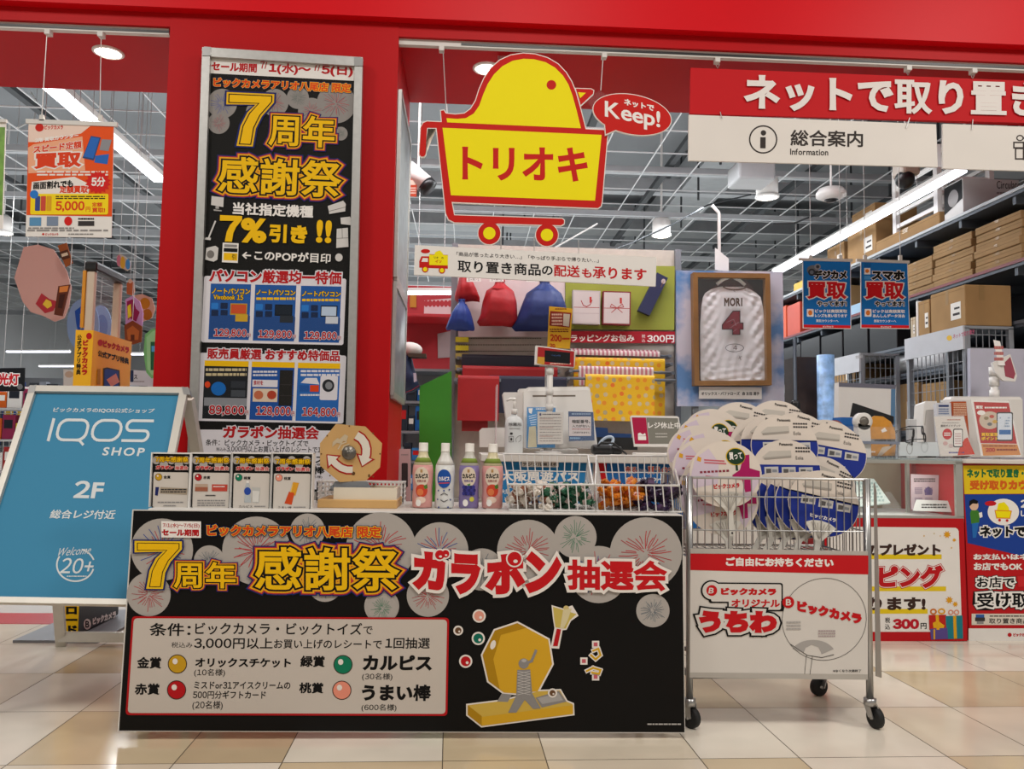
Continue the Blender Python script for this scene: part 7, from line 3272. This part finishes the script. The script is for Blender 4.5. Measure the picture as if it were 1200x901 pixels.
m.add([(x_, by0+.004, bz0+.12), (x_, by1-.004, bz0+.06), (x_, by1-.004, bz1-.006), (x_, by0+.004, bz1-.006)], [(0, 1, 2, 3)], BLACK)
m.add([(x_-.0006, (by0+by1)/2+.06*cos(q), bz0+.15+.06*sin(q)) for q in [2*pi*k/20 for k in range(20)]], [tuple(range(20))], GREY)
m.build('carton_picture', t)
# white slatted rack
ra, rb_ = shelf_y(1137), shelf_y(1068)
t = thing('white_rack', (SX+.2, (ra+rb_)/2, 2.60), 'white slatted rack lying on a flat carton on the top shelf', 'rack')
zr0 = 2.51+.11
for yy in (5.58, 6.15):
    for xx in (SX+.03, SX+.42):
        MB().span((xx, yy, zr0), (xx+.035, yy+.05, zr0+.5), WPLA).build('upright', t)
m = MB()
for k in range(5):
    z = zr0+.03+.105*k
    m.span((SX+.035, 5.6, z), (SX+.055, 6.18, z+.03), WPLA)
    m.span((SX+.43, 5.6, z), (SX+.45, 6.18, z+.03), WPLA)
    m.span((SX+.04, 5.59, z), (SX+.45, 5.61, z+.03), WPLA)
m.build('slat', t)
carton(SX+.01, 5.53, 2.51, .5, .9, .10, 'flat cardboard carton under the white slatted rack', lab=False)
carton(SX+.02, 6.45, 2.51, .42, .50, .30, 'large cardboard box left of the white slatted rack on the top shelf')
carton(SX+.02, 6.46, 2.815, .36, .40, .14, 'low cardboard box on top of the large box on the top shelf')
carton(SX+.02, 7.02, 2.51, .4, .34, .26, 'cardboard box with white labels, second from the rack on the top shelf')
carton(SX+.02, 7.45, 2.51, .4, .36, .20, 'small cardboard box, farthest on the top shelf')
m = MB()
m.box((SX+.15, 7.95, 2.55), (.3, .3, .08), mat('yellow_box_print', '#c9a01c', .5), bev=.004)
m.build('yellow_box', None, 'flat yellow box at the far end of the top shelf', 'box')
# second shelf: piles of flat cartons
rc = random.Random(4)
FLAT = mat('flat_carton_card', '#96774e', .85, var=.12, nscale=8)
for col, (yy, n) in enumerate(((4.70, 6), (5.18, 6), (5.66, 5))):
    for k in range(n):
        carton(SX+.02+rc.uniform(-.012, .012), yy+rc.uniform(-.012, .012), 2.07+.052*k, .42, .45, .050,
               f'flat brown carton in the {("nearest", "middle", "far")[col]} pile on the second shelf, {("first", "second", "third", "fourth", "fifth", "sixth")[k]} from the bottom', FLAT, lab=False, group='flat cartons on the second shelf', seam=True)
# blue plastic bundle
m = MB()
rp = random.Random(8)
m.ball((SX+.14, 6.42, 2.07+.14), .15, mat('blue_plastic_film', '#6f9fd0', .2, var=.2, nscale=14), 18, 12, (1, 1.2, .95))
m.v = [(x+rp.uniform(-.016, .016), y+rp.uniform(-.016, .016), max(2.072, z+rp.uniform(-.016, .016))) for x, y, z in m.v]
m.build('plastic_bundle', None, 'crumpled blue plastic bundle beside the flat cartons on the second shelf', 'bundle')
carton(SX+.03, 6.62, 2.07, .3, .34, .1, 'pale blue flat box left of the blue plastic bundle', mat('pale_blue_box', '#8fb0c8', .5), lab=False, seam=False)
carton(SX+.05, 7.0, 2.07, .4, .5, .30, 'brown box in the shade of the second shelf behind the phone poster')
for k, (yy, c_) in enumerate(((8.0, '#b8402a'), (8.36, '#c84a20'), (8.72, '#b8381c'))):
    carton(SX+.02, yy, 2.07, .4, .33, .33+.02*(k % 2), f'orange shipping box on the second shelf, {("nearest", "middle", "farthest")[k]} of the three', mat('orange_box_'+str(k), c_, .5), lab=False, seam=False, group='orange boxes')
# third shelf: black cases
for k, yy in enumerate((6.15, 6.62, 7.08, 7.55, 8.0)):
    carton(SX+.02, yy, 1.70, .45, .43, .27+.02*(k % 2), f'black glossy box on the third shelf, {("nearest", "second", "third", "fourth", "farthest")[k]} along the aisle', mat('black_box_card', '#17181c', .3), lab=False, seam=False, group='black boxes on the third shelf')
carton(SX+.03, 5.42, 1.70, .4, .3, .2, 'brown carton on the third shelf above the gap between the cages')
# fourth shelf: white wrapped roll
m = MB()
m.tube([(SX+.12, 5.55, 1.492+.09), (SX+.12, 5.60, 1.492+.095), (SX+.12, 6.2, 1.492+.095), (SX+.12, 6.26, 1.492+.09)], [.05, .09, .09, .04], mat('white_plastic_wrap', '#c5c6c8', .3, var=.1, nscale=20), n=20)
m.build('wrapped_roll', None, 'white plastic wrapped roll on the fourth shelf between the cages', 'roll')
for k, (yy, dz, dx) in enumerate(((5.42, .34, .4), (5.86, .36, .42), (6.3, .30, .4))):
    carton(SX+.02, yy, 1.06, dx, .40, dz, f'tall brown carton below the white roll, {("nearest", "middle", "farthest")[k]} of three')
for k, yy in enumerate((6.85, 7.35, 7.8)):
    carton(SX+.02, yy, 1.49, .4, .4, .17, f'brown carton on the fourth shelf behind the far cage, {("nearest", "middle", "farthest")[k]} of three')
m = MB()
m.box((SX+.15, 8.1, 2.07+.5-.14-.2), (.25, .2, .15), ink('#c9a01c'))
# cage cabinets in front of the shelf
def cage(y0, y1, h, label, head):
    x0, x1 = 2.98, SX-.015
    t = thing('mesh_cage', (x0, (y0+y1)/2, 0), label, 'cage cabinet', 'grey mesh cage cabinets')
    CG = mat('cage_grey_steel', '#8a8d92', .45, .3)
    for yy in (y0, y1-.03):
        for xx in (x0, x1-.03):
            MB().span((xx, yy, 0), (xx+.03, yy+.03, h), CG).build('post', t)
    m = MB()
    for k in range(int((y1-y0)/.05)):
        m.bar((x0+.015, y0+.05*k, .1), (x0+.015, y0+.05*k, h), .004, .004, CG)
    for k in range(int(h/.08)):
        m.bar((x0+.015, y0, .1+.08*k), (x0+.015, y1, .1+.08*k), .004, .004, CG)
    for k in range(int((x1-x0)/.04)):
        m.bar((x0+.04*k, y0+.015, .1), (x0+.04*k, y0+.015, h), .004, .004, CG)
    for k in range(int(h/.08)):
        m.bar((x0, y0+.015, .1+.08*k), (x1, y0+.015, .1+.08*k), .004, .004, CG)
    m.build('wire_mesh', t)
    MB().span((x0, y0, h-.005), (x1, y1, h+.012), CG).build('top_panel', t)
    MB().span((x0+.0, y0, .05), (x1, y1, .1), CG).build('floor_panel', t)
    m = MB()
    m.span((x0-.012, y0, h-.13), (x0, y1, h+.012), mat('pale_grey_header', '#b4b5b9', .5))
    s = Board(0, 0, 5)
    s.P0 = Vector((x0-.012, y0, h))
    s.n = Vector((-1, 0, 0))
    s.mb = m
    s.k = 1
    if head:
        s.crop(780, 290, 2.857)
        s.text('ネットで取り置き', 962, 291, 1034, 307, ink('#a0405a'), .02, sl=-.25)
        s.ell(950, 303, 9, 9, ink('#d0a83a'))
    else:
        s.crop(780, 290, 2.857)
        s.text('物販品', 636, 362, 660, 374, GREY, .02, sl=-.2)
    m.mats = m.mats
    s.build('header_sign', t)
    return t


cage(4.74, 5.40, 1.66, 'grey mesh cage cabinet with a pale header sign, nearer of the two', True)
cage(6.05, 6.85, 1.64, 'grey mesh cage cabinet with a pale header sign, farther of the two', False)
carton(2.99, 4.745, 1.673, .29, .37, .25, 'large cardboard box at the right on top of the nearer cage')
carton(2.99, 5.13, 1.673, .29, .13, .23, 'medium cardboard box in the middle on top of the nearer cage')
carton(2.99, 5.27, 1.673, .25, .02, .24, 'white flat board standing left of the boxes on the nearer cage', PAPER, lab=False, seam=False, name='white_board', cat='board')
carton(2.99, 5.30, 1.673, .26, .06, .14, 'small pale carton at the left end of the nearer cage top', mat('pale_carton', '#b5a58c', .8))
# ------------------------------------------------------------------ area right of the pillar
t = thing('green_board', at(508, 590, 4.9), 'tall green standing panel with a slanted top behind the pink bottle', 'panel')
s = Board(508, 500, 4.9)
s.crop(470, 280, 3.467)
q = [(75, 598), (205, 536), (205, 1150), (72, 1150)]
s.slab(q, .03, mat('green_panel_paint', '#35891c', .5, var=.03))
pa = [v for v in s.mb.v]
s.build('panel', t)
zmin = min(v[2] for v in pa)
xm = sum(v[0] for v in pa)/len(pa)
MB().span((xm-.12, 4.82, 0), (xm+.12, 5.02, max(.02, zmin)), STEEL).build('foot', t)
RW = mat('red_shop_wall', '#9c1720', .6, var=.05)
t = thing('red_display_wall', at(500, 450, 7.2), 'red display wall with a shelf and white pocket behind the gift bags', 'display wall')
a, b = at(462, 250, 7.2), at(545, 460, 7.2)
MB().span((a.x, 7.2, 0), (b.x, 7.26, at(500, 335, 7.2).z), RW).build('panel', t)
a, b = at(472, 371, 7.0), at(536, 376, 7.0)
MB().span((a.x, 6.8, b.z), (b.x, 7.2, a.z), mat('red_shelf', '#b01c24', .45)).build('shelf', t)
s = Board(510, 360, 7.19)
s.crop(470, 280, 3.467)
s.slab([(95, 250), (212, 240), (212, 318), (92, 322)], .02, mat('pale_pocket', '#c0a8a8', .5))
s.k = 2
for k in range(7):
    s.ell(102+k*16, 262, 9, 14, RW)
s.slab([(148, 385), (208, 372), (208, 480), (150, 484)], .02, mat('grey_pocket', '#9a8c8c', .5))
s.k = 2
s.rect(36, 225, 62, 278, ink('#a8742a'))
s.build('pocket', t)
# navy jacket with a cap on a stand
t = thing('hanging_jacket', at(481, 500, 4.75), 'navy jacket with a white badge hanging beside the red pillar', 'jacket')
NV = mat('navy_cloth', '#1d2c50', .7, var=.1, nscale=20, bump=.3)
s = Board(482, 440, 4.75)
s.crop(470, 280, 3.467)
J = [(-6, 440), (18, 443), (38, 470), (50, 520), (60, 560), (75, 600), (44, 618), (12, 625), (-10, 620)]
vs = []
m = MB()
front = [s.P(x, y) for x, y in J]
cen = sum(front, Vector())/len(front)
N_ = len(front)
ring2 = [cen+(p_-cen)*.6+Vector((0, -.07, 0)) for p_ in front]
back = [p_+Vector((0, .1, 0)) for p_ in front]
m.add(front+ring2+[cen+Vector((0, -.09, 0))]+back, [(k, (k+1) % N_, N_+(k+1) % N_, N_+k) for k in range(N_)]+[(N_+k, N_+(k+1) % N_, 2*N_) for k in range(N_)]+[(2*N_+1+k, 2*N_+1+(k+1) % N_, (k+1) % N_, k) for k in range(N_)]+[tuple(2*N_+1+k for k in range(N_-1, -1, -1))], NV, True)
m.build('cloth', t)
s.k = 245
s.poly([(50, 545), (62, 545), (64, 578), (52, 582)], ink('#b8b4c4'))
s.mb2 = None
s.line([(20, 622), (44, 614), (72, 596)], 3, ink('#8a3040'))
s.build('badge', t)
m = MB()
cp = at(480, 408, 4.75)
m.ball((cp.x, 4.75, cp.z-.01), .075, mat('white_cap_cloth', '#cfcac6', .7), 16, 10, (1, 1, .6))
m.box((cp.x+.05, 4.70, cp.z-.05), (.10, .1, .02), ink('#4a4038'))
o = m.build('cap', None, 'white cap on top of the navy jacket by the pillar', 'cap')
m = MB()
m.tube([(cp.x-.08, 4.87, 0), (cp.x-.08, 4.87, cp.z-.06), (cp.x, 4.80, cp.z-.045)], .015, STEEL, n=8)
m.lathe([(.05, 0), (.05, .012), (.03, .02)], STEEL, 20, (cp.x-.08, 4.87, 0))
m.build('garment_stand', None, 'thin grey garment stand under the navy jacket', 'stand')
# pink phone poster box and dark shelf bits low behind the bottles
t = thing('phone_poster', at(474, 596, 4.4), 'pale pink poster stand with a phone picture at the foot of the pillar', 'poster')
s = Board(474, 560, 4.4)
s.crop(470, 500, 3.529)
s.slab([(-25, 92), (38, 92), (40, 420), (-25, 420)], .03, ink('#c0a8a8'))
s.k = 2
s.rrect(2, 150, 28, 250, 5, DGREY)
s.micro(0, 112, 30, 120, 1, GREY, RND)
pa = [v for v in s.mb.v]
s.build('poster_board', t)
zm_ = min(v[2] for v in pa)
xm = sum(v[0] for v in pa)/len(pa)
MB().span((xm-.12, 4.38, 0), (xm+.12, 4.5, max(.02, zm_)), STEEL).build('foot', t)
rk = random.Random(21)


def goods(x0, x1, Y, z0, zmax, n, tag_, palette, dmin=.05, dmax=.12, hmin=.08, hmax=.2, cat='boxed product', name='boxed_product'):
    x = x0
    k = 0
    while x < x1-.03 and k < n:
        w = rk.uniform(dmin, dmax)
        h = min(zmax, rk.uniform(hmin, hmax))
        c_ = rk.choice(palette)
        m = MB()
        m.box((x+w/2, Y+.06, z0+.0012+h/2), (w*.94, .12, h), ink(c_), bev=.003, seg=1)
        m.span((x+w*.15, Y-.001, z0+h*.45), (x+w*.8, Y+.001, z0+h*.8), ink(rk.choice(['#d8d4cc', '#20242c', '#c8a030', '#b82020'])))
        m.build(name, None, f'small boxed product {tag_}', cat, f'boxed products {tag_}')
        x += w
        k += 1


# low steel shelf behind the green panel with boxed goods
t = thing('goods_shelf', at(495, 560, 6.4), 'grey goods shelf behind the green panel right of the pillar', 'shelf')
a, b = at(466, 420, 6.4), at(534, 420, 6.4)
for py in (432, 470, 505, 540, 575):
    z = at(500, py, 6.4).z
    MB().span((a.x, 6.4, z-.02), (b.x, 6.8, z), STEEL).build('shelf_board', t)
MB().span((a.x, 6.8, 0), (b.x, 6.83, at(500, 428, 6.4).z), mat('gondola_back_grey', '#8b8d90', .6)).build('back_panel', t)
for x in (a.x, b.x-.03):
    MB().span((x, 6.76, 0), (x+.03, 6.8, at(500, 425, 6.4).z), STEEL).build('post', t)
for k, py in enumerate((470, 505, 540, 575)):
    goods(a.x+.01, b.x-.02, 6.42, at(500, py, 6.4).z, .2, 7, f'on row {("one", "two", "three", "four")[k]} of the grey shelf behind the green panel', ['#1f5a9c', '#2a3a58', '#b8b4ae', '#28303a', '#3a78b0', '#8a8d90'])

# ------------------------------------------------------------------ left side of the shop
t = thing('goods_rack', at(15, 600, 8.2), 'wire rack of boxed goods at the left edge behind the blue stand sign', 'rack')
a, b = at(-60, 500, 8.2), at(34, 500, 8.2)
zr_ = [at(15, py, 8.2).z for py in (478, 515, 552, 592, 640)]
for z in zr_:
    MB().span((a.x, 8.2, z-.02), (b.x, 8.6, z), mat('white_rack_wire', '#b5b4b2', .5)).build('shelf_board', t)
m = MB()
for k in range(14):
    x = a.x+(b.x-a.x)*k/13
    m.bar((x, 8.62, 0), (x, 8.62, at(15, 455, 8.2).z), .008, .008, WIREW)
for k in range(14):
    z = zr_[-1]+(at(15, 455, 8.2).z-zr_[-1])*k/13
    m.bar((a.x, 8.62, z), (b.x, 8.62, z), .006, .006, WIREW)
m.build('wire_back', t)
for x in (a.x, b.x):
    MB().span((x-.015, 8.2, 0), (x+.015, 8.62, at(15, 455, 8.2).z), STEEL).build('side_panel', t)
for k, z in enumerate(zr_):
    goods(a.x+.02, b.x-.02, 8.22, z, .26, 12, f'on row {("one", "two", "three", "four", "five")[k]} of the left wire rack', ['#c8b02a', '#9a2a2a', '#d0ccc6', '#2a2c30', '#8a2a4a', '#3a5a9a', '#c0581c', '#e0dcd4'], .08, .16, .12, .26)
s = Board(14, 445, 7.9)
s.crop(0, 270, 3.604)
s.slab([(-60, 582), (102, 580), (100, 678), (-60, 680)], .02, ink('#17181a'))
s.k = 2
s.text('光灯', -10, 602, 82, 655, ink('#c02024'), .06, [(.12, WHITE)])
s.ell(84, 660, 12, 12, ink('#6a6a6a'))
tt = thing('lamp_sign', at(14, 460, 7.9), 'black sign with big red characters over the rack at the left edge', 'sign')
s.build('sign_face', tt)
m = MB()
for px in (4, 24):
    a_ = at(px, 430, 7.9)
    m.tube([a_, (a_.x, 7.9, 4.3)], .003, WIRE, n=5)
m.build('hanging_wire', tt)
# more display gondolas farther in, seen between the sign and the pillar
for (x0, x1, Y, py, lab) in ((60, 150, 11.0, 446, 'low far goods shelf behind the yellow security gate'), (120, 186, 9.0, 440, 'far goods shelf beside the left edge of the red pillar'), (-40, 60, 13.0, 440, 'farthest goods shelf behind the left wire rack')):
    a, b = at(x0, 500, Y), at(x1, 500, Y)
    z1 = at((x0+x1)/2, py, Y).z
    t = thing('goods_shelf', ((a.x+b.x)/2, Y, 0), lab, 'shelf', 'far goods shelves')
    MB().span((a.x, Y+.4, 0), (b.x, Y+.44, z1), mat('gondola_back_grey')).build('back_panel', t)
    zz = [z1-.36*k for k in range(1, 4)]
    for z in zz:
        MB().span((a.x, Y, z-.02), (b.x, Y+.4, z), STEEL).build('shelf_board', t)
    for z, r_ in zip(zz, ('top', 'middle', 'low')):
        goods(a.x+.02, b.x-.02, Y+.02, z, .3, 9, f'on the {r_} row of the {lab.split(" behind")[0].split(" beside")[0]}', ['#c8c4bc', '#9a9ca4', '#b82a2a', '#2a4a8a', '#d8b02a', '#4a4c50'], .1, .22, .16, .3)


def cutout(name, pts_list, Y, label, hang=True, cat='hanging decoration', o=(0, 270, 3.604), th=.01, grp=None):
    """a hanging cut-out board; pts_list = [(points, ink)] from back to front"""
    allp = [p_ for pts, _ in pts_list[:1] for p_ in pts]
    cx = sum(p_[0] for p_ in allp)/len(allp)
    cy = max(p_[1] for p_ in allp)
    s = Board(o[0]+cx/o[2], o[1]+cy/o[2], Y)
    s.crop(*o)
    t = thing(name, at(o[0]+cx/o[2], o[1]+cy/o[2], Y), label, cat, grp)
    for i, (pts, c_) in enumerate(pts_list):
        if i == 0:
            s.slab(pts, th, ink(c_))
            s.k = 2
        else:
            s.poly(pts, ink(c_))
            s.k += 1
    s.build('cutout_board', t)
    if hang:
        tp = min(allp, key=lambda p_: p_[1])
        a_ = s.P(tp[0], tp[1], 0)
        m = MB()
        m.tube([a_, (a_.x, a_.y, 4.3)], .002, WIRE, n=5)
        m.build('hanging_string', t)
    return t


def el(cx, cy, rx, ry, n=24, a0=0):
    return [(cx+rx*cos(2*pi*k/n+a0), cy+ry*sin(2*pi*k/n+a0)) for k in range(n)]


# pink cloud board with a yellow star print (left of the gate)
cutout('hanging_cutout', [([(100, 70), (160, 60), (225, 80), (280, 170), (300, 240), (290, 320), (270, 370), (230, 385), (180, 360), (130, 345), (95, 300), (60, 200)], '#c39a92'),
                          ([(150, 310), (175, 265), (210, 290), (245, 300), (225, 340), (190, 350)], '#a8303a'),
                          ([(180, 312), (195, 290), (215, 300), (220, 318), (200, 330)], '#d8b83a')], 5.0, 'pink cloud shaped hanging cutout at the left above the blue stand sign')
cutout('hanging_cutout', [([(243, 64), (280, 52), (306, 138), (276, 154)], '#8a4a22'), ([(250, 92), (286, 80), (296, 115), (262, 126)], '#4a2818'), ([(258, 100), (284, 92), (288, 104), (262, 112)], '#c8b8a0')], 4.9, 'brown snack pack hanging cutout above the pink cloud cutout')
cutout('hanging_cutout', [([(246, 235), (295, 228), (262, 362), (228, 355)], '#5a2c1c'), ([(252, 238), (290, 233), (284, 258), (250, 262)], '#c87a3a'), ([(252, 270), (276, 268), (262, 330), (244, 326)], '#3c1c14')], 4.85, 'chocolate bar hanging cutout in front of the pink cloud cutout')
cutout('hanging_cutout', [(el(350, 400, 68, 112, 28), '#7d9cc4'), ([(316, 340), (345, 318), (362, 330), (352, 360), (378, 372), (370, 420), (330, 430), (322, 395)], '#1f4fa8'), ([(338, 352), (352, 345), (356, 410), (340, 415)], '#c8c83a')], 5.4, 'blue balloon shaped hanging cutout left of the security gate')
cutout('hanging_cutout', [(el(425, 400, 45, 85, 24), '#8aa6c8'), (el(430, 405, 25, 50, 20), '#6a8ab8')], 5.6, 'pale blue hanging cutout seen through the security gate')
cutout('hanging_cutout', [([(492, 110), (505, 98), (525, 108), (548, 130), (552, 160), (535, 170), (498, 150)], '#c8b8a8'), (el(502, 128, 9, 24), '#c8788a'), (el(518, 136, 10, 26), '#d8a83a'), (el(540, 143, 10, 22), '#4a90c8')], 6.2, 'small cutout of three coloured lollipops hanging at the upper left of the pillar')
cutout('hanging_cutout', [([(535, 225), (550, 205), (566, 222), (568, 258), (558, 275), (535, 268)], '#b8623a'), (el(550, 214, 9, 9), '#d8b8a0')], 5.8, 'small orange figure shaped sweet cutout hanging above the purple one')
cutout('hanging_cutout', [([(530, 290), (560, 276), (590, 300), (604, 350), (600, 400), (570, 420), (530, 400)], '#b88ab8'), ([(535, 300), (560, 290), (575, 330), (590, 345), (575, 385), (548, 370), (540, 380)], '#8a1a4a'), ([(538, 320), (552, 310), (556, 362), (540, 372)], '#d8c02a')], 5.5, 'purple hanging cutout with a magenta letter shape right of the security gate')
cutout('hanging_cutout', [([(565, 275), (600, 268), (640, 285), (655, 330), (640, 370), (600, 385), (575, 360)], '#c89a84'), (el(612, 308, 22, 24), '#b8741c'), (el(622, 355, 20, 24), '#a8641c')], 5.7, 'beige hanging cutout with two round biscuits beside the pillar')
cutout('hanging_cutout', [([(525, 400), (560, 380), (600, 405), (596, 470), (560, 482), (528, 470)], '#7a3a1c'), ([(535, 420), (560, 402), (588, 425), (584, 462), (540, 462)], '#a85a2a'), ([(552, 440), (568, 440), (568, 464), (552, 464)], '#5a2814')], 5.45, 'gingerbread house hanging cutout under the purple one')
cutout('hanging_cutout', [([(612, 440), (640, 416), (662, 412), (662, 615), (640, 625), (618, 600), (606, 520)], '#6aa86a'), ([(618, 450), (645, 425), (662, 420), (662, 605), (642, 612), (622, 585)], '#8ac08a'), ([(636, 470), (662, 470), (662, 590), (636, 590)], '#1f5a3a'), ([(640, 488), (662, 488), (662, 512), (640, 512)], '#4a9ac8')], 5.3, 'green leaf shaped hanging cutout partly behind the pillar')
# white info board behind the gate
s = Board(155, 440, 6.4)
s.crop(0, 270, 3.604)
s.slab([(268, 586), (325, 588), (325, 680), (268, 680)], .02, ink('#c8c4bc'))
s.k = 2
s.ell(292, 608, 18, 14, ink('#b8a08a'))
tt = thing('standing_board', at(82, 470, 6.4), 'small white picture board behind the left edge of the yellow cover', 'board')
s.build('board_face', tt)
a = at(82, 458, 6.42)
MB().span((a.x-.03, 6.41, 0), (a.x+.03, 6.44, a.z), STEEL).build('post', tt)
s = Board(165, 440, 6.2)
s.crop(0, 270, 3.604)
s.slab([(548, 588), (660, 596), (660, 660), (548, 652)], .02, ink('#c9ccd0'))
s.k = 2
s.rect(550, 590, 564, 640, ink('#2a3a5a'))
s.text('ス', 566, 610, 580, 628, DGREY, .04)
s.micro(566, 634, 610, 642, 1, GREY, RND)
tt = thing('standing_board', at(168, 470, 6.2), 'white lettered board between the yellow cover and the red pillar', 'board')
s.build('board_face', tt)
a = at(168, 450, 6.22)
MB().span((a.x-.03, 6.21, 0), (a.x+.03, 6.24, a.z), STEEL).build('post', tt)

# ------------------------------------------------------------------ fittings under the shop ceiling
def fit(name, px, py, Y, build, label, cat):
    a = at(px, py, Y)
    t = thing(name, a, label, cat)
    build(t, a)
    m = MB()
    m.tube([a+Vector((0, 0, .03)), (a.x, a.y, 4.3)], .008, WIREW, n=6)
    m.build('stem', t)


def spot(t, a):
    m = MB()
    m.tube([a+Vector((-.07, 0, .06)), a+Vector((.05, -.02, -.05))], [.055, .06], WPLA, n=16)
    m.build('lamp_head', t)
    m = MB()
    m.tube([a+Vector((.05, -.02, -.05)), a+Vector((.08, -.025, -.08))], [.062, .058], BPLA, n=16)
    m.build('lens_ring', t)


fit('ceiling_spotlight', 490, 208, 5.2, spot, 'white spotlight with a black ring hanging right of the pillar', 'spotlight')
s = Board(485, 222, 5.15)
s.crop(460, 40, 3.4647)
s.slab([(66, 582), (100, 585), (97, 660), (64, 656)], .006, ink('#b8482c'))
s.k = 2
s.rect(72, 592, 93, 612, ink('#d8c8b8'))
s.micro(70, 620, 95, 650, 3, ink('#d8c8b8'), RND)
s.build('hanging_tag', None, 'orange tag hanging from the spotlight beside the pillar', 'tag')


def sensor(t, a):
    m = MB()
    m.lathe([(.09, .05), (.11, .02), (.11, -.01), (.06, -.035), (.002, -.04)], WPLA, 24, a)
    m.build('sensor_body', t)
    m = MB()
    m.lathe([(.055, -.034), (.03, -.05), (.002, -.052)], BPLA, 20, a)
    m.build('lens', t)


fit('ceiling_sensor', 974, 229, 6.0, sensor, 'round white ceiling camera below the information board', 'camera')


def cam(t, a):
    m = MB()
    m.box(a+Vector((0, 0, .05)), (.12, .14, .12), mat('beige_plastic_cover', '#a59a8e', .5), bev=.02)
    m.build('cover', t)
    m = MB()
    m.ball(a+Vector((-.02, -.02, -.03)), .06, BPLA, 16, 10)
    m.build('dome', t)


fit('dome_camera', 1062, 206, 4.95, cam, 'dark dome camera with a beige cover under the gift board', 'camera')
m = MB()
a = at(880, 205, 6.4)
m.box(a, (.30, .3, .16), mat('grey_unit_plastic', '#9a9b9c', .5), bev=.02)
t = thing('ceiling_speaker', a, 'white boxy ceiling unit left of the round ceiling camera', 'ceiling unit')
m.build('casing', t)
MB().tube([a, (a.x, a.y, 4.3)], .01, WIREW, n=6).build('stem', t)
# loose cables under the lattice
for k, (pts, Y) in enumerate((([(700, 300), (740, 285), (790, 262), (830, 240), (880, 228)], 7.0), ([(560, 300), (600, 310), (640, 296), (700, 262)], 6.6), ([(905, 262), (930, 262), (960, 250), (985, 238)], 6.5), ([(20, 150), (40, 140), (44, 120), (36, 108)], 7.2))):
    m = MB()
    m.tube([at(x, y, Y+.2*i) for i, (x, y) in enumerate(pts)], .008, WIREW if k in (1, 3) else DK, n=6)
    m.build('ceiling_cable', None, ['dark cable', 'loose cable', 'white cable', 'curled white cable'][k]+[' sagging under the ceiling lattice right of the bird sign', ' under the ceiling lattice behind the bird sign', ' by the round ceiling camera', ' under the ceiling at the upper left'][k], 'cable')
bpy.data.scenes.remove(TMP)
